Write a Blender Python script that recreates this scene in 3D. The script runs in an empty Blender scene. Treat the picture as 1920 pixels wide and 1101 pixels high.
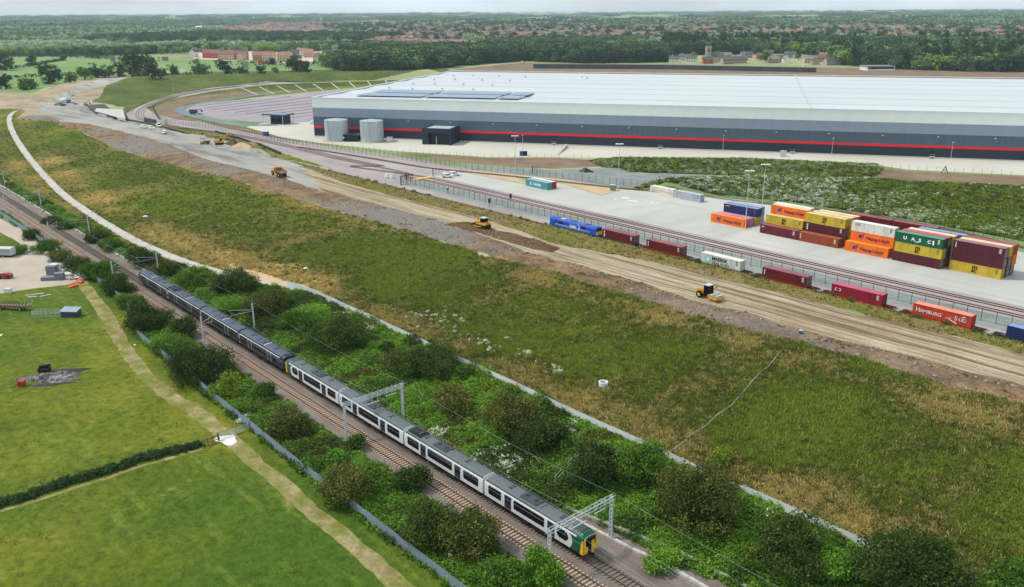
import bpy, bmesh, math, random
import numpy as np
from mathutils import Vector, Matrix
from mathutils.geometry import delaunay_2d_cdt
random.seed(7); RNG = np.random.default_rng(7)
S = bpy.context.scene
COL = S.collection

# ---------------------------------------------------------------- camera
# world frame: x runs along the railway towards the viewer's right, y across it, z up (rail top = 0)
FPX, HC = 1600.0, 68.1
CAM = np.array([64.85, -70.95, HC])
RT = np.array([.6633, .7484, 0.0]); FW = np.array([-.7484, .6633, 0.0]); UP = np.array([0, 0, 1.0])
ROLL = math.atan(.0055); TH = math.atan((550.5 - 24) * math.cos(ROLL) / FPX)
view = FW * math.cos(TH) - UP * math.sin(TH)
dn = -FW * math.sin(TH) - UP * math.cos(TH)
ax = RT * math.cos(ROLL) + dn * math.sin(ROLL)
ay = -RT * math.sin(ROLL) + dn * math.cos(ROLL)
cd = bpy.data.cameras.new('camera'); cam = bpy.data.objects.new('camera', cd); COL.objects.link(cam)
cam.matrix_world = Matrix(((ax[0], -ay[0], -view[0], CAM[0]), (ax[1], -ay[1], -view[1], CAM[1]), (ax[2], -ay[2], -view[2], CAM[2]), (0, 0, 0, 1)))
cd.sensor_width = 36; cd.lens = 36 * FPX / 1920; cd.clip_start = 1; cd.clip_end = 40000
S.camera = cam

# ---------------------------------------------------------------- world, sun, exposure
SUN_EL, SUN_AZ = math.radians(54), math.radians(-82)   # azimuth right of the view direction
sdir = (FW * math.cos(SUN_AZ) + RT * math.sin(SUN_AZ)) * math.cos(SUN_EL) + UP * math.sin(SUN_EL)
w = bpy.data.worlds.new('World'); S.world = w; w.use_nodes = True
nt = w.node_tree; nt.nodes.clear()
sky = nt.nodes.new('ShaderNodeTexSky'); sky.sky_type = 'NISHITA'; sky.sun_disc = False
sky.sun_elevation = SUN_EL; sky.sun_rotation = math.atan2(sdir[0], sdir[1])
sky.altitude = 80; sky.air_density = 1.0; sky.dust_density = 2.2; sky.ozone_density = 1.2
tc = nt.nodes.new('ShaderNodeTexCoord'); mp = nt.nodes.new('ShaderNodeMapping'); mp.inputs['Scale'].default_value = (1, 1, 5)
cn = nt.nodes.new('ShaderNodeTexNoise'); cn.inputs['Scale'].default_value = 3.2; cn.inputs['Detail'].default_value = 7
cr = nt.nodes.new('ShaderNodeMapRange'); cr.inputs[1].default_value = .38; cr.inputs[2].default_value = .68; cr.inputs[3].default_value = .6; cr.inputs[4].default_value = .93
mx = nt.nodes.new('ShaderNodeMix'); mx.data_type = 'RGBA'; mx.inputs[7].default_value = (10.6, 12.1, 13.0, 1)
bg = nt.nodes.new('ShaderNodeBackground'); bg.inputs['Strength'].default_value = .075
ou = nt.nodes.new('ShaderNodeOutputWorld')
nt.links.new(tc.outputs['Generated'], mp.inputs[0]); nt.links.new(mp.outputs[0], cn.inputs['Vector']); nt.links.new(cn.outputs[0], cr.inputs[0])
nt.links.new(cr.outputs[0], mx.inputs[0]); nt.links.new(sky.outputs[0], mx.inputs[6]); nt.links.new(mx.outputs[2], bg.inputs[0]); nt.links.new(bg.outputs[0], ou.inputs[0])
sl = bpy.data.lights.new('sun', 'SUN'); sl.energy = 2.6; sl.angle = math.radians(5); sl.color = (1, .95, .86)
so = bpy.data.objects.new('sun', sl); COL.objects.link(so); so.location = (0, 0, 300)
so.rotation_euler = Vector((-sdir[0], -sdir[1], -sdir[2])).to_track_quat('-Z', 'Y').to_euler()
S.view_settings.view_transform = 'Standard'; S.view_settings.look = 'None'; S.view_settings.exposure = .12; S.view_settings.gamma = 1
try: S.view_settings.use_curve_mapping = False
except Exception: pass
S.cycles.use_denoising = True
S.cycles.max_bounces = 5; S.cycles.diffuse_bounces = 2; S.cycles.glossy_bounces = 2; S.cycles.transparent_max_bounces = 12
S.cycles.volume_bounces = 1

# ---------------------------------------------------------------- helpers
def rays(uv):
    uv = np.atleast_2d(np.array(uv, float)); x = (uv[:, 0] - 960) / FPX; y = (uv[:, 1] - 550.5) / FPX
    return view[None] + x[:, None] * ax[None] + y[:, None] * ay[None]
def WZ(uv, z):
    d = rays(uv); t = (z - HC) / d[:, 2]
    return (CAM[None] + d * t[:, None])[:, :2]

def seg_dist(P, L):
    """distance of points to a polyline, with the parameter (index) of the nearest place"""
    best = np.full(len(P), 1e9); par = np.zeros(len(P))
    for i in range(len(L) - 1):
        a, b = L[i], L[i + 1]; ab = b - a
        t = np.clip(((P - a) @ ab) / max(ab @ ab, 1e-9), 0, 1)
        d = np.hypot(*(P - (a + t[:, None] * ab)).T)
        m = d < best; best[m] = d[m]; par[m] = i + t[m]
    return best, par
def sstep(x): x = np.clip(x, 0, 1); return x * x * (3 - 2 * x)
_r = np.random.default_rng(3); _W = [(_r.normal(size=2), _r.uniform(0, 6.28)) for _ in range(14)]
def wob(s, n, scale):
    """cheap smooth noise, about -1..1"""
    v = 0
    for (k, p) in _W: v = v + np.sin((k[0] * s + k[1] * n) / scale + p)
    return v / 4.0

PROF = np.array([(-60, -.3), (-8.6, -.3), (-7.4, -.28), (4.2, -.28), (7, .3), (24, 2), (29, 2.2), (64, 6.2), (69, 7.2), (76, 7.05), (97, 7), (101, 7.4), (104, 6.9), (107.8, 5.5), (110.3, 3.75), (115.0, 3.75), (116.8, 5), (999, 5)])
BUMPS = [(WZ([(255, 146), (330, 142), (400, 141), (560, 137), (700, 134), (800, 131)], 12), [100, 90, 60, 40, 35, 30], 7.5),
         (WZ([(1262, 338), (1450, 335), (1700, 343), (1920, 352), (2150, 366)], 9), [12, 26, 32, 32, 32], 4.2),
         (WZ([(1185, 299), (1400, 300), (1615, 310)], 8.5), [12, 16, 13], 3.4)]
def Z(s, n):
    s = np.atleast_1d(np.asarray(s, float)); n = np.atleast_1d(np.asarray(n, float))
    z = np.interp(n, PROF[:, 0], PROF[:, 1])
    r = np.hypot(s - CAM[0], n - CAM[1])
    far = np.interp(r, [0, 900, 1500, 3000, 5000, 8000, 11500, 15000], [0, 0, 2, 8, 20, 36, 50, 53])
    z = z + far + np.clip((r - 1500) / 6000, 0, 1) * wob(s, n, 800) * 5 + np.clip((r - 6000) / 5000, 0, 1) * wob(s + 999, n, 1700) * 3
    z = np.where(r < 560, z + wob(s, n, 9) * .1 * np.clip((np.abs(n + 2) - 9) / 8, 0, 1) * (n < 98), z)
    P = np.stack([s, n], 1)
    for L, wd, h in BUMPS:
        m = (np.hypot(*(P - L.mean(0)).T) < 900)
        if m.any():
            d, par = seg_dist(P[m], L); w_ = np.interp(par, range(len(wd)), wd)
            z[m] += h * sstep(1 - d / w_)
    return z
def PX(uv):
    """photo pixel -> the place on the ground it looks at"""
    uv = np.atleast_2d(np.array(uv, float)); z = np.full(len(uv), 5.0); d = rays(uv)
    for _ in range(25):
        p = CAM[None] + d * ((z - HC) / d[:, 2])[:, None]
        z = .5 * z + .5 * Z(p[:, 0], p[:, 1])
    return p[:, :2]
def P1(u, v): return PX([(u, v)])[0]
def P3(u, v):
    p = P1(u, v); return np.array([p[0], p[1], float(Z(p[0], p[1])[0])])
def in_poly(P, poly):
    x, y = P[:, 0], P[:, 1]; c = np.zeros(len(P), bool); j = len(poly) - 1
    for i in range(len(poly)):
        xi, yi = poly[i]; xj, yj = poly[j]
        if yi != yj: c ^= ((yi > y) != (yj > y)) & (x < (xj - xi) * (y - yi) / (yj - yi) + xi)
        j = i
    return c
def smooth(pts, k=4):
    """Catmull-Rom through the points"""
    p = np.array(pts, float); p = np.vstack([2 * p[0] - p[1], p, 2 * p[-1] - p[-2]]); o = []
    for i in range(1, len(p) - 2):
        for t in np.arange(k) / k:
            o.append(.5 * ((2 * p[i]) + (p[i + 1] - p[i - 1]) * t + (2 * p[i - 1] - 5 * p[i] + 4 * p[i + 1] - p[i + 2]) * t * t + (-p[i - 1] + 3 * p[i] - 3 * p[i + 1] + p[i + 2]) * t ** 3))
    o.append(p[-2]); return np.array(o)

# ---- materials
def lin(c):
    return tuple([(x / 255 / 12.92 if x / 255 <= .04045 else ((x / 255 + .055) / 1.055) ** 2.4) for x in c]) + (1,)
MATS = {}
def nodes(name):
    m = bpy.data.materials.new(name); m.use_nodes = True; t = m.node_tree; b = t.nodes['Principled BSDF']; MATS[name] = m
    return m, t, b
def N(t, kind, **kw):
    n = t.nodes.new(kind)
    for k, v in kw.items():
        if k.startswith('i_'):
            key = k[2:].replace('_', ' '); n.inputs[int(key) if key.isdigit() else key].default_value = v
        else: setattr(n, k, v)
    return n
def noise(t, vec, scale, detail=4, rough=.55, stretch=None, off=None, dist=0):
    if stretch is not None or off is not None:
        mpn = N(t, 'ShaderNodeMapping'); mpn.inputs['Scale'].default_value = stretch or (1, 1, 1); mpn.inputs['Location'].default_value = off or (0, 0, 0)
        t.links.new(vec, mpn.inputs[0]); vec = mpn.outputs[0]
    n = N(t, 'ShaderNodeTexNoise', i_Scale=scale, i_Detail=detail, i_Roughness=rough, i_Distortion=dist); t.links.new(vec, n.inputs['Vector'])
    return n.outputs['Fac']
def ramp(t, fac, stops):
    r = N(t, 'ShaderNodeValToRGB'); e = r.color_ramp.elements
    while len(e) < len(stops): e.new(.5)
    for q, (p, c) in zip(e, stops): q.position = p; q.color = lin(c) if len(c) == 3 else c
    t.links.new(fac, r.inputs[0]); return r.outputs[0]
def rng(t, v, a, b, c=0, d=1):
    m = N(t, 'ShaderNodeMapRange', i_1=a, i_2=b, i_3=c, i_4=d); t.links.new(v, m.inputs[0]); return m.outputs[0]
def mixc(t, f, a, b, mode='MIX'):
    m = N(t, 'ShaderNodeMix', data_type='RGBA', blend_type=mode)
    for sock, v in ((0, f), (6, a), (7, b)):
        if hasattr(v, 'links') or hasattr(v, 'node'): t.links.new(v, m.inputs[sock])
        else: m.inputs[sock].default_value = v if not (isinstance(v, tuple) and len(v) == 3) else lin(v)
    return m.outputs[2]
def bump(t, b, h, strength, dist):
    n = N(t, 'ShaderNodeBump', i_Strength=strength, i_Distance=dist); t.links.new(h, n.inputs['Height']); t.links.new(n.outputs[0], b.inputs['Normal'])
def objco(t): return N(t, 'ShaderNodeTexCoord').outputs['Object']
def ground(name, stops, scale, stretch=None, fine=1.5, fine_amt=.35, bmp=.5, bd=.2, rough=.95, dry=None, dry_scale=.5, streak=None, big=None):
    """ground cover: a large noise through a colour ramp, a fine grain over it, optionally a second colour where the 'dry' attribute is high"""
    m, t, b = nodes(name); v = objco(t)
    c = ramp(t, noise(t, v, scale, 6, .6, stretch), stops)
    if big:
        f = rng(t, noise(t, v, big[1], 3, .5, None, (31, 7, 0)), .42, .62); c = mixc(t, f, c, big[0])
    if dry:
        a = N(t, 'ShaderNodeAttribute', attribute_name='dry').outputs['Fac']
        nz = noise(t, v, dry_scale, 7, .62, None, (3, 9, 0))
        s_ = N(t, 'ShaderNodeMath', operation='ADD'); t.links.new(a, s_.inputs[0]); t.links.new(nz, s_.inputs[1])
        c = mixc(t, rng(t, s_.outputs[0], .9, 1.34), c, dry)
    if streak:
        for (col, sc, lo, hi, amt) in streak:
            f = rng(t, noise(t, v, 1.0, 4, .6, sc, (1.7, 5.1, 0), .15), lo, hi, 0, amt); c = mixc(t, f, c, col)
    g = noise(t, v, fine, 5, .7)
    c = mixc(t, 1.0, c, ramp(t, g, [(.25, (1 - fine_amt,) * 3 + (1,)), (.75, (1 + fine_amt * .35,) * 3 + (1,))]), 'MULTIPLY')
    t.links.new(c, b.inputs['Base Color']); b.inputs['Roughness'].default_value = rough
    b.inputs['Specular IOR Level'].default_value = .12
    if bmp: bump(t, b, g, bmp, bd)
    return m
def paint(name, col, rough=.5, metal=0, dirt=.12, scale=1.2, spec=.4, stretch=None):
    m, t, b = nodes(name); v = objco(t)
    c = mixc(t, rng(t, noise(t, v, scale, 6, .65, stretch), .35, .75, 0, 1), lin(col), tuple(x * (1 - dirt * 2) for x in lin(col)[:3]) + (1,))
    t.links.new(c, b.inputs['Base Color']); b.inputs['Roughness'].default_value = rough; b.inputs['Metallic'].default_value = metal; b.inputs['Specular IOR Level'].default_value = spec
    return m

# ---- objects
def tag(o, label=None, cat=None, group=None, kind=None):
    if label: o['label'] = label
    if cat: o['category'] = cat
    if group: o['group'] = group
    if kind: o['kind'] = kind
    return o
def link(name, me, parent=None, loc=None, rz=0):
    o = bpy.data.objects.new(name, me); COL.objects.link(o)
    if parent is not None: o.parent = parent
    if loc is not None: o.location = loc
    if rz: o.rotation_euler = (0, 0, rz)
    return o
def empty(name, loc, rz=0, **k):
    o = link(name, None, None, loc, rz); o.empty_display_size = .5; return tag(o, **k)
def copy_tree(o, parent=None, loc=None, rz=None):
    c = o.copy(); COL.objects.link(c)
    if parent is not None: c.parent = parent
    if loc is not None: c.location = loc
    if rz is not None: c.rotation_euler = (0, 0, rz)
    for ch in KIDS.get(o.name, []):
        copy_tree(ch, c)
    return c
KIDS = {}
class MB:
    """collects shapes into one mesh"""
    def __init__(s): s.v = []; s.f = []; s.m = []; s.M = None
    def add(s, vs, fs, mi=0):
        k = len(s.v)
        if s.M is not None: vs = [tuple(s.M @ Vector(v)) for v in vs]
        s.v += [tuple(v) for v in vs]; s.f += [tuple(i + k for i in f) for f in fs]; s.m += [mi] * len(fs); return s
    def box(s, x0, x1, y0, y1, z0, z1, mi=0):
        return s.add([(x0, y0, z0), (x1, y0, z0), (x1, y1, z0), (x0, y1, z0), (x0, y0, z1), (x1, y0, z1), (x1, y1, z1), (x0, y1, z1)],
                     [(3, 2, 1, 0), (4, 5, 6, 7), (0, 1, 5, 4), (1, 2, 6, 5), (2, 3, 7, 6), (3, 0, 4, 7)], mi)
    def prism(s, prof, y0, y1, mi=0, axis='y'):
        """profile in (x,z) swept along y (or profile (y,z) swept along x)"""
        n = len(prof)
        if axis == 'y': vs = [(p[0], y0, p[1]) for p in prof] + [(p[0], y1, p[1]) for p in prof]
        else: vs = [(y0, p[0], p[1]) for p in prof] + [(y1, p[0], p[1]) for p in prof]
        return s.add(vs, [tuple(range(n - 1, -1, -1)), tuple(range(n, 2 * n))] + [(i, (i + 1) % n, n + (i + 1) % n, n + i) for i in range(n)], mi)
    def tube(s, a, b, r, k=6, mi=0, r2=None, caps=True):
        a = Vector(a); b = Vector(b); d = (b - a).normalized(); u = d.orthogonal().normalized(); w_ = d.cross(u); r2 = r if r2 is None else r2
        vs = [a + (u * math.cos(6.2832 * i / k) + w_ * math.sin(6.2832 * i / k)) * r for i in range(k)] + [b + (u * math.cos(6.2832 * i / k) + w_ * math.sin(6.2832 * i / k)) * r2 for i in range(k)]
        fs = [(i, (i + 1) % k, k + (i + 1) % k, k + i) for i in range(k)]
        if caps: fs += [tuple(range(k - 1, -1, -1)), tuple(range(k, 2 * k))]
        return s.add(vs, fs, mi)
    def loft(s, secs, mi=0, caps=True, mis=None):
        """rings of equal length; mis gives a material per ring segment"""
        k = len(secs[0]); vs = [v for r_ in secs for v in r_]; base = len(s.v); s.add(vs, [], mi)
        for j in range(len(secs) - 1):
            for i in range(k):
                s.f.append((base + j * k + i, base + j * k + (i + 1) % k, base + (j + 1) * k + (i + 1) % k, base + (j + 1) * k + i)); s.m.append(mis[i] if mis else mi)
        if caps:
            s.f.append(tuple(base + i for i in range(k - 1, -1, -1))); s.m.append(mi); s.f.append(tuple(base + (len(secs) - 1) * k + i for i in range(k))); s.m.append(mi)
        return s
    def mesh(s, name, mats, smooth_=False):
        me = bpy.data.meshes.new(name); me.from_pydata(s.v, [], s.f)
        for m in (mats if isinstance(mats, (list, tuple)) else [mats]): me.materials.append(m)
        me.polygons.foreach_set('material_index', s.m)
        if smooth_: me.polygons.foreach_set('use_smooth', [True] * len(s.f))
        me.update(); return me
    def build(s, name, mats, parent=None, loc=None, rz=0, smooth_=False):
        o = link(name, s.mesh(name, mats, smooth_), parent, loc, rz)
        if parent is not None: KIDS.setdefault(parent.name, []).append(o)
        return o
def inst(name, me, parent, loc=None, rz=0):
    o = link(name, me, parent, loc, rz)
    if parent is not None: KIDS.setdefault(parent.name, []).append(o)
    return o
def sub(name, parent, loc=None, rz=0):
    o = link(name, None, parent, loc, rz); KIDS.setdefault(parent.name, []).append(o); return o
def obj_mats(o, mats):
    for i, m in enumerate(mats):
        if i < len(o.material_slots): o.material_slots[i].link = 'OBJECT'; o.material_slots[i].material = m
# ---------------------------------------------------------------- ground materials
G_field = ground('pasture_grass', [(.3, (82, 98, 28)), (.45, (106, 118, 34)), (.6, (126, 130, 42)), (.75, (148, 140, 56))], .05, None, .7, .55, 1, .4, dry=(172, 160, 96), dry_scale=.35, big=((78, 106, 32), .018), streak=[((128, 142, 56), (.05, .5, 1), .55, .7, .5)])
G_slope = ground('rough_grass', [(.28, (78, 98, 28)), (.45, (102, 116, 36)), (.6, (126, 128, 50)), (.78, (164, 150, 78))], .045, (.6, 1.3, 1), 1.3, .5, 1, .4, dry=(188, 158, 92), dry_scale=.25, big=((72, 92, 30), .013))
G_bund = ground('bund_grass', [(.3, (74, 90, 38)), (.5, (92, 106, 46)), (.75, (118, 124, 62))], .03, None, .35, .5, 1, .5)
G_under = ground('undergrowth_soil', [(.3, (48, 62, 22)), (.6, (78, 104, 34))], .3, None, 2, .5, 1, .4)
G_ballast = ground('track_ballast', [(.3, (118, 106, 98)), (.7, (152, 142, 134))], .5, (.3, 1, 1), 7, .45, .9, .1)
G_stone = ground('pink_ballast', [(.3, (152, 142, 142)), (.7, (180, 169, 168))], .1, (.4, 1, 1), 3, .2, .4, .1)
G_grey = ground('grey_stone', [(.3, (124, 132, 130)), (.7, (152, 158, 154))], .12, None, 2, .22, .4, .1)
G_path = ground('path_gravel', [(.3, (178, 172, 166)), (.7, (200, 194, 186))], .2, None, 4, .18, .3, .05)
G_rough = ground('spoil_soil', [(.25, (84, 66, 48)), (.42, (128, 104, 80)), (.56, (158, 128, 96)), (.75, (172, 154, 130))], .18, None, 1.3, .6, 1, .5, big=((146, 138, 130), .02))
G_haul = ground('haul_road_soil', [(.3, (166, 150, 122)), (.7, (198, 186, 160))], .06, None, 1.6, .32, .9, .2, dry=(160, 132, 100), dry_scale=.06,
                streak=[((112, 90, 66), (.01, .55, 1), .5, .6, .9), ((128, 106, 82), (.02, 1.9, 1), .52, .6, .75), ((206, 192, 164), (.03, .9, 1), .58, .66, .6)])
G_grit = ground('crushed_stone', [(.3, (146, 144, 138)), (.6, (170, 167, 160)), (.8, (190, 182, 166))], .03, None, 1.6, .2, .5, .1, streak=[((112, 112, 112), (.015, .12, 1), .5, .62, .8), ((190, 180, 160), (.02, .5, 1), .55, .66, .6)])
G_verge = ground('verge_grass', [(.3, (116, 104, 60)), (.6, (150, 132, 94)), (.8, (168, 146, 112))], .15, (.3, 1, 1), 1.6, .45, 1, .3, big=((112, 118, 50), .05))
G_conc = ground('yard_concrete', [(.3, (178, 178, 172)), (.7, (196, 195, 187))], .035, (1, .4, 1), 1.2, .07, 0, .02, rough=.85, streak=[((166, 166, 160), (.05, .012, 1), .5, .64, .7), ((150, 150, 146), (.012, .3, 1), .6, .68, .5)])
G_yard = ground('pale_concrete', [(.3, (190, 186, 172)), (.7, (206, 202, 190))], .03, None, 1.2, .07, 0, .02, rough=.85)
G_soil = ground('brown_soil', [(.3, (120, 100, 80)), (.7, (150, 130, 108))], .1, None, 1, .3, .6, .3)
G_sand = ground('tan_soil', [(.3, (190, 162, 128)), (.7, (206, 182, 148))], .15, None, 1, .18, .5, .1)
G_flower = ground('flower_bank', [(.3, (86, 96, 46)), (.5, (118, 126, 78)), (.75, (150, 156, 118))], .2, None, .8, .5, 1, .5, big=((84, 98, 44), .02))
G_asph = ground('grey_asphalt', [(.3, (112, 122, 132)), (.7, (132, 142, 150))], .05, None, 2, .1, 0, .05)
G_park = ground('car_park_paving', [(.3, (150, 142, 150)), (.7, (168, 160, 167))], .03, None, 2, .1, 0, .05)
G_farm = ground('farm_grass', [(.3, (112, 140, 82)), (.7, (134, 158, 98))], .01, None, .2, .2, .3, .3)
G_far = ground('countryside', [(.3, (88, 108, 70)), (.42, (120, 138, 88)), (.52, (170, 172, 128)), (.6, (110, 132, 80)), (.72, (150, 158, 110))], .0021, None, .03, .25, 0, 1)
G_earth = ground('bare_earth', [(.3, (142, 124, 104)), (.5, (168, 152, 128)), (.7, (184, 170, 146))], .05, None, .8, .25, .6, .3, streak=[((196, 160, 116), (.03, .03, 1), .58, .66, .6)])
G_site = ground('building_site_soil', [(.3, (196, 176, 150)), (.7, (218, 206, 184))], .03, None, .3, .2, .3, .2)
G_drive = ground('yard_gravel', [(.3, (176, 162, 148)), (.7, (196, 184, 170))], .1, None, 3, .18, .4, .1)
G_dark = ground('fresh_soil', [(.3, (92, 68, 48)), (.7, (122, 94, 68))], .25, (.3, 1, 1), 1.4, .4, 1, .3)
G_track = ground('worn_track', [(.3, (132, 124, 72)), (.7, (186, 168, 130))], .35, None, 2, .45, .9, .1, big=((126, 130, 62), .3))

# ---------------------------------------------------------------- zones of the ground: (name, material, outline, jitter, grow step)
def sn(l): return np.array(l, float)
def strip(line, w0, w1=None):
    """a band round a centre line (world points)"""
    L = np.array(line, float); d = np.gradient(L, axis=0); d /= np.hypot(*d.T)[:, None]; nn = np.stack([-d[:, 1], d[:, 0]], 1)
    h = np.linspace(w0, w1 if w1 is not None else w0, len(L))[:, None] / 2
    return np.vstack([L + nn * h, (L - nn * h)[::-1]])
FEN_L = sn([(-420, -9.5), (-283, -9), (-225, -8.6), (-177, -8.8), (-148, -9.8), (-124, -15.4), (-73.6, -16.6), (-47, -17), (-8, -17), (60, -17.5)])
GRASS_TOP = PX([(34, 221), (103, 229), (155, 249), (221, 280), (276, 297), (345, 313), (407, 328), (456, 343), (533, 366), (634, 396), (736, 424), (860, 460), (900, 476), (978, 496), (1056, 515), (1127, 540), (1240, 570), (1360, 607), (1480, 637), (1609, 671), (1697, 697), (1806, 732), (1920, 760), (2100, 812)])
ROAD_LO = PX([(76, 211), (114, 228), (166, 232), (221, 245), (276, 259), (317, 271), (380, 297), (480, 321), (543, 338), (609, 361), (685, 378), (762, 397), (860, 422), (962, 464), (1056, 490), (1160, 518), (1300, 563), (1397, 586), (1494, 616), (1609, 645), (1719, 671), (1920, 722), (2100, 770)])
ROAD_HI = PX([(228, 222), (300, 240), (380, 256), (440, 268), (500, 285), (558, 309), (647, 343), (736, 368), (860, 399), (926, 417), (978, 435), (1030, 455), (1160, 479), (1300, 508), (1397, 534), (1494, 557), (1590, 582), (1720, 615), (1849, 645), (1920, 668), (2100, 712)])
PATH = np.vstack([smooth(PX([(52, 206), (24, 211), (17, 226), (26, 252), (48, 287), (88, 335), (128, 372), (180, 408), (240, 444), (310, 477), (408, 510)]), 3), sn([(-140, 20), (-125, 24)])])
RAILCURVE = smooth(PX([(640, 149), (583, 152), (500, 156), (400, 168), (327, 182), (285, 194), (262, 206), (258, 220), (285, 232), (340, 241), (430, 253), (540, 276), (640, 300), (740, 320), (860, 352)]), 3)
ACC = smooth(PX([(600, 165), (540, 171), (480, 178), (420, 187), (360, 197), (338, 205), (352, 214), (394, 224), (428, 231), (470, 235), (520, 234)]), 3)
s0, s1 = -420, 150
DIRTTRACK = smooth(PX([(150, 528), (200, 590), (232, 650), (290, 720), (360, 768), (425, 818), (480, 870), (560, 935), (640, 1000), (730, 1080), (800, 1140)]), 3)
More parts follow.
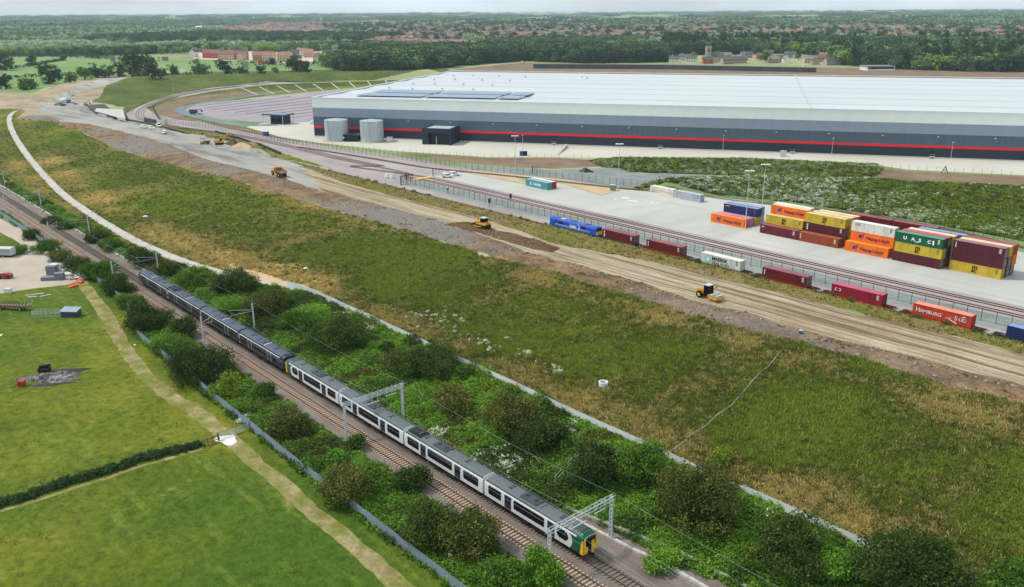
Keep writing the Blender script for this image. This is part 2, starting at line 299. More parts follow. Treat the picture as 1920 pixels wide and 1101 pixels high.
ZONES = [
    ('countryside', G_far, None, 0),
    ('farm_field', G_farm, PX([(-60, 180), (-60, 112), (160, 107), (330, 112), (560, 119), (720, 124), (760, 131), (500, 139), (300, 146), (140, 150), (60, 175)]), 0),
    ('building_site', G_site, PX([(360, 100), (460, 96), (640, 96), (700, 104), (690, 118), (420, 114), (360, 110)]), 3),
    ('earthworks', G_earth, PX([(-80, 225), (-80, 176), (60, 180), (95, 165), (130, 153), (200, 145), (345, 128), (350, 133), (250, 148), (215, 165), (190, 190), (240, 225), (560, 345), (300, 320), (90, 240)]), 3),
    ('brown_ground', G_soil, PX([(820, 136), (900, 125), (980, 118), (1240, 121), (1560, 127), (2000, 133), (2300, 140), (2300, 160), (1400, 150), (840, 145)]), 4),
    ('bund', G_bund, PX([(172, 192), (200, 158), (262, 141), (400, 135), (600, 131), (840, 129), (850, 140), (700, 150), (600, 153), (400, 170), (330, 184), (290, 196), (264, 205), (246, 208), (236, 217), (229, 203), (200, 194)]), 2),
    ('loop_bank', G_slope, PX([(262, 214), (275, 200), (300, 188), (340, 180), (400, 170), (500, 158), (700, 148), (760, 146), (700, 160), (590, 172), (500, 180), (380, 196), (338, 204), (345, 216), (394, 228), (462, 240), (520, 256), (440, 250), (330, 236), (275, 226)]), 1),
    ('bare_bank', G_soil, PX([(278, 212), (300, 196), (360, 181), (440, 172), (520, 172), (420, 184), (345, 196), (330, 206), (345, 219), (400, 232), (470, 243), (540, 262), (400, 246), (300, 228)]), 1),
    ('pasture', G_field, sn([(-900, -400), (-900, -60), (-420, -10), (-283, -9.3), (-225, -8.9), (-177, -9), (-148, -10), (-124, -15.4), (-73.6, -16.6), (-47, -17), (-8, -17), (160, -18), (200, -400)]), 0),
    ('farm_yard', G_drive, PX([(-60, 560), (60, 541), (125, 535), (165, 520), (150, 508), (110, 490), (88, 470), (70, 452), (40, 428), (0, 410), (-60, 385), (-60, 395), (0, 436), (32, 452), (50, 470), (20, 482), (-60, 482)]), .4),
    ('dirt_track', G_track, strip(DIRTTRACK, 3.1, 2.5), .5),
    ('worn_edge', G_track, strip(smooth(PX([(-60, 977), (0, 958), (60, 941), (130, 917), (200, 896), (262, 874), (330, 856), (392, 838)]), 3), .8), .25),
    ('cutting_left', G_under, sn([(-700, -5)] + list(map(tuple, FEN_L)) + [(60, -5), (-700, -5)]), 0),
    ('slope_left', G_slope, np.vstack([sn([(-900, 4)]), sn([(-900, 100)]), PX([(-60, 200), (0, 205), (52, 206)]), GRASS_TOP, sn([(s1, 25), (s1, 4)])]), 1.2),
    ('dry_strip', G_sand, np.vstack([sn([(-150, 19.5), (-120, 25)]), sn([(-80, 25.2), (-20, 25), (60, 26), (s1, 26), (s1, 27.6), (60, 27.4), (-20, 26.4), (-80, 26.8), (-125, 27.5), (-160, 21.5)])]), .5),
    ('cutting_right', G_under, sn([(-700, 3.8), (-700, 8), (-330, 9), (-240, 9.5), (-185, 10), (-155, 14), (-140, 18), (-120, 24.5), (-80, 25), (-20, 24.8), (60, 25.5), (s1, 25.5), (s1, 3.8)]), .3),
    ('path', G_path, strip(PATH, 2.9), .12),
    ('railway_ballast', G_ballast, sn([(-900, -7.6), (-900, 4.4), (-12, 4.4), (-4, 6.6), (14, 8.2), (s1, 9), (s1, -7.6)]), .45),
    ('spoil', G_rough, np.vstack([GRASS_TOP, ROAD_HI[::-1]]), 1.0),
    ('verge', G_verge, np.vstack([ROAD_HI, sn([(s1, 109), (40, 108), (0, 108), (-60, 108.3), (-120, 109), (-190, 110)]), PX([(860, 377), (800, 360), (736, 345), (634, 322), (533, 289), (500, 274), (440, 258), (380, 246), (300, 238)])]), .8),
    ('haul_road', G_haul, np.vstack([ROAD_LO[8:], ROAD_HI[::-1][:-3]]), .8),
    ('stone_platform', G_grit, np.vstack([PX([(345, 131), (210, 150), (150, 162), (110, 178), (78, 197)]), ROAD_LO[:10], ROAD_HI[:6][::-1], PX([(226, 214), (180, 212), (166, 196), (120, 184), (150, 172), (215, 156), (347, 134)])]), 1.0),
    ('rail_fan', G_stone, PX([(240, 222), (300, 235), (380, 245), (440, 256), (500, 272), (533, 287), (634, 320), (736, 344), (800, 359), (860, 377), (905, 392), (940, 330), (880, 318), (860, 313), (740, 293), (634, 278), (507, 257), (430, 242), (380, 230), (330, 224), (290, 214), (274, 202), (300, 191), (330, 184), (400, 171), (500, 159), (640, 152), (640, 146), (500, 153), (400, 164), (327, 177), (283, 189), (250, 204), (236, 214)]), .2),
    ('bare_patch', G_soil, PX([(740, 286), (800, 290), (900, 296), (1040, 296), (1110, 300), (1135, 312), (1040, 317), (960, 313), (860, 305)]), .6),
    ('gravel_ground', G_grey, PX([(862, 309), (960, 315), (1040, 319), (1130, 314), (1180, 322), (1400, 332), (1640, 331), (1720, 340), (1500, 340), (1300, 336), (1240, 346), (1200, 354), (1060, 341), (960, 330), (880, 319)]), .5),
    ('east_ground', G_soil, PX([(1630, 312), (1700, 322), (1920, 331), (2200, 345), (2200, 372), (1920, 351), (1700, 343), (1640, 330)]), .6),
    ('low_bank', G_slope, PX([(1110, 302), (1160, 297), (1300, 297), (1480, 303), (1640, 309), (1650, 316), (1640, 331), (1400, 330), (1180, 322), (1130, 313)]), .5),
    ('flower_bank', G_flower, PX([(1190, 353), (1230, 340), (1300, 334), (1450, 333), (1700, 341), (1920, 351), (2200, 370), (2200, 520), (1920, 452), (1700, 410), (1480, 377), (1330, 361)]), .5),
    ('tan_patch', G_sand, PX([(868, 322), (990, 345), (960, 330), (1052, 342), (1128, 366), (1168, 353), (1052, 336), (880, 318)]), 0),
    ('container_yard', G_conc, np.vstack([sn([(-218, 134.4), (-60, 134.2), (s1 + 40, 134.4)]), PX([(2150, 545), (1920, 474), (1700, 416), (1480, 386), (1330, 368), (1240, 362), (1166, 355), (1128, 367), (1052, 344), (985, 346), (870, 324)])]), 0),
    ('gravel_strip', G_grey, sn([(-215, 115.9), (-215, 124.2), (s1 + 40, 124.2), (s1 + 40, 115.9)]), 0),
    ('siding_bed', G_stone, sn([(-300, 112.5), (-270, 110.9), (-215, 110.3), (s1 + 40, 110.3), (s1 + 40, 116.1), (-215, 116.1), (-260, 115.6), (-300, 114.6)]), .1),
    ('terminal_track_bed', G_stone, sn([(-225, 124.2), (s1 + 40, 124.2), (s1 + 40, 134.4), (-225, 134.4)]), 0),
    ('warehouse_yard', G_yard, PX([(462, 238), (496, 230), (530, 229), (590, 228), (620, 215), (900, 240), (2300, 280), (2300, 350), (1920, 329), (1700, 318), (1640, 309), (1480, 303), (1150, 296), (1040, 295), (916, 295), (738, 283), (597, 268), (543, 260), (523, 256)]), 0),
    ('car_park', G_park, PX([(351, 205), (374, 194), (480, 184), (597, 172), (640, 168), (640, 226), (586, 229), (530, 229), (496, 229), (470, 228), (428, 224), (394, 218), (352, 208)]), 0),
    ('access_road', G_asph, strip(ACC, 5, 9), 0),
    ('fresh_fill', G_dark, PX([(848, 418), (880, 416), (920, 428), (980, 442), (1030, 458), (1056, 466), (1040, 474), (1000, 468), (950, 455), (900, 436), (862, 428)]), .9),
    ('brown_strip', G_verge, sn([(-420, 60), (-420, 60.1), (-419, 60)]), 0),
]
ZONES.pop()
# every outline becomes edges of ONE triangulation, so neighbouring zones share their borders and never overlap
def densify(poly, jit):
    o = []
    for i in range(len(poly)):
        a, b = poly[i], poly[(i + 1) % len(poly)]; L = math.hypot(*(b - a)); mid = (a + b) / 2
        r = math.hypot(*(mid - CAM[:2])); st = max(1.6, r * .012) if jit else max(6, r * .05)
        k = max(1, min(200, int(L / st)))
        for j in range(k):
            p = a + (b - a) * j / k
            if jit: p = p + RNG.normal(size=2) * jit * .3 + np.array([wob(p[0:1], p[1:2], 5.)[0], wob(p[0:1] + 50, p[1:2], 4.)[0]]) * jit * .45
            o.append(p)
    return np.array(o)
verts = []; edges = []; polys = []
for (nm, mt, pg, jit) in ZONES:
    if pg is None: polys.append(None); continue
    q = densify(np.array(pg, float), jit); k = len(verts); verts += [tuple(p) for p in q]
    edges += [(k + i, k + (i + 1) % len(q)) for i in range(len(q))]; polys.append(q)
base_az = math.atan2(FW[1], FW[0]); r = 55.0
while r < 16000:
    f = .011 if r < 330 else .016 if r < 1200 else .03
    na = int(math.radians(96) / f); a = base_az + np.linspace(-math.radians(48), math.radians(48), na) + (RNG.random(na) - .5) * f * .5
    rr = r * (1 + (RNG.random(na) - .5) * f * .5); verts += list(zip(CAM[0] + rr * np.cos(a), CAM[1] + rr * np.sin(a))); r *= 1 + f
for a in np.linspace(0, 6.28, 60): verts += [(CAM[0] + rr_ * math.cos(a), CAM[1] + rr_ * math.sin(a)) for rr_ in (30, 120, 500, 16500)]
tv, _, tf, *_ = delaunay_2d_cdt([Vector(v) for v in verts], edges, [], 0, 1e-4, False)
TV = np.array([(v.x, v.y) for v in tv]); TF = np.array([f for f in tf if len(f) == 3], dtype=np.int64)
zz = Z(TV[:, 0], TV[:, 1]); cen = TV[TF].mean(1)
zid = np.zeros(len(TF), int)
for i, q in enumerate(polys):
    if q is not None: zid[in_poly(cen, q)] = i
# little lumps where the soil is loose; none where a border vertex is shared with a hard surface
names = [z_[0] for z_ in ZONES]; lump = np.full(len(TV), 9.0)
amp = {'spoil': .38, 'earthworks': .3, 'verge': .16, 'fresh_fill': .3, 'bare_patch': .15, 'flower_bank': .25, 'low_bank': .25, 'cutting_left': .2, 'cutting_right': .25, 'slope_left': .1}
for i in range(len(ZONES)):
    vi = np.unique(TF[zid == i]); lump[vi] = np.minimum(lump[vi], amp.get(names[i], 0))
zz = zz + lump * (wob(TV[:, 0], TV[:, 1], 1.3) * .6 + RNG.normal(size=len(TV)) * .35)
dry = np.zeros(len(TV))
S_, N_ = TV[:, 0], TV[:, 1]
dry += .62 * np.exp(-((N_ - 29) / 6.5) ** 2) * (S_ > -150) + .35 * np.exp(-((N_ - 66) / 4) ** 2) * (S_ > -560)
dry += .5 * np.exp(-((seg_dist(TV, PATH)[0] - 7) / 8) ** 2) * (S_ < -110)
dry += .22 * wob(S_, N_, 16) + .15 * np.exp(-((S_ + 230) / 90) ** 2) * (N_ > 20)
TRK = [PX([(372, 878), (330, 930), (285, 975), (240, 1020), (195, 1068)]), PX([(352, 882), (312, 925), (270, 962), (225, 1008), (180, 1050)]), PX([(536, 935), (544, 980), (530, 1040), (524, 1100)]), PX([(410, 860), (330, 915), (250, 950), (170, 990)])]
ruts = sum(.42 * np.exp(-(seg_dist(TV, q)[0] / .55) ** 2) for q in TRK)
dry = np.where(N_ < -8, .52 * np.exp(-(seg_dist(TV, DIRTTRACK)[0] / 3.6) ** 2) + .1 * wob(S_, N_, 10) - .1 + ruts, dry)
dry = np.where((N_ > 76) & (N_ < 99), .55 * sstep((S_ + 90) / 70) - .1, dry)
for i, (nm, mt, pg, jit) in enumerate(ZONES):
    F = TF[zid == i]
    if not len(F): continue
    vi, inv = np.unique(F, return_inverse=True); inv = inv.reshape(F.shape)
    me = bpy.data.meshes.new(nm); me.vertices.add(len(vi)); me.vertices.foreach_set('co', np.column_stack([TV[vi], zz[vi]]).ravel().astype(np.float32))
    me.loops.add(3 * len(F)); me.loops.foreach_set('vertex_index', inv.ravel().astype(np.int32)); me.polygons.add(len(F))
    me.polygons.foreach_set('loop_start', np.arange(0, 3 * len(F), 3, dtype=np.int32)); me.polygons.foreach_set('loop_total', np.full(len(F), 3, dtype=np.int32))
    me.polygons.foreach_set('use_smooth', np.ones(len(F), bool)); me.materials.append(mt); me.update(calc_edges=True); me.validate()
    a = me.attributes.new('dry', 'FLOAT', 'POINT'); a.data.foreach_set('value', dry[vi].astype(np.float32))
    tag(link(nm, me), kind='structure')
print('ground tris', len(TF))
# ---------------------------------------------------------------- shared paints
M = {}
for k, c, kw in [
    ('rust', (92, 62, 46), dict(rough=.8)), ('steel', (150, 152, 156), dict(rough=.45, metal=.6)), ('galv', (196, 204, 206), dict(rough=.55, dirt=.1)),
    ('fence_blue', (150, 166, 184), dict(rough=.55, dirt=.14)), ('fence_white', (232, 236, 238), dict(rough=.55, dirt=.08)), ('sleeper', (198, 170, 146), dict(rough=.9, dirt=.2, scale=2)),
    ('sleeper_dark', (124, 112, 100), dict(rough=.9)), ('black', (22, 24, 28), dict(rough=.5)), ('glass', (12, 14, 18), dict(rough=.3, spec=.12, dirt=0)),
    ('train_white', (214, 216, 220), dict(rough=.3, dirt=.06)), ('train_roof', (98, 106, 108), dict(rough=.7, dirt=.12)), ('train_roof_dark', (78, 88, 104), dict(rough=.65, dirt=.1)),
    ('train_navy', (34, 44, 60), dict(rough=.35, dirt=.1)), ('train_green', (14, 88, 62), dict(rough=.3, dirt=.04)), ('yellow', (244, 190, 24), dict(rough=.45, dirt=.06)),
    ('door_grey', (44, 48, 54), dict(rough=.35)), ('under', (30, 28, 27), dict(rough=.9)), ('white', (232, 232, 230), dict(rough=.5, dirt=.04)), ('concrete', (196, 192, 184), dict(rough=.9, dirt=.12)),
    ('dark_green', (30, 44, 40), dict(rough=.5)), ('wood', (128, 108, 84), dict(rough=.9)), ('tyre', (34, 32, 31), dict(rough=.9, spec=.2)), ('cat_yellow', (222, 168, 42), dict(rough=.5, dirt=.18)),
    ('orange', (228, 92, 30), dict(rough=.6)), ('red', (196, 32, 36), dict(rough=.5)), ('blue', (36, 92, 170), dict(rough=.5)), ('mud', (120, 98, 76), dict(rough=.95, dirt=.25)),
    ('stonewall', (168, 162, 152), dict(rough=.95, dirt=.25, scale=.8)), ('grey', (128, 132, 136), dict(rough=.6)), ('dgrey', (66, 72, 80), dict(rough=.6)),
]: M[k] = paint('paint_' + k, c, **kw)
SLOT = M
# ---------------------------------------------------------------- railway tracks
m = MB()
m.prism([(-.11, 0), (.11, 0), (.1, .025), (.04, .04), (.035, .13), (-.035, .13), (-.04, .04), (-.1, .025)], 0, 1, 0, 'x')
m.box(0, 1, -.028, .028, .131, .15, 1)
RAIL = m.mesh('rail', [M['rust'], M['steel']])
SLP = MB().prism([(-1.25, 0), (1.25, 0), (1.25, .1), (.55, .13), (-.55, .13), (-1.25, .1)], -.14, .14, 0, 'x').mesh('sleeper', [M['sleeper']])
SLPD = MB().prism([(-1.25, 0), (1.25, 0), (1.25, .1), (.55, .13), (-.55, .13), (-1.25, .1)], -.13, .13, 0, 'x').mesh('sleeper_dark', [M['sleeper_dark']])
def railway(n0, x0, x1, z, near, label, slp, ind):
    """straight ballasted track along x; 'ind' is the x range whose sleepers are separate parts"""
    t = empty('railway_track', (0, n0, z), label=label, cat='track')
    for s_ in (-.752, .752):
        o = inst('rail', RAIL, t, (x0, s_, -.15)); o.scale = (x1 - x0, 1, 1)
    xs = np.arange(x0, x1, .65); k = 0; rest = MB()
    for x in xs:
        jx = x + random.uniform(-.02, .02)
        if ind[0] < x < ind[1]:
            o = inst('sleeper', slp, t, (jx, random.uniform(-.02, .02), -.27)); k += 1
        else: rest.box(jx - .13, jx + .13, -1.25, 1.25, -.27, -.15)
    r = rest.build('sleepers', [slp.materials[0]], t); r['kind'] = 'stuff'
    return t
railway(-3.8, -620, 150, 0, True, 'near running line beside the trains, rusty rails on tan concrete sleepers', SLP, (-160, 32))
railway(0, -620, 150, 0, True, 'running line under the two coupled passenger trains, sleepers nearly buried in ballast', SLPD, (-6, 60))
# ---------------------------------------------------------------- overhead line
def mast_mesh(h, a):
    m = MB(); m.box(-.13, .13, -.13, .13, -.6, h); m.box(-.2, .2, -.2, .2, -.6, .15, 1)
    m.tube((0, 0, h), (0, 0, h + .5), .04); m.tube((0, .3, h - .2), (0, -.3, h - .2), .035)
    return m
for s_, sides in ((-109, 'LR'), (-167.5, 'LR'), (-228, 'LR'), (-286, 'LR'), (-342, 'R'), (-400, 'LR'), (-460, 'LR')):
    for sd in sides:
        y = -6.4 if sd == 'L' else 5.4; dr = 1 if sd == 'L' else -1; reach = 2.7 if sd == 'L' else 5.3
        near = {-109: 'halfway along the dark train', -167.5: 'just behind the tail of the dark train', -228: 'beside the gravel yard', -286: 'near the left edge, by the hedge', -342: 'at the far left edge', -400: 'farthest but one up the line', -460: 'farthest up the line'}[s_]
        t = empty('overhead_mast', (s_, y, float(Z(s_, y)[0])), label='railway mast on the %s side, %s' % ('field' if sd == 'L' else 'embankment', near), cat='railway mast', group='overhead line masts along the railway')
        mast_mesh(6.6, 0).build('mast', [M['galv'], M['concrete']], t)
        m = MB(); m.tube((0, 0, 5.2), (0, dr * reach, 6.2), .045); m.tube((0, 0, 4.9), (0, dr * (reach - .4), 4.95), .035); m.tube((0, dr * (reach - .5), 4.95), (0, dr * (reach + .2), 4.75), .02); m.tube((0, dr * reach, 6.2), (0, dr * (reach - .4), 4.95), .025)
        m.build('cantilever', [M['galv']], t)
        m = MB(); m.tube((0, dr * .15, 5.15), (0, dr * .5, 5.3), .07, 6); m.build('insulator', [M['dgrey']], t)
def portal(s_, label):
    t = empty('overhead_portal', (s_, 0, 0), label=label, cat='railway gantry', group='portal gantries over both tracks')
    H_ = 6.5
    for y in (-6.35, 5.25):
        m = MB(); g = float(Z(s_, y)[0]) - .2
        for dx in (-.22, .22): m.box(dx - .06, dx + .06, y - .11, y + .11, g, H_ + .1)
        for z_ in np.arange(g + .5, H_, .62): m.box(-.17, .17, y - .07, y + .07, z_, z_ + .09)
        m.build('leg', [M['galv']], t)
    m = MB()
    for dx in (-.25, .25):
        for z_ in (H_ - .45, H_ + .12): m.tube((dx, -6.8, z_), (dx, 5.7, z_), .05, 5)
        ys = np.linspace(-6.6, 5.5, 17)
        for a, b, k in zip(ys[:-1], ys[1:], range(99)): m.tube((dx, a, H_ - .45 if k % 2 else H_ + .12), (dx, b, H_ + .12 if k % 2 else H_ - .45), .022, 4)
    for y in np.linspace(-6.4, 5.4, 9): m.tube((-.25, y, H_ + .12), (.25, y, H_ + .12), .025, 4)
    m.build('beam', [M['galv']], t)
    for y, k in ((-5.1, 1), (-2.2, 1), (-.9, 1), (.2, 1), (2.0, 1), (3.1, 1), (3.9, 1)):
        m = MB(); lo = 4.9 if y in (-2.2, -.9, .2) else 5.2
        m.tube((0, y, lo), (0, y, H_ + .6), .045, 5); m.build('drop_tube', [M['galv']], t)
    m = MB(); m.box(-.06, .06, -2.6, .4, 4.85, 4.98); m.box(-.05, .05, 1.9, 4.0, 5.2, 5.32)
    m.tube((0, -2.2, 5.5), (0, -3.6, 4.85), .03, 4); m.tube((0, .2, 5.5), (0, 1.6, 4.9), .03, 4); m.build('registration_arm', [M['galv']], t)
portal(-50.3, 'white lattice gantry across both tracks, over the middle of the white train')
portal(-1.2, 'white lattice gantry across both tracks, over the green and yellow train nose')
def wires(n0, label):
    t = empty('overhead_wire', (0, n0, 0), label=label, cat='overhead wire')
    sup = [-520, -460, -400, -342, -286, -228, -167.5, -109, -50.3, -1.2, 56, 115]
    c = MB(); ms = MB(); dr = MB()
    for a, b in zip(sup[:-1], sup[1:]):
        q = np.linspace(a, b, 9); 
        for i in range(8):
            f = lambda x: 6.1 - 1.0 * (1 - ((x - (a + b) / 2) / ((b - a) / 2)) ** 2)
            ms.tube((q[i], 0, f(q[i])), (q[i + 1], 0, f(q[i + 1])), .009, 4, caps=False)
            if i: dr.tube((q[i], 0, f(q[i])), (q[i], 0, 4.78), .008, 3, caps=False)
        c.tube((a, 0, 4.78), (b, 0, 4.78), .008, 4, caps=False)
    c.build('contact_wire', [M['galv']], t); ms.build('messenger_wire', [M['galv']], t); dr.build('dropper', [M['galv']], t)
wires(-3.8, 'thin catenary strung above the near running line'); wires(0, 'thin catenary strung above the train roofs')
t = empty('return_wire', (0, 5.6, 0), label='thin pale cable strung along the embankment-side masts', cat='cable')
m = MB(); sup = [-460, -400, -342, -286, -228, -167.5, -109, -50.3, -1.2, 56, 115]
for a, b in zip(sup[:-1], sup[1:]):
    for i in range(8):
        f = lambda x: 6.9 - .9 * (1 - ((x - (a + b) / 2) / ((b - a) / 2)) ** 2); q = np.linspace(a, b, 9); m.tube((q[i], 0, f(q[i])), (q[i + 1], 0, f(q[i + 1])), .009, 4, caps=False)
m.build('wire', [M['galv']], t)

# ---------------------------------------------------------------- trains
def ring(x, w=1.38, top=3.74, z0=1.02, sx=1.0):
    p = [(-w, z0), (-w - .01, 2.0), (-w + .02, 2.75), (-w + .1, 3.18), (-w + .3, 3.46), (-.72, top - .07), (0, top), (.72, top - .07), (w - .3, 3.46), (w - .1, 3.18), (w - .02, 2.75), (w + .01, 2.0), (w, z0)]
    return [(x, y * sx, z) for y, z in p]
def rrect(x0, x1, z0, z1, r=.16):
    return [(x0 + r, z0), (x1 - r, z0), (x1, z0 + r), (x1, z1 - r), (x1 - r, z1), (x0 + r, z1), (x0, z1 - r), (x0, z0 + r)]
def carriage(train, x, kind, liv):
    """kind: 'mid', 'front' (cab towards +x), 'rear' (cab towards -x), plus 'p' for a pantograph"""
    side, roof, rl = {'white': (M['train_white'], M['train_roof'], M['galv']), 'dark': (M['train_navy'], M['train_roof_dark'], M['galv'])}[liv]
    L = 19.9; cab = 'front' in kind or 'rear' in kind; m = MB()
    secs = [ring(0), ring(L - (1.3 if cab else 0))]
    if cab: secs += [ring(L - .5, 1.33, 3.7), ring(L, 1.24, 3.52, 1.0)]
    m.loft(secs)
    if cab and liv == 'white':
        n_ = MB(); n_.loft([[(x_, y_ * 1.012, z_ + (.012 if z_ > 3.3 else 0)) for x_, y_, z_ in r_] for r_ in (ring(L - 1.3), ring(L - .5, 1.33, 3.7), ring(L - .01, 1.24, 3.52))], caps=False)
    b = m.build('carriage', [side], train, (x, 0, 0)) if 'rear' not in kind else m.build('carriage', [side], train, (x + L, 0, 0), math.pi)
    if cab and liv == 'white': n_.build('cab_shell', [M['train_green']], b)
    # roof shell
    m = MB(); LR = L - (1.0 if cab else .12)
    p = [(-1.12, 3.42), (-1.1, 3.5), (-.72, 3.72), (0, 3.79), (.72, 3.72), (1.1, 3.5), (1.12, 3.42), (0, 3.6)]
    m.prism(p, .12, LR, 0, 'x'); m.build('roof', [roof], b)
    for y in (-1.16, 1.16): m = MB(); m.box(.15, LR, y - .05, y + .05, 3.33, 3.47); m.build('gutter', [M['dgrey']], b)
    win = [(.9, 4.0), (6.4, 12.6), (15.4, 18.9)] if not cab else [(.9, 3.7), (6.4, 12.6), (15.0, 17.2)]
    for sgn in (-1, 1):
        y0, y1 = (1.34, 1.405) if sgn > 0 else (-1.405, -1.34)
        for i, (a, c) in enumerate(win):
            m = MB(); m.prism(rrect(a, c, 1.64, 3.03, .45 if cab and i == 2 else .14), y0, y1); m.build('window', [M['glass']], b)
        for (a, c) in ((4.45, 5.85), (13.25, 14.65)):
            m = MB(); m.box(a, c, y0, y1 + .006 * sgn if sgn > 0 else y1, 1.1, 3.08); d = m.build('door', [M['door_grey']], b)
            for q in (a + .12, (a + c) / 2 + .08):
                m = MB(); m.box(q, q + .5, min(y0, y1) - .012 if sgn < 0 else y1, y1 + .012 if sgn > 0 else min(y0, y1) + .01, 1.95, 2.85); m.build('door_window', [M['glass']], b)
            if liv == 'dark':
                for q in (a - .1, c): m = MB(); m.box(q, q + .1, y0 - (.004 if sgn < 0 else 0), y1 + (.004 if sgn > 0 else 0), 1.1, 3.1); m.build('door_edge', [M['galv']], b)
        if liv == 'dark':
            m = MB(); yy = 1.33 * sgn; m.add([(.3, yy, 3.1), (L - (1.4 if cab else .3), yy, 3.1), (L - (1.4 if cab else .3), yy * .965, 3.24), (.3, yy * .965, 3.24)], [(0, 1, 2, 3)]); m.build('cantrail_stripe', [M['white']], b)
            m = MB(); m.box(6.6, 12.4, y0 - (.003 if sgn < 0 else 0), y1 + (.003 if sgn > 0 else 0) - .05 * sgn * 0, 1.25, 1.8); m.build('lower_panel', [M['dgrey']], b)
        if cab and liv == 'white':
            m = MB(); pts = [(17.55, 1.03), (18.7, 1.03), (18.7, 3.16), (17.3, 3.16), (17.75, 2.9), (17.95, 2.45), (17.95, 1.95), (17.8, 1.5)]
            m.prism(pts, 1.345 * sgn - .01, 1.345 * sgn + .055 * sgn if sgn > 0 else 1.345 * sgn - .055); m.build('green_side', [M['train_green']], b)
    if liv == 'white' and cab: m = MB(); m.prism([(-1.1, 3.44), (-.72, 3.75), (0, 3.82), (.72, 3.75), (1.1, 3.44)], L - 2.6, L - 1.02, 0, 'x'); m.build('cab_roof', [M['dgrey']], b)
    # roof equipment
    units = [(8.8, 3.4, .62, .16)]
    for (cx, l, w_, h_) in units:
        m = MB(); m.prism([(-w_ - .25, 3.6), (w_ + .25, 3.6), (w_ + .1, 3.74 + h_), (-w_ - .1, 3.74 + h_)], cx - l / 2, cx + l / 2, 0, 'x'); u = m.build('air_conditioner', [M['dgrey'] if liv == 'white' else M['train_roof_dark']], b)
        m = MB(); [m.tube((cx + dx, 0, 3.88), (cx + dx, 0, 3.93), .34, 10) for dx in (-.9, .9)]; m.build('fan', [M['black']], b)
    for cx in (4.6, 14.9):
        for dy in (-.28, .28):
            m = MB(); m.box(cx - .28, cx + .28, dy - .16, dy + .16, 3.76, 3.87); m.build('roof_vent', [M['dgrey']], b)
    if liv == 'dark' or cab:
        m = MB(); m.prism([(-1.13, 3.44), (-.74, 3.74), (0, 3.81), (.74, 3.74), (1.13, 3.44)], 11.1, 11.35, 0, 'x'); m.build('roof_rib', [M['galv'] if liv == 'dark' else M['dgrey']], b)
    if 'p' in kind.split():
        m = MB(); m.box(.5, 4.0, -.95, .95, 3.74, 3.82); pw = m.build('pantograph_well', [M['black']], b)
        m = MB()
        for y in (-.5, .5): m.tube((1.0, y, 3.86), (3.0, y * .8, 4.15), .04, 5); m.tube((3.0, y * .8, 4.15), (1.3, y * .9, 4.3), .03, 5)
        m.tube((1.3, -.85, 4.32), (1.3, .85, 4.32), .04, 5); m.tube((1.55, -.85, 4.32), (1.55, .85, 4.32), .04, 5); m.box(2.8, 3.3, -.6, .6, 3.84, 4.0)
        for y in (-.7, .7): m.tube((3.6, y, 3.82), (3.6, y, 4.1), .09, 6)
        m.build('pantograph', [M['dgrey']], b)
    # underframe
    m = MB(); m.box(.2, L - .3, -1.15, 1.15, .72, 1.06); m.box(7, 9.2, -1.25, 1.25, .3, .8); m.box(10, 12.8, -1.22, 1.22, .32, .8); m.build('underframe', [M['under']], b)
    for bx in (2.9, L - 2.9):
        m = MB(); m.box(bx - 1.5, bx + 1.5, -1.1, 1.1, .38, .66)
        for dx in (-1.1, 1.1):
            for y in (-.8, .8): m.tube((bx + dx, y - .07, .42), (bx + dx, y + .07, .42), .42, 12)
        m.build('bogie', [M['under']], b)
    if not ('front' in kind or 'rear' in kind) or 'rear' in kind or 'front' in kind:
        m = MB(); m.box(-.36, .02, -.75, .75, 1.1, 3.3); m.build('gangway', [M['black']], b)
        if liv == 'dark':
            for y in (-1.385, 1.325): m = MB(); m.box(.02, .22, y, y + .06, 1.1, 3.2); m.build('end_stripe', [M['white']], b)
    if cab:
        X = L + .015; ylw = M['yellow'] if liv == 'white' else M['train_navy']
        for sg in (-1, 1):
            m = MB(); q = [(sg * y, z) for y, z in ((.48, .98), (1.27, 1.06), (1.3, 2.3), (1.24, 3.1), (1.0, 3.36), (.86, 2.05), (.48, 1.95))]
            m.prism(q if sg > 0 else q[::-1], X - .02, X + .05, 0, 'x'); m.build('corner_panel', [ylw], b)
            m = MB(); q = [(sg * y, z) for y, z in ((.49, 1.88), (.97, 1.98), (.96, 3.2), (.49, 3.28))]; m.prism(q if sg > 0 else q[::-1], X - .02, X + .03, 0, 'x'); m.build('windscreen', [M['glass']], b)
            m = MB(); m.tube((X + .05, sg * .85, 1.5), (X + .09, sg * .85, 1.5), .11, 10); m.tube((X + .05, sg * .6, 1.5), (X + .09, sg * .6, 1.5), .09, 10); m.build('headlight', [M['white']], b)
        if liv == 'white':
            for sg in (-1, 1): m = MB(); m.prism([(L - .55, 1.0), (L - .03, 1.0), (L - .03, 3.0), (L - .3, 2.9), (L - .42, 2.0)], sg * 1.2, sg * 1.385) if sg > 0 else m.prism([(L - .55, 1.0), (L - .03, 1.0), (L - .03, 3.0), (L - .3, 2.9), (L - .42, 2.0)], -1.385, -1.2); m.build('yellow_corner', [M['yellow']], b)
        m = MB(); m.box(L - .05, L + .3, -.46, .46, 1.0, 3.35); g = m.build('gangway_door', [M['black']], b)
        if liv == 'white': m = MB(); m.box(L + .3, L + .33, -.1, .42, 1.05, 2.9); m.build('gangway_panel', [M['yellow']], b)
        m = MB(); m.tube((L, 0, .85), (L + .55, 0, .85), .13, 6); m.box(L + .4, L + .62, -.22, .22, .68, 1.0); m.build('coupler', [M['under']], b)
    return b
U1 = empty('passenger_train', (-81.35, 0, 0), label='white and grey electric train with green and yellow nose, front half of the pair', cat='train')
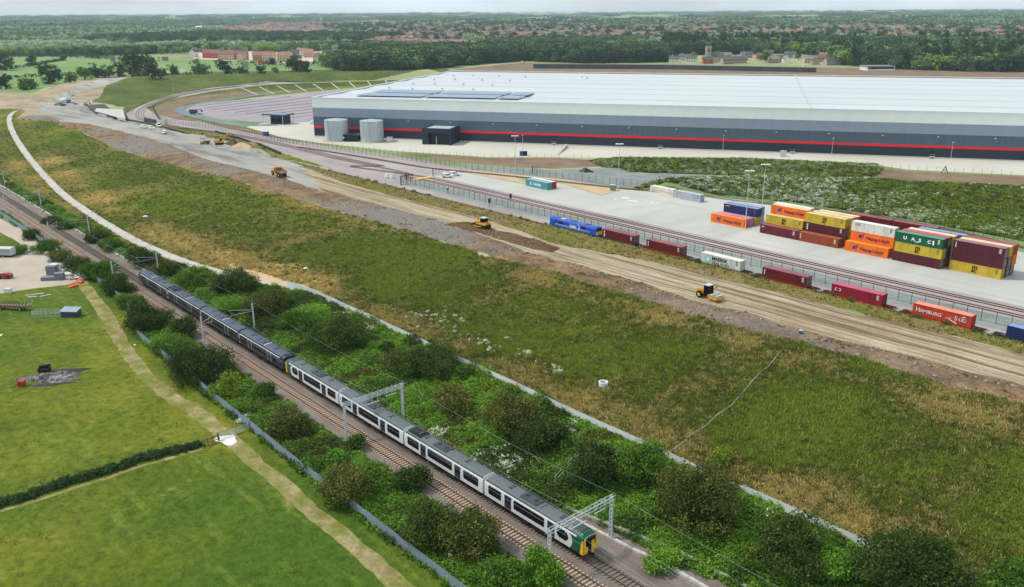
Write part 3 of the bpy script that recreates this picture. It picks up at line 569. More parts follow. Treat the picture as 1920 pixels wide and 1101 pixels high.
for i, k in enumerate(('rear', 'mid', 'mid p', 'front')): carriage(U1, .35 + i * 20.35, k, 'white')
U2 = empty('passenger_train', (-163.2, 0, 0), label='dark navy electric train coupled behind the white one', cat='train')
for i, k in enumerate(('rear', 'mid p', 'mid', 'front')): carriage(U2, .3 + i * 20.3, k, 'dark')

# ---------------------------------------------------------------- fences
def palisade(h, L, mats, wv=.09, gap=.15):
    m = MB()
    for x in np.arange(.05, L - .03, gap):
        m.add([(x, 0, .05), (x + wv, 0, .05), (x + wv, 0, h - .12), (x + wv * .5, .01, h), (x, 0, h - .12), (x, .03, .05), (x + wv, .03, .05), (x + wv, .03, h - .12), (x + wv * .5, .03, h), (x, .03, h - .12)],
              [(0, 1, 2, 3, 4), (9, 8, 7, 6, 5), (0, 5, 6, 1), (1, 6, 7, 2), (2, 7, 8, 3), (3, 8, 9, 4), (4, 9, 5, 0)])
    m.box(0, L, .035, .09, .35, .42); m.box(0, L, .035, .09, h - .5, h - .43)
    return m.mesh('palisade_panel', mats)
POST = MB().box(-.05, .05, .03, .13, -.5, 1.75).mesh('fence_post', [M['galv']])
def fence_run(name, line, step, panel, post, label, cat, skip=lambda x, y: False, dz=0, tilt=.0):
    t = empty(name, (0, 0, 0), label=label, cat=cat)
    L = np.array(line, float); seg = np.hypot(*np.diff(L, axis=0).T); cum = np.r_[0, np.cumsum(seg)]
    d = np.arange(0, cum[-1] - step, step); P = np.stack([np.interp(np.r_[d, d[-1] + step], cum, L[:, 0]), np.interp(np.r_[d, d[-1] + step], cum, L[:, 1])], 1); zz_ = Z(P[:, 0], P[:, 1]) + dz
    for i in range(len(d)):
        if skip(P[i][0], P[i][1]): continue
        a, b = P[i], P[i + 1]; rz = math.atan2(b[1] - a[1], b[0] - a[0]); ry = -math.atan2(zz_[i + 1] - zz_[i], step)
        if panel is not None:
            o = inst('panel', panel, t, (a[0], a[1], zz_[i]), rz); o.rotation_euler = (random.uniform(-tilt, tilt), ry, rz)
        o = inst('post', post, t, (a[0], a[1], zz_[i]), rz)
    return t
fence_run('palisade_fence', FEN_L[1:], 2.75, palisade(1.9, 2.75, [M['fence_blue']]), POST, 'long blue-grey steel palisade fence between the fields and the railway', 'fence', tilt=.03)
fence_run('palisade_fence', [(-128, 23.5), (-118, 25), (-80, 25.1), (-20, 24.7), (60, 25.6), (110, 25.8)], 2.75, palisade(1.7, 2.75, [M['fence_white']], .12, .14), POST, 'pale steel palisade fence at the foot of the grass embankment', 'fence', tilt=.02)
# thin dark mesh fences round the terminal
m = MB()
for z_ in (.1, .9, 1.7, 2.42): m.box(0, 3, .03, .045, z_, z_ + .02)
for x in np.arange(.3, 3, .3): m.box(x, x + .012, .03, .042, .1, 2.42)
WIREP = m.mesh('mesh_panel', [M['dark_green']])
MPOST = MB().box(-.05, .05, -.05, .05, -.3, 2.75).mesh('mesh_post', [M['dark_green']])
m = MB(); m.box(-.05, .05, -.05, .05, -.3, 2.4); LPOST = m.mesh('light_post', [M['grey']])
fence_run('mesh_fence', [(-213, 117.8), (60, 117.9)], 3.0, WIREP, MPOST, 'tall dark mesh fence between the wagon siding and the terminal tracks', 'fence')
fence_run('mesh_fence', smooth(PX([(288, 205), (300, 226), (340, 234), (430, 247), (507, 262), (600, 278), (687, 290), (814, 308), (860, 316)]), 3), 3.0, WIREP, MPOST, 'dark mesh fence curving along the far side of the rail fan', 'fence')
fence_run('mesh_fence', PX([(500, 262), (560, 271), (600, 275), (738, 289), (900, 298), (1040, 298), (1130, 301)]), 3.4, None, LPOST, 'thin grey-post fence along the near edge of the warehouse yard', 'fence')
fence_run('mesh_fence', smooth(PX([(862, 318), (960, 326), (1060, 336), (1200, 352), (1330, 364), (1440, 380), (1600, 398), (1740, 422), (1920, 458)]), 3), 3.0, WIREP, MPOST, 'dark mesh fence between the flower bank and the container yard', 'fence')
fence_run('mesh_fence', PX([(1655, 317), (1720, 323), (1820, 327), (1925, 333)]), 3.4, None, LPOST, 'thin grey-post fence right of the low grass bank', 'fence')
m = MB()
for x in (0, 1.2, 2.4, 3.6): m.box(x, x + .08, 0, .08, 0, 3)
for z_ in (.3, 1.2, 2.1, 2.8): m.box(0, 3.7, .02, .06, z_, z_ + .05)
GATE = m.mesh('gate_leaf', [M['dark_green']])
for (u, v, rz, lab) in ((752, 347, .2, 'open dark barred gate leaf left of the yellow rail crossing'), (762, 338, .1, 'dark barred gate leaf just behind the yellow rail crossing'), (812, 330, 1.2, 'dark barred gate leaf near the two parked white vans'), (998, 326, 1.3, 'tall dark gate standing left of the teal container')):
    p = P3(u, v); o = empty('site_gate', p, rz, label=lab, cat='gate'); inst('gate_leaf', GATE, o); m = MB(); m.box(-.15, .15, -.15, .15, 0, 3.2); m.build('gate_post', [M['black']], o)
# terminal tracks, siding and the loop line
def curve_track(line, label, z=None, ties=True):
    t = empty('railway_track', (0, 0, 0), label=label, cat='track')
    L = np.array(line, float); seg = np.hypot(*np.diff(L, axis=0).T); cum = np.r_[0, np.cumsum(seg)]; d = np.linspace(0, cum[-1], max(3, int(cum[-1] / 5)))
    P = np.stack([np.interp(d, cum, L[:, 0]), np.interp(d, cum, L[:, 1])], 1); g = np.gradient(P, axis=0); g /= np.hypot(*g.T)[:, None]; nn = np.stack([-g[:, 1], g[:, 0]], 1); zz_ = (Z(P[:, 0], P[:, 1]) if z is None else np.full(len(P), z)) + .05
    for sd in (-.75, .75):
        c = P + nn * sd; vs = []
        for k in range(len(c)):
            for (o_, h_) in ((-.1, 0), (.1, 0), (.045, .17), (-.045, .17)): vs.append((c[k][0] + nn[k][0] * o_, c[k][1] + nn[k][1] * o_, zz_[k] + h_))
        m = MB(); m.add(vs, [(4 * k + i, 4 * k + (i + 1) % 4, 4 * k + 4 + (i + 1) % 4, 4 * k + 4 + i) for k in range(len(c) - 1) for i in range(4)]); m.build('rail', [M['rust']], t)
    if ties:
        m = MB(); dd = np.arange(0, cum[-1], .75); X = np.interp(dd, cum, L[:, 0]); Y = np.interp(dd, cum, L[:, 1]); A = np.interp(dd, d, np.unwrap(np.arctan2(g[:, 1], g[:, 0]))); ZZ = np.interp(dd, d, zz_)
        for x, y, a, q in zip(X, Y, A, ZZ):
            m.M = Matrix.Translation((x, y, q - .06)) @ Matrix.Rotation(a, 4, 'Z'); m.box(-.12, .12, -1.25, 1.25, 0, .1)
        o = m.build('sleepers', [M['sleeper_dark']], t); o['kind'] = 'stuff'
    return t
SID = 112.6
curve_track([(-262, 113.0), (-200, SID), (120, SID)], 'siding track under the blue locomotive and container wagons')
curve_track(np.vstack([RAILCURVE[:-2], sn([(-225, 124.5), (-205, 126.6), (120, 126.6)])]), 'rusty terminal track nearest the mesh fence, swinging round the loop', ties=False)
curve_track(np.vstack([RAILCURVE[12:-4] + np.array([1.5, 3]), sn([(-260, 121), (-215, 130.6), (120, 131.0)])]), 'rusty terminal track along the concrete container yard', ties=False)
curve_track(smooth(PX([(560, 276), (700, 298), (800, 315), (880, 323), (960, 331), (1060, 342), (1180, 355), (1330, 368), (1450, 384), (1640, 406), (1780, 432), (1925, 466)]), 3), 'rusty track along the far edge of the container yard')
curve_track(RAILCURVE[:20] + np.array([-2.6, -4.6]), 'outer track of the loop behind the car park', ties=False)
# ---------------------------------------------------------------- containers
def corr_panel(L, H, pitch, y, flip):
    vs, fs = [], []; n = int(L / pitch); xs = []
    for i in range(n):
        x = i * L / n; q = L / n; xs += [(x, 0), (x + q * .3, 0), (x + q * .5, .036), (x + q * .8, .036)]
    xs.append((L, 0))
    for (x, d) in xs: vs += [(x, y + (d if not flip else -d), .12), (x, y + (d if not flip else -d), H - .1)]
    for i in range(len(xs) - 1): fs.append((2 * i, 2 * i + 2, 2 * i + 3, 2 * i + 1) if not flip else (2 * i + 1, 2 * i + 3, 2 * i + 2, 2 * i))
    return vs, fs
def cont_meshes(L, H):
    W = 2.44; base = M['white']; o = {}
    m = MB(); pit = .42
    m.add(*corr_panel(L - .2, H, pit, .03, False)); m.v = [(x + .1, y, z) for x, y, z in m.v]
    v, f = corr_panel(L - .2, H, pit, W - .03, True); m.add([(x + .1, y, z) for x, y, z in v], f)
    m.box(.04, .06, .08, W - .08, .1, H - .05); o['wall'] = m.mesh('container_wall', [base])
    m = MB(); n = 24
    for i in range(n):
        x = .1 + (L - .2) * i / n; q = (L - .2) / n; m.box(x, x + q * .6, .1, W - .1, H - .06, H - .01)
    m.box(.1, L - .1, .08, W - .08, H - .09, H - .03); o['roof'] = m.mesh('container_roof', [base])
    m = MB()
    for y in (0, W - .1):
        m.box(.08, L - .08, y, y + .1, .0, .14); m.box(.08, L - .08, y, y + .1, H - .11, H - .005)
        for x in (0, L - .14): m.box(x, x + .14, y, y + .1, .1, H - .1)
    for x in (0, L - .1): m.box(x, x + .1, .1, W - .1, H - .12, H - .006); m.box(x, x + .1, .1, W - .1, 0, .14)
    m.box(.1, L - .1, .1, W - .1, .06, .12); o['frame'] = m.mesh('container_frame', [base])
    m = MB()
    for x in (-.01, L - .17):
        for y in (-.01, W - .16):
            for z in (-.0, H - .115): m.box(x, x + .18, y, y + .17, z, z + .118)
    o['corner'] = m.mesh('corner_castings', [base])
    m = MB(); m.box(0, .05, 0, 1.1, .14, H - .13)
    for y in (.25, .8): m.tube((.09, y, .12), (.09, y, H - .12), .03, 5, 1); m.box(.05, .11, y - .05, y + .25, 1.1, 1.16, 1)
    o['door'] = m.mesh('container_door', [base, base]); return o
CM = {40: cont_meshes(12.19, 2.59), 41: cont_meshes(12.19, 2.59), 20: cont_meshes(6.06, 2.59)}
CP = {}
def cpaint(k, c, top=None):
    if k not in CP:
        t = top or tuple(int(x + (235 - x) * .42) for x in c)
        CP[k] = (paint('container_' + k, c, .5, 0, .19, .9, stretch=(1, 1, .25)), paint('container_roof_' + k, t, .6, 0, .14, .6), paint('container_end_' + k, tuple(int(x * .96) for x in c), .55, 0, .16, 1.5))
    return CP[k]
COLS = {'maroon': (104, 26, 36), 'darkmaroon': (84, 22, 38), 'yellow': (206, 176, 52), 'orange': (246, 118, 14), 'green': (14, 92, 58), 'white': (222, 222, 214), 'navy': (30, 42, 96), 'rust': (150, 66, 34),
        'teal': (78, 158, 168), 'grey': (176, 184, 194), 'tan': (214, 190, 132), 'pink': (206, 130, 184), 'crimson': (150, 26, 52), 'red': (186, 44, 38), 'bluegrey': (120, 150, 176), 'hsred': (202, 62, 44), 'blue': (48, 72, 140), 'midblue': (40, 96, 128)}
TOPS = {'maroon': (158, 92, 100), 'darkmaroon': (170, 112, 130), 'yellow': (224, 208, 140), 'orange': (250, 150, 70), 'green': (92, 160, 138), 'navy': (130, 160, 196), 'rust': (176, 98, 72), 'crimson': (204, 92, 124), 'hsred': (238, 150, 122), 'white': (236, 234, 226), 'tan': (240, 214, 170), 'pink': (214, 150, 196), 'blue': (140, 166, 204)}  # roof colours: faded paint, the orange also with sky sheen put into it
FONTS = {}
def lettering(par, txt, x, z, size, matname, y=-.012, weight=.0, sx=1.0, name='lettering', spacing=1.0):
    key = (txt, size, weight, matname, spacing)
    if key not in FONTS:
        c = bpy.data.curves.new('lettering', 'FONT'); c.body = txt; c.size = size; c.offset = weight; c.extrude = .004; c.space_character = spacing; tmp = bpy.data.objects.new('lettering', c); me = bpy.data.meshes.new_from_object(tmp); me.materials.clear(); me.materials.append(M[matname]); bpy.data.objects.remove(tmp); FONTS[key] = me
    o = bpy.data.objects.new(name, FONTS[key]); COL.objects.link(o); o.parent = par; o.location = (x, y, z); o.rotation_euler = (math.pi / 2, 0, 0); o.scale = (sx, 1, 1); KIDS.setdefault(par.name, []).append(o); return o
M['ink_blue'] = paint('ink_blue', (24, 34, 140), .5, dirt=.03); M['ink_black'] = paint('ink_black', (26, 20, 18), .5, dirt=.03); M['ink_white'] = paint('ink_white', (236, 236, 232), .5, dirt=.03); M['ink_navy'] = paint('ink_navy', (30, 30, 96), .5, dirt=.03); M['ink_grey'] = paint('ink_grey', (96, 104, 112), .5, dirt=.03); M['ink_cyan'] = paint('ink_cyan', (120, 200, 220), .5, dirt=.03); M['ink_red'] = paint('ink_red', (214, 66, 60), .5, dirt=.03); M['ink_orange'] = paint('ink_orange', (240, 150, 50), .5, dirt=.03)
def decal(par, polys, matname, y=-.012, name='emblem'):
    m = MB()
    for p in polys: m.prism(p, y - .006, y)
    return m.build(name, [M[matname]], par)
def circle(cx, cz, r, k=16, a0=0, a1=6.2832): return [(cx + r * math.cos(a0 + (a1 - a0) * i / k), cz + r * math.sin(a0 + (a1 - a0) * i / k)) for i in range(k)]
def arc(cx, cz, r, w_, a0, a1, k=10):
    o = []
    for i in range(k):
        a, b = a0 + (a1 - a0) * i / k, a0 + (a1 - a0) * (i + 1) / k; t0 = math.sin(math.pi * (i + .3) / (k + .6)) * w_; t1 = math.sin(math.pi * (i + 1.3) / (k + .6)) * w_
        o.append([(cx + r * math.cos(a), cz + r * math.sin(a)), (cx + r * math.cos(b), cz + r * math.sin(b)), (cx + (r - t1) * math.cos(b), cz + (r - t1) * math.sin(b)), (cx + (r - t0) * math.cos(a), cz + (r - t0) * math.sin(a))][::-1])
    return o
def marks(o, kind, L=12.19, H=2.59):
    if kind == 'hapag':
        lettering(o, 'Hapag-Lloyd', L * .36, .82, 1.22, 'ink_navy', weight=.022, sx=1.08)
        def hexg(cx, cz): return [[(cx - .62, cz - .5), (cx - .2, cz - .5), (cx + .02, cz + .02), (cx + .3, cz + .6), (cx - .12, cz + .6), (cx - .72, cz + .1)], [(cx - .05, cz - .55), (cx + .5, cz - .55), (cx + .62, cz - .3), (cx + .2, cz - .25)], [(cx + .1, cz + .0), (cx + .66, cz + .05), (cx + .72, cz + .3), (cx + .22, cz + .22)], [(cx + .35, cz + .42), (cx + .8, cz + .4), (cx + .78, cz + .68), (cx + .42, cz + .66)]]
        decal(o, hexg(L * .245, 1.3), 'ink_blue')
    elif kind == 'msc':
        lettering(o, 'm', L * .44, 1.28, 1.75, 'ink_black', weight=.05); lettering(o, 'sc', L * .435, .5, 1.3, 'ink_black', weight=.045)
    elif kind == 'uasc':
        for ch, f in (('U', .17), ('A', .345), ('S', .5), ('C', .685)): lettering(o, ch, L * f, .98, 1.15, 'ink_white', weight=.05, sx=1.15)
        decal(o, [[(L * .79, .7), (L * .825, .7), (L * .825, 1.9), (L * .79, 1.9)]], 'ink_white'); decal(o, [[(L * .42, .68), (L * .52, .68), (L * .52, .86), (L * .42, .86)]], 'ink_white', name='label_bar')
    elif kind == 'maersk':
        lettering(o, 'MAERSK', L * .29, 1.3, 1.25, 'ink_black', weight=.035, sx=1.05); lettering(o, 'SEALAND', L * .29, .28, 1.1, 'ink_grey', weight=.01, sx=1.12)
        star = [(L * .19 + (.72 if i % 2 == 0 else .4) * math.cos(i * math.pi / 7), 1.25 + (.72 if i % 2 == 0 else .4) * math.sin(i * math.pi / 7)) for i in range(14)]
        decal(o, [circle(L * .19, 1.25, .85, 20)], 'ink_cyan'); decal(o, [star], 'ink_white', y=-.02, name='star')
    elif kind == 'hamburg':
        lettering(o, 'H', L * .05, .98, 1.35, 'ink_white', weight=.01); lettering(o, 'AMBURG', L * .125, .98, 1.02, 'ink_white', weight=.012, sx=1.12); lettering(o, 'S', L * .72, .98, 1.35, 'ink_white', weight=.01); lettering(o, 'ÜD', L * .79, .98, 1.02, 'ink_white', weight=.012, sx=1.12)
        decal(o, [[(6.1, 1.95), (6.3, 1.75), (8.6, .7), (8.9, .35), (7.8, .8)], [(6.5, .75), (8.8, 1.5), (7.4, 1.15)], [(8.5, .6), (9.3, .2), (9.5, .32), (8.9, .72)]], 'ink_white', name='swoosh')
        decal(o, [[(10.2, 2.1), (11.1, 2.2), (11.0, 2.0), (10.5, 1.95)]], 'ink_white', name='small_mark')
    elif kind == 'hanjin':
        lettering(o, 'HANJIN', L * .36, .88, 1.15, 'ink_white', weight=.04, sx=1.12); decal(o, arc(L * .255, 1.3, .62, .3, 0, 6.28, 16), 'ink_white'); decal(o, [[(L * .24, 1.0), (L * .26, 1.0), (L * .265, 1.6), (L * .245, 1.6)]], 'ink_white', name='stroke')
    elif kind == 'dots': decal(o, [[(.7, z), (1.1, z), (1.1, z + .42), (.7, z + .42)] for z in (.5, 1.1, 1.75)], 'ink_white', name='white_squares')
    elif kind == 'patch': decal(o, [[(.7, 1.85), (1.15, 1.85), (1.15, 2.15), (.7, 2.15)]], 'ink_white', name='white_mark'); lettering(o, 'mc', 1.25, 1.88, .5, 'ink_red', weight=.02)
    elif kind == 'vert': decal(o, [[(.55, z), (.78, z), (.78, z + .2), (.55, z + .2)] for z in (.9, 1.17, 1.44, 1.71, 1.98)], 'ink_white', name='vertical_code')
    elif kind == 'oo': decal(o, arc(1.2, 1.55, .36, .2, .6, 5.7, 12) + arc(2.0, 1.55, .36, .2, 3.7, 8.9, 12), 'ink_white', name='round_letters')
    elif kind == 'kline': lettering(o, 'OOCL', 1.0, 1.75, .6, 'ink_red', weight=.02)
    elif kind == 'small': decal(o, [[(.7, 1.9), (2.2, 1.9), (2.2, 2.15), (.7, 2.15)]], 'ink_orange', name='orange_mark')
    elif kind == 'wide': decal(o, [[(.7, 1.22), (11.2, 1.22), (11.2, 1.42), (.7, 1.42)]], 'ink_orange', name='orange_stripe')
    if kind and kind != 'wide': decal(o, [[(L - 1.3, z), (L - .75, z), (L - .75, z + .12), (L - 1.3, z + .12)] for z in (1.2, 1.45, 1.7, 1.95, 2.15)][:5 if kind != 'hapag' else 0], 'ink_white' if kind in ('patch', 'dots', 'vert', 'uasc', 'oo') else 'ink_grey', name='code_panel') if kind != 'hapag' else None
def container(x, y, z, col, label, mark=None, L=40, rz=0, end='door', top=None, grp=None):
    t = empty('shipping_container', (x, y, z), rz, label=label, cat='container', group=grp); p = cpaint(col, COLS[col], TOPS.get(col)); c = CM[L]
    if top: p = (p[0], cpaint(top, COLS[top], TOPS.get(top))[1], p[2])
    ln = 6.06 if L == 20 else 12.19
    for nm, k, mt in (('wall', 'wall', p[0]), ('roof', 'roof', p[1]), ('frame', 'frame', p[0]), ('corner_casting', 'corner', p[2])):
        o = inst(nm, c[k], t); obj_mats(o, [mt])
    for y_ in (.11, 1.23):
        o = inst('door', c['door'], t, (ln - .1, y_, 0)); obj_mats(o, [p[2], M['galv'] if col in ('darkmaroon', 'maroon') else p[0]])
    marks(t, mark, ln); return t
H1 = 2.6; g = 'shipping containers stacked on the concrete yard'
def st(x, y, lvl, col, label, mark=None, **k): return container(x + random.uniform(-.05, .05), y, 5.02 + lvl * H1, col, label, mark, grp=g, **k)
R = lambda k: 150 + 2.62 * k
# stack A
st(-90.6, 151.0, 0, 'orange', 'orange container with blue Hapag-Lloyd lettering alone in front of the navy one', 'hapag')
st(-90.4, R(1) + 1, 0, 'pink', 'pale pink container squeezed between the lone orange one and the yellow one', None)
st(-89.8, R(2) + 1.1, 0, 'yellow', 'yellow container on the ground under the navy one', None)
st(-89.8, R(2) + 1.1, 1, 'navy', 'navy container on top of a yellow one at the left end of the stacks', 'small')
st(-90.4, R(3) + 1.2, 0, 'grey', 'grey container on the ground behind the navy one', None); st(-90.4, R(3) + 1.2, 1, 'bluegrey', 'pale blue-grey container on the upper tier behind the navy one', None)
# stack B
st(-72.1, R(0), 0, 'maroon', 'maroon container on the ground in front of the stepped yellow and orange pair', 'patch')
st(-72.0, R(1), 0, 'darkmaroon', 'dark maroon container under the leftmost large yellow MSC one'); st(-72.1, R(1), 1, 'yellow', 'yellow MSC container one tier above the leftmost maroon, below the top orange', 'msc')
st(-72.0, R(2), 0, 'rust', 'rust container at the foot of the leftmost three-high column'); st(-72.0, R(2), 1, 'maroon', 'maroon container in the middle of the leftmost three-high column'); st(-72.2, R(2), 2, 'orange', 'topmost orange Hapag-Lloyd container, highest of the leftmost tall stack', 'hapag', top='tan')
st(-72.6, R(3), 0, 'grey', 'grey container on the ground behind the topmost orange one'); st(-72.6, R(3), 1, 'grey', 'grey container in the middle tier behind the topmost orange one'); st(-73.0, R(3), 2, 'white', 'white container on the top tier just behind the topmost orange one')
# stack C
st(-59.4, R(0), 0, 'rust', 'rust-brown container on the ground in front of the maroon and yellow pair', 'vert', )
st(-59.3, R(1), 0, 'rust', 'rust container under the dark maroon one with white squares'); st(-59.3, R(1), 1, 'darkmaroon', 'dark maroon container with three white squares, under a yellow MSC one', 'dots'); st(-59.3, R(1), 2, 'yellow', 'top yellow MSC container second stack from the left', 'msc')
for l in range(2): st(-59.0, R(2), l, 'yellow', ('yellow container on the ground one row behind the white-squared maroon one', 'yellow container in the middle tier behind the white-squared maroon one')[l])
st(-59.0, R(2), 2, 'yellow', 'yellow container on the top tier directly behind the second MSC one', top='tan')
for l in range(3): st(-58.6, R(3), l, 'hsred', ('pale red container on the ground at the back of the second stack', 'pale red container in the middle tier at the back of the second stack', 'pale red-ended container with tan roof at the back of the second stack')[l], top='hsred' if l < 2 else 'tan')
for i, x in enumerate((-50.5, -38.0)):
    for l in range(3): st(x, R(4) + .6, l, 'maroon', '%s maroon container of the back row, %s tier behind the white one' % (('left', 'right')[i], ('lowest', 'middle', 'top')[l]))
# stack D
st(-45.2, R(0), 0, 'orange', 'orange Hapag-Lloyd container on the ground in the middle of the yard', 'hapag')
st(-45.0, R(1), 0, 'orange', 'orange container on the ground hidden behind the front Hapag-Lloyd one'); st(-45.1, R(1), 1, 'orange', 'orange Hapag-Lloyd container in the middle tier under the white one', 'hapag'); st(-45.2, R(1), 2, 'white', 'white container with small red letters on top of two orange ones', 'kline')
# stack E
st(-31.6, R(0), 0, 'darkmaroon', 'dark maroon container at the bottom of the green-topped stack', None); st(-31.5, R(0), 1, 'yellow', 'yellow MSC container between the green one and the dark maroon one', 'msc'); st(-31.6, R(0), 2, 'green', 'green UASC container on top of the front column', 'uasc')
st(-31.3, R(1), 0, 'rust', 'rust container at the bottom of the second column behind the green one'); st(-31.4, R(1), 1, 'midblue', 'dark teal container in the middle tier behind the green one'); st(-31.4, R(1), 2, 'darkmaroon', 'dark maroon container on top directly behind the green one', top='crimson')
st(-31.0, R(2), 0, 'grey', 'grey container at the bottom of the third column behind the green one'); st(-30.8, R(2), 1, 'yellow', 'yellow container in the middle tier two rows behind the green one'); st(-31.0, R(2), 2, 'yellow', 'yellow container with tan roof on top two rows behind the green one', top='tan')
for l in range(3): st(-29.5, R(3) + .2, l, ('grey', 'grey', 'blue')[l], 'back row container of the green stack, %s' % ('grey and on the ground', 'grey and in the middle', 'blue and on top')[l])
# stack F
st(-17.7, R(0) + 2, 0, 'yellow', 'yellow MSC container on the ground at the right end of the stacks', 'msc'); st(-17.6, R(0) + 2, 1, 'darkmaroon', 'dark maroon container in the middle of the rightmost front column', None); st(-17.6, R(0) + 2, 2, 'darkmaroon', 'dark maroon container on top of the rightmost front column', 'vert')
st(-17.5, R(1) + 2, 0, 'darkmaroon', 'dark maroon container on the ground one row back in the rightmost stack'); st(-17.4, R(1) + 2, 1, 'darkmaroon', 'dark maroon container in the middle tier one row back in the rightmost stack'); st(-17.5, R(1) + 2, 2, 'yellow', 'yellow-ended container with cream roof in the middle of the rightmost stack top', top='tan')
st(-17.4, R(2) + 2, 0, 'maroon', 'maroon container on the ground at the back of the rightmost stack'); st(-17.2, R(2) + 2, 1, 'orange', 'orange container in the middle tier at the back of the rightmost stack'); st(-17.3, R(2) + 2, 2, 'red', 'red container on top at the back of the rightmost stack', top='maroon')
# loose ones
container(-174.3, 148.3, 5.02, 'teal', 'teal HANJIN container standing open on the concrete by the mesh fence', 'hanjin', rz=-.02)
m = MB(); m.box(0, .05, 0, 1.15, .1, 2.5)
o = container(-174.6, 151.0, 5.02, 'red', 'white-roofed container with red end behind the teal one', None, rz=-.02, top='white')
t = bpy.context.scene.objects.get('shipping_container')
container(-133.2, 172.6, 5.02, 'white', 'white container with thin orange stripe at the far edge of the yard', 'wide', rz=-.05, top='white'); container(-122.2, 172.0, 5.02, 'grey', 'grey container with orange mark at the far edge of the yard', 'small', rz=-.04)

# ---------------------------------------------------------------- wagons with containers, locomotive
def bogie(m, cx, w_=.75):
    m.box(cx - 1.2, cx + 1.2, -1.05, 1.05, .35, .6)
    for dx in (-.9, .9):
        for y in (-w_, w_): m.tube((cx + dx, y - .06, .42), (cx + dx, y + .06, .42), .42, 12)
def wagon(x, label, col, L=18.0):
    t = empty('container_wagon', (x, SID, 3.95), label=label, cat='rail wagon', group='flat wagons standing on the siding')
    m = MB(); m.box(.5, L - .5, -.35, .35, .62, .85); [m.box(a, b_, -1.2, 1.2, .78, .9) for a, b_ in ((.4, 1.0), (3, 3.3), (8.8, 9.2), (14.7, 15), (17, 17.6))]; m.build('underframe', [M['under']], t)
    for y in (-1.28, 1.18): m = MB(); m.box(.4, L - .4, y, y + .1, .62, .92); m.build('side_sill', [col], t)
    for y in (-1.34, 1.3):
        m = MB(); m.box(3, L - 3, y, y + .04, 1.18, 1.24); [m.box(q, q + .06, y, y + .04, .9, 1.2) for q in np.arange(3, L - 3, 2.4)]; m.build('hand_rail', [col], t)
    for cx in (2.2, L - 2.2): m = MB(); bogie(m, cx); m.build('bogie', [M['under']], t)
    for cx in (.0, L - .2): m = MB(); m.tube((cx, -.7, .9), (cx + .4, -.7, .9), .16, 8); m.tube((cx, .7, .9), (cx + .4, .7, .9), .16, 8); m.build('buffer', [M['steel']], t)
CX0 = [-100.6, -83.8, -65.2, -46.5, -27.9, -8.8, 10.2]
info = [('maroon', 'dots', 'maroon container on the wagon nearest the blue locomotive'), ('maroon', 'vert', 'maroon container on the second wagon, left of the Maersk one'), ('white', 'maersk', 'dirty white MAERSK SEALAND container on a wagon'), ('maroon', 'vert', 'red-brown container on the wagon right of the Maersk one'), ('crimson', 'oo', 'crimson container with round white letters on a wagon'), ('hsred', 'hamburg', 'orange-red HAMBURG SÜD container on a wagon'), ('navy', None, 'navy container on the last wagon, cut by the right edge')]
for i, (c_, mk, lb) in enumerate(info):
    container(CX0[i], SID - 1.22, 3.95 + .95, c_, lb, mk, grp='containers riding on the siding wagons')
    wagon(CX0[i] - 3, 'flat rail wagon carrying the ' + ('first maroon', 'second maroon', 'MAERSK', 'red-brown', 'crimson', 'HAMBURG SÜD', 'navy')[i] + ' container', M['red'] if i in (1, 3, 4, 5) else M['dgrey'])
t = empty('freight_locomotive', (-123.6, SID, 3.95), label='bright blue diesel locomotive with yellow end at the head of the wagons', cat='locomotive')
lb = paint('loco_blue', (30, 84, 190), .35, dirt=.1); t.scale = (1, 1, .9)
prof = lambda w_, z0, z1: [(-w_, z0), (-w_, z1 - .7), (-w_ + .25, z1 - .25), (-.6, z1), (.6, z1), (w_ - .25, z1 - .25), (w_, z1 - .7), (w_, z0)]
for ca, cb in ((.9, 3.3), (18.2, 20.6)): m = MB(); m.prism(prof(1.3, 1.3, 3.85), ca, cb, 0, 'x'); m.build('cab', [lb], t)
m = MB(); m.prism(prof(1.12, 1.3, 3.75), 3.3, 18.2, 0, 'x'); m.build('body', [lb], t)
for x in (5.0, 9.3, 15.2): m = MB(); m.box(x, x + 1.6, -.55, .55, 3.72, 3.9); m.build('roof_grille', [M['dgrey'] if x > 9 else M['galv']], t)
for ca, cb in ((4.3, 6.4), (14.4, 16)): m = MB(); m.box(ca, cb, -1.16, -1.1, 2.05, 3.0); m.build('side_grille', [M['black']], t)
for x0 in (20.6, .86): m = MB(); m.box(x0, x0 + .05, -1.0, -.1, 2.5, 3.3); m.box(x0, x0 + .05, .1, 1.0, 2.5, 3.3); m.build('windscreen', [M['glass']], t)
m = MB(); m.box(20.6, 20.95, -1.2, 1.2, 1.0, 2.3); m.build('yellow_end', [M['yellow']], t)
m = MB(); m.box(.4, 21.2, -1.35, 1.35, 1.05, 1.3); m.box(7.5, 13.5, -1.2, 1.2, .35, 1.05); m.build('frame', [lb], t)
for cx in (4.2, 17.2):
    m = MB(); m.box(cx - 2.2, cx + 2.2, -1.1, 1.1, .4, .8); [m.tube((cx + dx, y - .06, .5), (cx + dx, y + .06, .5), .5, 12) for dx in (-1.7, 0, 1.7) for y in (-.75, .75)]; m.build('bogie', [M['under']], t)
m = MB(); [m.tube((3.4, -1.33, z), (18, -1.33, z), .03, 5) for z in (2.0, 1.65)]; [m.tube((x, -1.33, 1.3), (x, -1.33, 2.0), .03, 5) for x in np.arange(3.5, 18, 1.6)]; m.build('hand_rail', [M['ink_white']], t)
lettering(t, 'GBRf', 9.4, 1.75, 1.3, 'ink_white', y=-1.15, weight=.04); decal(t, arc(12.6, 2.3, 1.1, .3, -1.4, 1.5, 12), 'ink_white', y=-1.15)
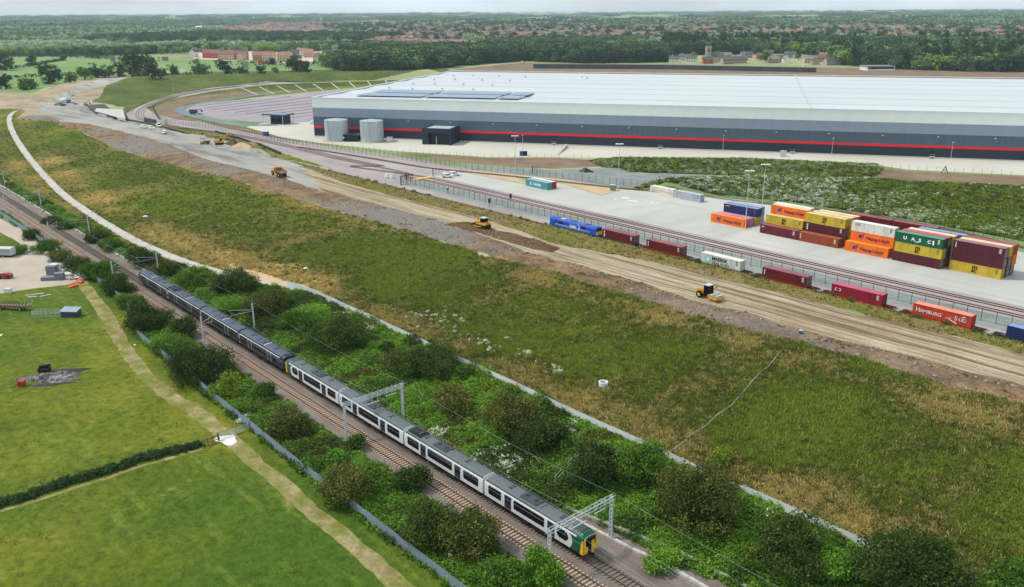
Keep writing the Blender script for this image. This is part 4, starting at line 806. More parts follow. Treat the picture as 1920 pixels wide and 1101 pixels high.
# ---------------------------------------------------------------- terminal light masts
def light_mast(u, v, h, heads, label):
    p = P3(u, v); t = empty('light_mast', p, label=label, cat='light mast', group='tall light masts around the terminal')
    m = MB(); m.tube((0, 0, 0), (0, 0, h), .14, 8, r2=.08); m.build('pole', [M['galv']], t); m = MB(); m.box(-.35, .35, -.35, .35, -.05, .35); m.build('base', [M['concrete']], t)
    m = MB(); m.tube((-1.2 * RT[0], -1.2 * RT[1], h), (1.2 * RT[0], 1.2 * RT[1], h), .06, 5); m.build('crossbar', [M['galv']], t)
    for k in (-1.1, -.45, .45, 1.1)[:heads]:
        m = MB(); m.M = Matrix.Translation((k * RT[0], k * RT[1], h + .02)); m.add([(-.4, -.3, 0), (.4, -.3, 0), (.4, .3, 0), (-.4, .3, 0), (-.25, -.18, .28), (.25, -.18, .28), (.25, .18, .28), (-.25, .18, .28)], [(3, 2, 1, 0), (4, 5, 6, 7), (0, 1, 5, 4), (1, 2, 6, 5), (2, 3, 7, 6), (3, 0, 4, 7)]); m.build('lamp_head', [M['white']], t)
light_mast(966, 331, 16.2, 4, 'tall light mast left of the teal container'); light_mast(1159, 353, 16.5, 4, 'tall light mast by the tan soil patch in the middle'); light_mast(1397, 430, 17.8, 4, 'tall light mast in front of the navy container'); light_mast(1428, 397, 15.6, 4, 'tall light mast between the two leftmost container stacks')
for i, (u, v, h, lb_) in enumerate([(327, 184, 11, 'slim pale lamp post beside the loop track at the far left'), (398, 244, 11, 'slim pale lamp post beside the mesh fence left of the car park road'), (435, 190, 9, 'slim pale lamp post at the left tip of the car park'), (418, 189, 8, 'slim lamp post on the car park bend'), (502, 181, 9, 'slim lamp post behind the car park middle'), (535, 174, 9, 'slim lamp post behind the car park right part'), (980, 290, 9, 'slim lamp post by the blue cabinet in front of the warehouse'), (1355, 286, 8, 'slim lamp post against the dark warehouse wall, centre right'), (1559, 292, 8, 'slim lamp post against the dark wall left of the second ramp'), (1782, 301, 8, 'slim lamp post against the dark wall near the blue frame')]):
    p = P3(u, v); t = empty('lamp_post', p, label=lb_, cat='lamp post', group='slim lamp posts'); m = MB(); m.tube((0, 0, 0), (0, 0, h), .11, 6, r2=.06); m.build('pole', [M['galv']], t); m = MB(); m.box(-.4, .4, -.12, .12, h - .05, h + .08); m.build('lamp_head', [M['white']], t)

# ---------------------------------------------------------------- the warehouse
WA = np.array([-354.3, 158.4]); fr = np.array([-65.2, 344.4]) - WA; fr = fr / np.hypot(*fr); dp = np.array([-fr[1], fr[0]]); WL, WD, WH = 560.0, 225.0, 20.6
wr = math.atan2(fr[1], fr[0]); w_ = empty('warehouse', (WA[0], WA[1], 5.0), wr, label='vast white-roofed warehouse with grey, navy and red banded cladding', cat='warehouse')
C = {k: paint('clad_' + k, c, .45, 0, .015, .05) for k, c in (('navy', (32, 44, 60)), ('dark', (80, 96, 112)), ('mid', (142, 155, 172)), ('pale', (236, 242, 240)), ('red', (232, 28, 48)))}
def wavy(name, z0, z1, mt, pitch, dep):
    """ribbed cladding band round the front and the left end"""
    m = MB()
    for (L, tr) in ((WL, lambda a, b: (a, -b)), (WD, lambda a, b: (-b, a))):
        n = int(L / pitch); xs = []
        for i in range(n): q = L / n; x = i * q; xs += [(x, dep), (x + q * .5, dep), (x + q * .6, 0), (x + q * .9, 0)]
        xs.append((L, dep)); vs = []
        for x, d in xs: a, b = tr(x, d); vs += [(a, b, z0), (a, b, z1)]
        m.add(vs, [(2 * i, 2 * i + 2, 2 * i + 3, 2 * i + 1) for i in range(len(xs) - 1)])
    m.build(name, [mt], w_)
m = MB(); m.box(.05, WL, .05, WD, 0, WH - .8); m.build('wall', [C['dark']], w_)
m = MB(); m.box(-.12, WL, -.12, .4, 0, .55); m.build('plinth', [M['concrete']], w_)
for nm, a, b, k, pt in (('navy_cladding', .5, 4.6, 'navy', 2.4), ('red_band', 4.6, 5.75, 'red', 8), ('dark_grey_cladding', 5.75, 10.7, 'dark', 2.4), ('grey_cladding', 10.7, 15.4, 'mid', 8), ('white_cladding', 15.4, WH, 'pale', 8)):
    wavy(nm, a, b, C[k], pt, .05 if k != 'red' else .09)
m, t_, b = nodes('roof_sheet'); v = objco(t_); c = ramp(t_, noise(t_, v, .02, 5, .6, (.3, 1, 1)), [(.3, (192, 197, 199)), (.7, (204, 208, 209))])
c = mixc(t_, rng(t_, noise(t_, v, .5, 3, .5, (.02, 1.2, 1), (0, 2, 0)), .5, .72, 0, .35), c, (184, 188, 190)); t_.links.new(c, b.inputs['Base Color']); b.inputs['Roughness'].default_value = .38; b.inputs['Specular IOR Level'].default_value = .6
RS = MATS['roof_sheet']
def W2(u, v, z=25.6):
    p = WZ([(u, v)], z)[0] - WA; return p @ fr, p @ dp
# roof: shallow valleys and ridges parallel to the front; one span = two slopes
nsp = 7; sp = WD / nsp; m = MB(); vs = []; ys = []
for i in range(nsp): ys += [(i * sp, 0), ((i + .5) * sp, .6)]
ys.append((WD, 0)); xs_ = np.linspace(0, WL, 40)
for x in xs_:
    for y, h in ys: vs.append((x, y, WH - .75 + h))
k = len(ys); m.add(vs, [(i * k + j, (i + 1) * k + j, (i + 1) * k + j + 1, i * k + j + 1) for i in range(len(xs_) - 1) for j in range(k - 1)]); m.build('roof', [RS], w_)
m = MB()
for i in range(1, nsp): m.box(0, WL, i * sp - .5, i * sp + .5, WH - .72, WH - .68)
m.build('gutter', [paint('gutter', (186, 190, 192), .6)], w_)
m = MB(); m.box(-.2, WL, -.2, .5, WH, WH + .25); m.box(-.2, .5, .5, WD, WH, WH + .25); m.box(-.2, WL, WD - .5, WD + .2, WH, WH + .25); m.build('parapet', [C['pale']], w_)
m = MB(); jx = W2(1504, 170)[0]; m.box(jx, jx + .5, .5, WD - 1, WH - .1, WH + .4); m.build('expansion_joint', [M['galv']], w_)
pan = paint('solar_panel', (146, 164, 182), .5, 0, .06, .3)
SPN = MB().box(0, 1, 0, 1, 0, .12).mesh('solar_panel', [pan])
xa = W2(700, 175)[0]; ya0 = W2(700, 181)[1]; ya1 = W2(700, 169)[1]
x0, x1 = W2(672, 179)[0], W2(985, 182)[0]; cuts = [(0, .42), (.435, .86), (.875, 1)]
for (a, b_) in cuts:
    for (q, r_) in ((0, .46), (.54, 1)):
        X0, X1 = x0 + (x1 - x0) * a, x0 + (x1 - x0) * b_; Y0, Y1 = ya0 + (ya1 - ya0) * q, ya0 + (ya1 - ya0) * r_; n = max(2, int((X1 - X0) / 6)); rows = 2
        for i in range(n):
            for j in range(rows):
                o = inst('solar_panel', SPN, w_, (X0 + (X1 - X0) * i / n, Y0 + (Y1 - Y0) * j / rows, WH + .35)); o.scale = ((X1 - X0) / n - .12, (Y1 - Y0) / rows - .25, 1)
VEN = MB().box(-.6, .6, -.6, .6, 0, .5).tube((0, 0, .5), (0, 0, .8), .55, 8).mesh('roof_vent', [M['galv']])
for (u, v) in [(730, 165), (773, 167), (829, 167), (887, 168), (775, 157), (815, 157), (869, 158), (923, 159), (814, 149), (853, 149), (904, 150), (956, 151), (850, 142), (887, 142), (936, 143), (985, 144), (1091, 145), (1101, 146)]:
    a, b_ = W2(u, v); inst('roof_vent', VEN, w_, (a, b_, WH - .2))
# wall lamps, doors with steps
LAMP = MB().box(-.35, .35, -.5, 0, -.2, .25).mesh('wall_lamp', [M['galv']])
for i in range(24): inst('wall_lamp', LAMP, w_, (9 + i * 23.0, -.2, 9.6))
for (u, v) in [(1026, 279), (1234, 283), (1486, 290), (1750, 299)]:
    a, b_ = W2(u, v, 5.3)
    m = MB(); m.box(a - .6, a + .6, -.3, -.18, 1.0, 3.3); m.build('fire_door', [M['black']], w_)
    m = MB(); m.box(a - 1.0, a + 1.0, -1.6, -.2, .6, .9); [m.box(a + 1 + k_ * .3, a + 1.3 + k_ * .3, -1.6, -.2, 0, .75 - k_ * .2) for k_ in range(3)]; m.box(a + .9, a + 1.0, -1.6, -1.5, .9, 1.9); m.box(a - 1.0, a + 1.0, -1.6, -1.52, 1.8, 1.9); m.build('steps', [M['galv']], w_)
# projecting dark porch
t = empty('loading_porch', (*P1(812, 270), 5.02), wr, label='dark square porch with pale roof and open black doorway projecting from the warehouse', cat='porch')
A = WZ([(792, 271)], 5)[0]; B = WZ([(847, 272)], 5)[0]; Ln = float(np.hypot(*(B - A))); t.location = (A[0], A[1], 5.02); Dp = 22.0
m = MB(); m.box(0, .8, 0, Dp, 0, 8.2); m.box(Ln - 4.6, Ln - 3.8, .3, Dp, 0, 8.2) if 0 else None; m.box(Ln - .8, Ln, 0, Dp, 0, 8.2); m.box(.8, Ln - .8, 0, .6, 5.8, 8.2); m.box(.8, Ln - .8, Dp - .5, Dp, 0, 8.2); m.build('wall', [C['navy']], t)
m = MB(); m.box(.8, 3.4, .05, .6, 0, 5.8); m.build('side_panel', [C['navy']], t)
m = MB(); m.box(.3, Ln - .3, .3, Dp - .3, 7.6, 7.75); m.build('roof', [RS], t); m = MB(); m.box(3.6, Ln - .9, 2, 2.2, 0, 5.7) ; m.build('doorway', [M['black']], t)
m = MB(); m.tube((Ln * .55, -2, 0), (Ln * .55, -2, 4.5), .12, 6); m.build('bollard_post', [M['galv']], t)
# water tanks
def tank(u, v, lab):
    p = WZ([(u, v)], 5)[0] + FW[:2] * 6; t = empty('water_tank', (p[0], p[1], 5.02), label=lab, cat='water tank', group='round galvanised water tanks')
    tk = paint('tank_steel', (196, 208, 216), .42, .3, .16, .5, stretch=(1, 1, .2)) if 'paint_t' not in MATS else MATS['paint_t']
    R_ = 6.0; HH = 10.6; m = MB(); k = 48; secs = []
    for i in range(10):
        for dz in (0, HH / 10 - .08): secs.append([(R_ * math.cos(6.2832 * q / k), R_ * math.sin(6.2832 * q / k), i * HH / 10 + dz) for q in range(k)]) 
        z = (i + 1) * HH / 10; secs.append([((R_ + .06) * math.cos(6.2832 * q / k), (R_ + .06) * math.sin(6.2832 * q / k), z - .06) for q in range(k)]); secs.append([((R_ + .06) * math.cos(6.2832 * q / k), (R_ + .06) * math.sin(6.2832 * q / k), z - .01) for q in range(k)])
    m.loft(secs, caps=False); m.build('wall', [tk], t)
    m = MB(); m.loft([[(R_ * math.cos(6.2832 * q / k), R_ * math.sin(6.2832 * q / k), HH) for q in range(k)], [(.2 * math.cos(6.2832 * q / k), .2 * math.sin(6.2832 * q / k), HH + .8) for q in range(k)]]); m.build('roof', [tk], t)
    m = MB(); a = -2.2 if 'left' in lab else -1.7; q = Vector((math.cos(a + 0.9), math.sin(a + 0.9), 0)) * (R_ + .4); sd = Vector((-q.y, q.x, 0)).normalized() * .3
    for s_ in (-1, 1): m.tube(q + sd * s_, q + sd * s_ + Vector((0, 0, HH + 1.2)), .06, 5)
    for z in np.arange(.4, HH + 1, .6): m.tube(q - sd + Vector((0, 0, z)), q + sd + Vector((0, 0, z)), .04, 4)
    m.build('ladder', [M['galv']], t); m = MB(); m.tube((0, 0, -.02), (0, 0, .12), R_ + 1.6, 40); m.build('base', [G_sand], t)
tank(628, 266, 'round galvanised water tank nearest the left corner of the warehouse'); tank(695, 268, 'round galvanised water tank right of the black pump house')
A = WZ([(641, 265)], 5)[0]; t = empty('pump_house', (A[0], A[1], 5.02), wr, label='low black pump house between the two water tanks', cat='pump house')
m = MB(); m.box(0, 9.5, 0, 7, 0, 3.3); m.build('wall', [M['black']], t); m = MB(); m.box(-.2, 9.7, -.2, 7.2, 3.3, 3.5); m.box(3, 5, 2, 4, 3.5, 3.8); m.build('roof', [M['dgrey']], t); m = MB(); m.box(.6, 1.5, -.05, 0, 1.4, 2.3); m.build('sign', [M['white']], t)
for x0 in (-1.6, 9.5): m = MB(); m.tube((x0, 1.5, .5), (x0 + 1.7, 1.5, .5), .35, 8); m.build('pipe', [M['white']], t)
def small_box(name, cat, label, u, v, dims, mt, rz=0, extra=None):
    p = P3(u, v); t = empty(name, p, rz, label=label, cat=cat); a, b_, c_ = dims
    m = MB(); m.prism([(-a / 2, 0), (a / 2, 0), (a / 2, c_ * .93), (a / 2 - .06, c_), (-a / 2 + .06, c_), (-a / 2, c_ * .93)], -b_ / 2, b_ / 2); m.build('housing', [mt], t)
    m = MB(); m.box(-a / 2 - .06, a / 2 + .06, -b_ / 2 - .06, b_ / 2 + .06, c_, c_ + .08); m.build('lid', [M['galv']], t)
    m = MB(); m.box(-a * .35, -.04, -b_ / 2 - .03, -b_ / 2, .2, c_ * .85); m.box(.04, a * .35, -b_ / 2 - .03, -b_ / 2, .2, c_ * .85); m.build('door', [mt], t); return t
small_box('white_kiosk', 'kiosk', 'small white kiosk right of the water tanks', 731, 265, (2.6, 2, 2.2), M['white'], wr)
small_box('blue_cabinet', 'cabinet', 'blue cabinet on the yard edge in front of the warehouse', 978, 292, (1.8, 1.5, 2.2), M['blue'], .8); small_box('black_cabinet', 'cabinet', 'black cabinet touching the blue cabinet on the yard', 985, 292, (1.8, 1.2, 2.2), M['black'], .8)
small_box('yard_cabinet', 'cabinet', 'pale cabinet on the yard left of the second fire door', 1468, 294, (2.6, 2, 2.6), M['galv'], wr); small_box('yard_cabinet', 'cabinet', 'small grey cabinet by the tan soil patch', 1149, 357, (1.8, 1.5, 2.0), M['grey'], .5)
small_box('relay_cabinet', 'cabinet', 'left of two pale relay cabinets on the pink ballast', 726, 333, (2.2, 1.2, 1.6), M['fence_white'], .1); small_box('relay_cabinet', 'cabinet', 'right of two pale relay cabinets on the pink ballast', 734, 334, (2.2, 1.2, 1.6), M['fence_white'], .1)
small_box('blue_cabinet', 'cabinet', 'blue cabinet by the white pole left of the gatehouse', 499, 255, (2.6, 2, 2.4), M['blue'], .3)
for (u, v, lb_) in ((776, 0, ''),): pass
def aframe(u, v, lab):
    p = P3(u, v); t = empty('road_barrier', p, wr, label=lab, cat='barrier'); m = MB(); m.tube((-1.2, 0, 0), (0, 0, 3), .16, 5); m.tube((1.2, 0, 0), (0, 0, 3), .16, 5); m.tube((-.7, 0, 1.2), (.7, 0, 1.2), .12, 5); m.build('frame', [M['blue']], t)
    m = MB(); m.tube((0, 0, 3), (0, 17, 1.0), .12, 5); m.build('boom', [M['white']], t)
aframe(1771, 325, 'blue A-frame barrier with long white boom on the yard edge')
p = P3(1045, 291); t = empty('access_ramp', p, 0, label='pale sloping ramp wall rising to the warehouse yard', cat='ramp'); q = P3(1062, 276) - p
m = MB(); n_ = Vector((-q[1], q[0], 0)).normalized() * .5; a = Vector((0, 0, .2)); b_ = Vector((q[0], q[1], 1.5)); m.add([a - n_, a + n_, b_ + n_, b_ - n_, a - n_ - Vector((0, 0, .4)), a + n_ - Vector((0, 0, .4)), b_ + n_ - Vector((0, 0, 1.6)), b_ - n_ - Vector((0, 0, 1.6))], [(0, 1, 2, 3), (0, 4, 5, 1), (1, 5, 6, 2), (2, 6, 7, 3), (3, 7, 4, 0)]); m.build('wall', [M['concrete']], t)
# gatehouse
A = WZ([(503, 232)], 5)[0]; t = empty('gatehouse', (A[0], A[1], 5.02), wr - .15, label='small navy gatehouse with wide flat roof beside the car park', cat='gatehouse')
m = MB(); m.box(2, 11.5, 0, 7, 0, 5.2); m.build('wall', [C['navy']], t); m = MB(); m.box(-2.5, 13, -2.2, 9, 5.2, 5.8); m.build('roof', [M['dgrey']], t); m = MB(); [m.box(x, x + 1.5, -1.8 + k_ * 2.2, .1 + k_ * 2.2, 5.82, 5.95) for x in np.arange(-1.5, 12, 1.9) for k_ in range(4)]; m.build('roof_panel', [pan], t)
m = MB(); m.box(3, 5.5, -.06, .0, 1.5, 3.4); m.box(7, 10, -.06, 0, 1.5, 3.4); m.build('window', [M['glass']], t); m = MB(); [m.tube((x, y, 0), (x, y, 5.2), .14, 6) for x in (-2, 12.6) for y in (-1.8, 8.5)]; m.build('column', [M['galv']], t)
# car park kerbs, planted rows and bays
kerb = ground('kerb_planting', [(.3, (112, 104, 92)), (.7, (142, 136, 122))], .2)
def ribbon(name, uva, uvb, wd, mt, h=.12, lift=.03, **k):
    a, b_ = P1(*uva), P1(*uvb); d = (b_ - a) / np.hypot(*(b_ - a)); nn = np.array([-d[1], d[0]]) * wd / 2; L = int(np.hypot(*(b_ - a)) / 12) + 1; m = MB(); c = [a + (b_ - a) * i / L for i in range(L + 1)]
    vs = []
    for q in c:
        z = float(Z(*q)[0]) + lift
        vs += [(q[0] + nn[0], q[1] + nn[1], z - .2), (q[0] + nn[0], q[1] + nn[1], z + h), (q[0] - nn[0], q[1] - nn[1], z + h), (q[0] - nn[0], q[1] - nn[1], z - .2)]
    m.add(vs, [(4 * i + j, 4 * i + j + 1, 4 * i + 5 + j, 4 * i + 4 + j) for i in range(L) for j in range(3)] + [(0, 3, 2, 1), (4 * L, 4 * L + 1, 4 * L + 2, 4 * L + 3)])
    return tag(m.build(name, [mt]), **k)
for i, (a, b_) in enumerate([((372, 199), (470, 187)), ((384, 203), (545, 181)), ((398, 205), (590, 182)), ((420, 208), (590, 188)), ((440, 211), (590, 193)), ((462, 213.5), (590, 199)), ((490, 216), (590, 204)), ((520, 218.5), (590, 210)), ((548, 221), (590, 215.5))]):
    ribbon('parking_divider', a, b_, 1.4, kerb, kind='structure')
for i in range(14):
    f = i / 13; ribbon('culvert_strip', (452 + f * 440, 163 - f * 23 + 2), (480 + f * 400 + (1 - f) * 4, 176 - f * 30 + 3), 1.0, M['concrete'], h=.25, label='pale concrete drainage strip running down the grass bund, %s' % ('first from the left end', 'second from the left', 'third from the left', 'fourth from the left', 'fifth from the left', 'sixth from the left', 'seventh from the left', 'eighth from the left', 'ninth from the left', 'tenth from the left', 'fourth from the warehouse roof', 'third from the warehouse roof', 'second from the warehouse roof', 'nearest the warehouse roof')[i], cat='drain', group='drainage strips on the bund')
ribbon('yellow_crossing', (775, 337.5), (812, 331.5), 2.2, M['yellow'], h=.03, lift=.18, label='yellow painted crossing over the terminal tracks', cat='crossing')
for k_, (a, b_) in enumerate([((1165, 371), (1180, 371.6)), ]):
    ribbon('yard_marking', a, b_, 1.6, M['white'], h=.01, lift=.012, kind='structure')
p = P3(1188, 377); m = MB(); [m.prism([(x, z) for x, z in pp], 0, .01) for pp in arc(-5, 0, 2.2, .5, 2.2, 4.1, 8) + arc(5, 0, 2.2, .5, -1.0, 1.0, 8)]; m.box(-2, 2, 0, .01, -.6, .6)
o = m.build('yard_marking', [M['white']], None, (p[0], p[1], p[2] + .02)); o.rotation_euler = (math.pi / 2, 0, wr * .6); tag(o, kind='structure')
# ---------------------------------------------------------------- vehicles on the earthworks and the yards
def wheel(m, x, y, r, w_, mi=0, rim=1):
    m.tube((x, y - w_ / 2, r), (x, y + w_ / 2, r), r, 14, mi); m.tube((x, y - w_ / 2 - .02, r), (x, y + w_ / 2 + .02, r), r * .5, 8, rim)
def wheels(t, lst, rim):
    for (x, y, r, w_) in lst: m = MB(); wheel(m, x, y, r, w_); m.build('wheel', [M['tyre'], rim], t)
def van(u, v, rz, label, body='white', long_=False, cat='van'):
    p = P3(u, v); t = empty('parked_van' if cat == 'van' else 'parked_car', (p[0], p[1], p[2] + .05), rz, label=label, cat=cat, group=None); L = 5.2 if long_ else 4.5; h = 2.2 if long_ else 1.75; bm = M[body]
    m = MB(); m.prism([(0, .35), (L, .35), (L, .9), (L - .15, 1.05), (L - 1.15, 1.15), (L - 1.9, h - .12), (L - 2.3, h), (.12, h), (0, h - .2)], -.88, .88); m.build('body', [bm], t)
    m = MB(); m.prism([(L - 1.22, 1.18), (L - 1.85, h - .2), (L - 1.81, h - .16), (L - 1.14, 1.2)], -.78, .78); m.build('windscreen', [M['glass']], t)
    for y in (-.9, .87): m = MB(); m.prism([(L - 2.9, 1.15), (L - 1.5, 1.15), (L - 2.0, h - .25), (L - 2.9, h - .25)], y, y + .03); m.build('side_window', [M['glass']], t)
    wheels(t, [(x, y, .34, .22) for x in (.85, L - .95) for y in (-.84, .84)], M['galv'])
    for y in (-.75, .5): m = MB(); m.box(L - .03, L + .02, y, y + .25, .72, .9); m.build('headlight', [M['galv']], t)
    return t
van(266, 240, .2, 'white car leftmost of the four on the crushed stone', cat='car'); van(281, 241.5, .1, 'white car second from the left on the crushed stone', cat='car'); van(296, 237.5, -.1, 'white van nearest the concrete pillar on the crushed stone', long_=True); van(309, 250, -.5, 'white estate car standing alone in front of the other three', cat='car')
van(829, 333, .75, 'white van in front at the left tip of the container yard'); van(842, 330, .9, 'white van behind its twin at the tip of the container yard'); van(583, 232, .4, 'white car beside the warehouse corner', cat='car'); van(592, 229, 1.5, 'dark van at the far side of the warehouse corner', 'black', True)
# lorries
p = P3(357, 214); t = empty('tipper_lorry', p, RTA := math.atan2(RT[1], RT[0]) - .25, label='dark tipper lorry with white and red cab on the access road', cat='lorry')
m = MB(); m.box(0, 6.4, -1.2, 1.2, 1.1, 3.0); m.build('tipper_body', [M['dgrey']], t); m = MB(); m.prism([(6.6, .6), (8.8, .6), (8.8, 1.9), (8.5, 3.0), (6.6, 3.1)], -1.2, 1.2); c_ = m.build('cab', [M['white']], t); m = MB(); m.box(6.7, 8.3, -1.1, 1.1, 3.1, 3.4); m.build('roof_fairing', [M['red']], t); m = MB(); m.box(8.7, 8.85, -1.05, 1.05, 1.8, 2.7); m.build('windscreen', [M['glass']], t)
m = MB(); m.box(0, 8.6, -.9, .9, .7, 1.1); m.build('chassis', [M['under']], t); wheels(t, [(x, y, .5, .35) for x in (1, 2.4, 7.5) for y in (-1.05, 1.05)], M['galv'])
p = P3(113, 195); t = empty('mixer_lorry', p, math.atan2(RT[1], RT[0]), label='white concrete mixer lorry with blue cab on the haul road bend', cat='lorry')
m = MB(); ks = 14; m.loft([[(x, r_ * math.cos(6.2832 * i / ks), 2.6 + (x * .12) + r_ * math.sin(6.2832 * i / ks)) for i in range(ks)] for x, r_ in ((0, .5), (1, 1.1), (2.6, 1.45), (4.4, 1.2), (5.4, .8))]); m.build('drum', [M['white']], t)
m = MB(); m.prism([(5.8, .7), (7.9, .7), (7.9, 1.9), (7.6, 3.1), (5.8, 3.1)], -1.2, 1.2); m.build('cab', [M['blue']], t); m = MB(); m.box(7.75, 7.9, -1, 1, 1.9, 2.8); m.build('windscreen', [M['glass']], t); m = MB(); m.box(0, 7.7, -.9, .9, .7, 1.1); m.build('chassis', [M['under']], t); wheels(t, [(x, y, .5, .35) for x in (1, 2.3, 6.7) for y in (-1.05, 1.05)], M['galv'])
small_box('site_cabin', 'site cabin', 'white site cabin behind the mixer lorry on the haul road bend', 127, 184, (6, 2.5, 2.5), M['white'], .6)
def tracks(t, L, w_, y0, h):
    for y in (-y0, y0):
        m = MB(); m.prism([(-L / 2 + h * .4, 0), (L / 2 - h * .4, 0), (L / 2, h * .5), (L / 2 - h * .35, h), (-L / 2 + h * .35, h), (-L / 2, h * .5)], y - w_ / 2, y + w_ / 2)
        for x in np.arange(-L / 2 + h * .5, L / 2 - h * .4, .3): m.box(x, x + .1, y - w_ / 2, y + w_ / 2, -.04, .0); m.box(x, x + .1, y - w_ / 2, y + w_ / 2, h, h + .04)
        m.build('crawler_track', [M['under']], t)
def excavator(u, v, rz, sc, label, dig=1):
    p = P3(u, v); t = empty('excavator', (p[0], p[1], p[2] + .05), rz, label=label, cat='excavator'); t.scale = (sc,) * 3; tracks(t, 4.4, .6, 1.15, .95)
    m = MB(); m.box(-2.4, 1.5, -1.3, 1.3, 1.05, 1.5); m.prism([(-2.5, 1.3), (-2.2, 2.35), (-.3, 2.45), (.1, 1.5), (.1, 1.3)], -1.3, 1.3); m.build('body', [M['cat_yellow']], t)
    m = MB(); m.prism([(.15, 1.3), (1.7, 1.3), (1.75, 2.1), (1.45, 3.0), (.15, 3.05)], .25, 1.3); m.build('cab', [M['glass']], t); m = MB(); m.box(.1, 1.5, .22, 1.33, 3.03, 3.12); m.build('cab_roof', [M['cat_yellow']], t)
    m = MB(); m.prism([(.6, 1.4), (1.3, 1.3), (4.0, 4.6), (6.6, 4.3), (6.7, 4.7), (4.0, 5.3), (3.5, 5.1)], -.95, -.5); m.build('boom', [M['cat_yellow']], t)
    m = MB(); m.prism([(6.1, 5.0), (6.7, 5.1), (7.6, 1.7), (7.2, 1.6)], -.9, -.55); m.tube((4.6, -.72, 5.2), (6.2, -.72, 5.2), .1, 6); m.build('dipper_arm', [M['dgrey']], t)
    m = MB(); m.prism([(7.0, 1.8), (7.8, 1.7), (7.9, .9), (7.2, .4), (6.4, .7), (6.6, 1.0), (7.1, .9)], -1.3, -.2); m.build('bucket', [M['dgrey']], t); return t
excavator(412, 271.5, math.atan2(RT[1], RT[0]) + .25, 1.0, 'yellow excavator reaching over the dark soil heap on the crushed stone'); excavator(161, 198, 2.4, .7, 'small orange excavator at the corner of the sunken concrete walls')
# dump truck (articulated), facing -x
p = P3(524, 330.5); t = empty('dump_truck', (p[0], p[1], p[2] + .05), math.pi - .1, label='yellow six-wheeled dump truck with brown empty skip on the haul road', cat='dump truck')
m = MB(); m.prism([(2.2, 1.2), (5.1, 1.2), (5.3, 1.5), (5.0, 2.35), (3.6, 2.5), (2.2, 2.5)], -1.2, 1.2); m.build('bonnet', [M['cat_yellow']], t); m = MB(); m.prism([(1.7, 1.3), (3.3, 1.3), (3.1, 3.3), (1.7, 3.3)], -.75, .75); m.build('cab', [M['cat_yellow']], t)
m = MB(); m.box(1.9, 3.0, -.78, .78, 2.35, 3.1); m.box(3.1, 3.24, -.6, .6, 2.45, 3.1); m.build('cab_window', [M['glass']], t)
m = MB()
b0, b1, z0, z1 = -4.9, 1.3, 1.55, 3.0
m.add([(b1, -1.35, z0 + .3), (b1, 1.35, z0 + .3), (b0 + .8, -1.35, z0), (b0 + .8, 1.35, z0), (b1 - .1, -1.6, z1 + .2), (b1 - .1, 1.6, z1 + .2), (b0, -1.6, z0 + .9), (b0, 1.6, z0 + .9)], [(0, 2, 3, 1), (0, 4, 6, 2), (1, 3, 7, 5), (0, 1, 5, 4)])
m.add([(b1 - .12, -1.25, z0 + .42), (b1 - .12, 1.25, z0 + .42), (b0 + .8, -1.25, z0 + .12), (b0 + .8, 1.25, z0 + .12), (b1 - .2, -1.5, z1 + .2), (b1 - .2, 1.5, z1 + .2), (b0 + .05, -1.5, z0 + .9), (b0 + .05, 1.5, z0 + .9)], [(1, 3, 2, 0), (2, 6, 4, 0), (5, 7, 3, 1), (4, 5, 1, 0)])
m.add([(b1 - .1, -1.6, z1 + .2), (b0, -1.6, z0 + .9), (b0 + .05, -1.5, z0 + .9), (b1 - .2, -1.5, z1 + .2), (b1 - .1, 1.6, z1 + .2), (b0, 1.6, z0 + .9), (b0 + .05, 1.5, z0 + .9), (b1 - .2, 1.5, z1 + .2)], [(0, 1, 2, 3), (7, 6, 5, 4)])
m.build('skip', [paint('skip_brown', (150, 112, 82), .8, dirt=.2)], t)
m = MB(); m.box(-4.2, 4.6, -.5, .5, .9, 1.4); m.box(1.0, 1.8, -.9, .9, 1.0, 1.6); m.build('chassis', [M['under']], t); wheels(t, [(x, y, .88, .62) for x in (3.9, -1.1, -2.95) for y in (-1.2, 1.2)], M['cat_yellow'])
# bulldozer facing -x
p = P3(906, 428); t = empty('bulldozer', (p[0], p[1], p[2] + .1), math.pi + .15, label='yellow bulldozer pushing dark soil on the haul road', cat='bulldozer'); tracks(t, 3.8, .6, 1.1, 1.1)
m = MB(); m.prism([(-1.7, .7), (2.3, .7), (2.4, 1.9), (.6, 2.1), (-1.7, 2.0)], -.75, .75); m.box(-1.9, .6, -1.35, 1.35, 1.15, 1.45); m.build('body', [M['cat_yellow']], t); m = MB(); m.prism([(-1.2, 1.9), (.5, 1.9), (.35, 3.1), (-1.1, 3.1)], -.85, .85); m.build('cab', [M['glass']], t); m = MB(); m.box(-1.3, .5, -.95, .95, 3.1, 3.25); m.build('cab_roof', [M['galv']], t)
m = MB()
for y in (-1.55, 1.45): m.box(-.5, 3.2, y, y + .12, .5, .8)
m.build('push_arm', [M['cat_yellow']], t); m = MB(); m.prism([(3.2, .05), (3.35, .0), (3.15, .6), (3.3, 1.35), (3.15, 1.35), (3.0, .6)], -1.9, 1.9); m.build('blade', [M['dgrey']], t); m = MB(); [m.box(-2.6, -1.8, y, y + .15, .3, 1.2) for y in (-.6, 0, .5)]; m.build('ripper', [M['under']], t); m = MB(); m.tube((1.6, .35, 1.9), (1.6, .35, 2.9), .09, 6); m.build('exhaust', [M['black']], t)
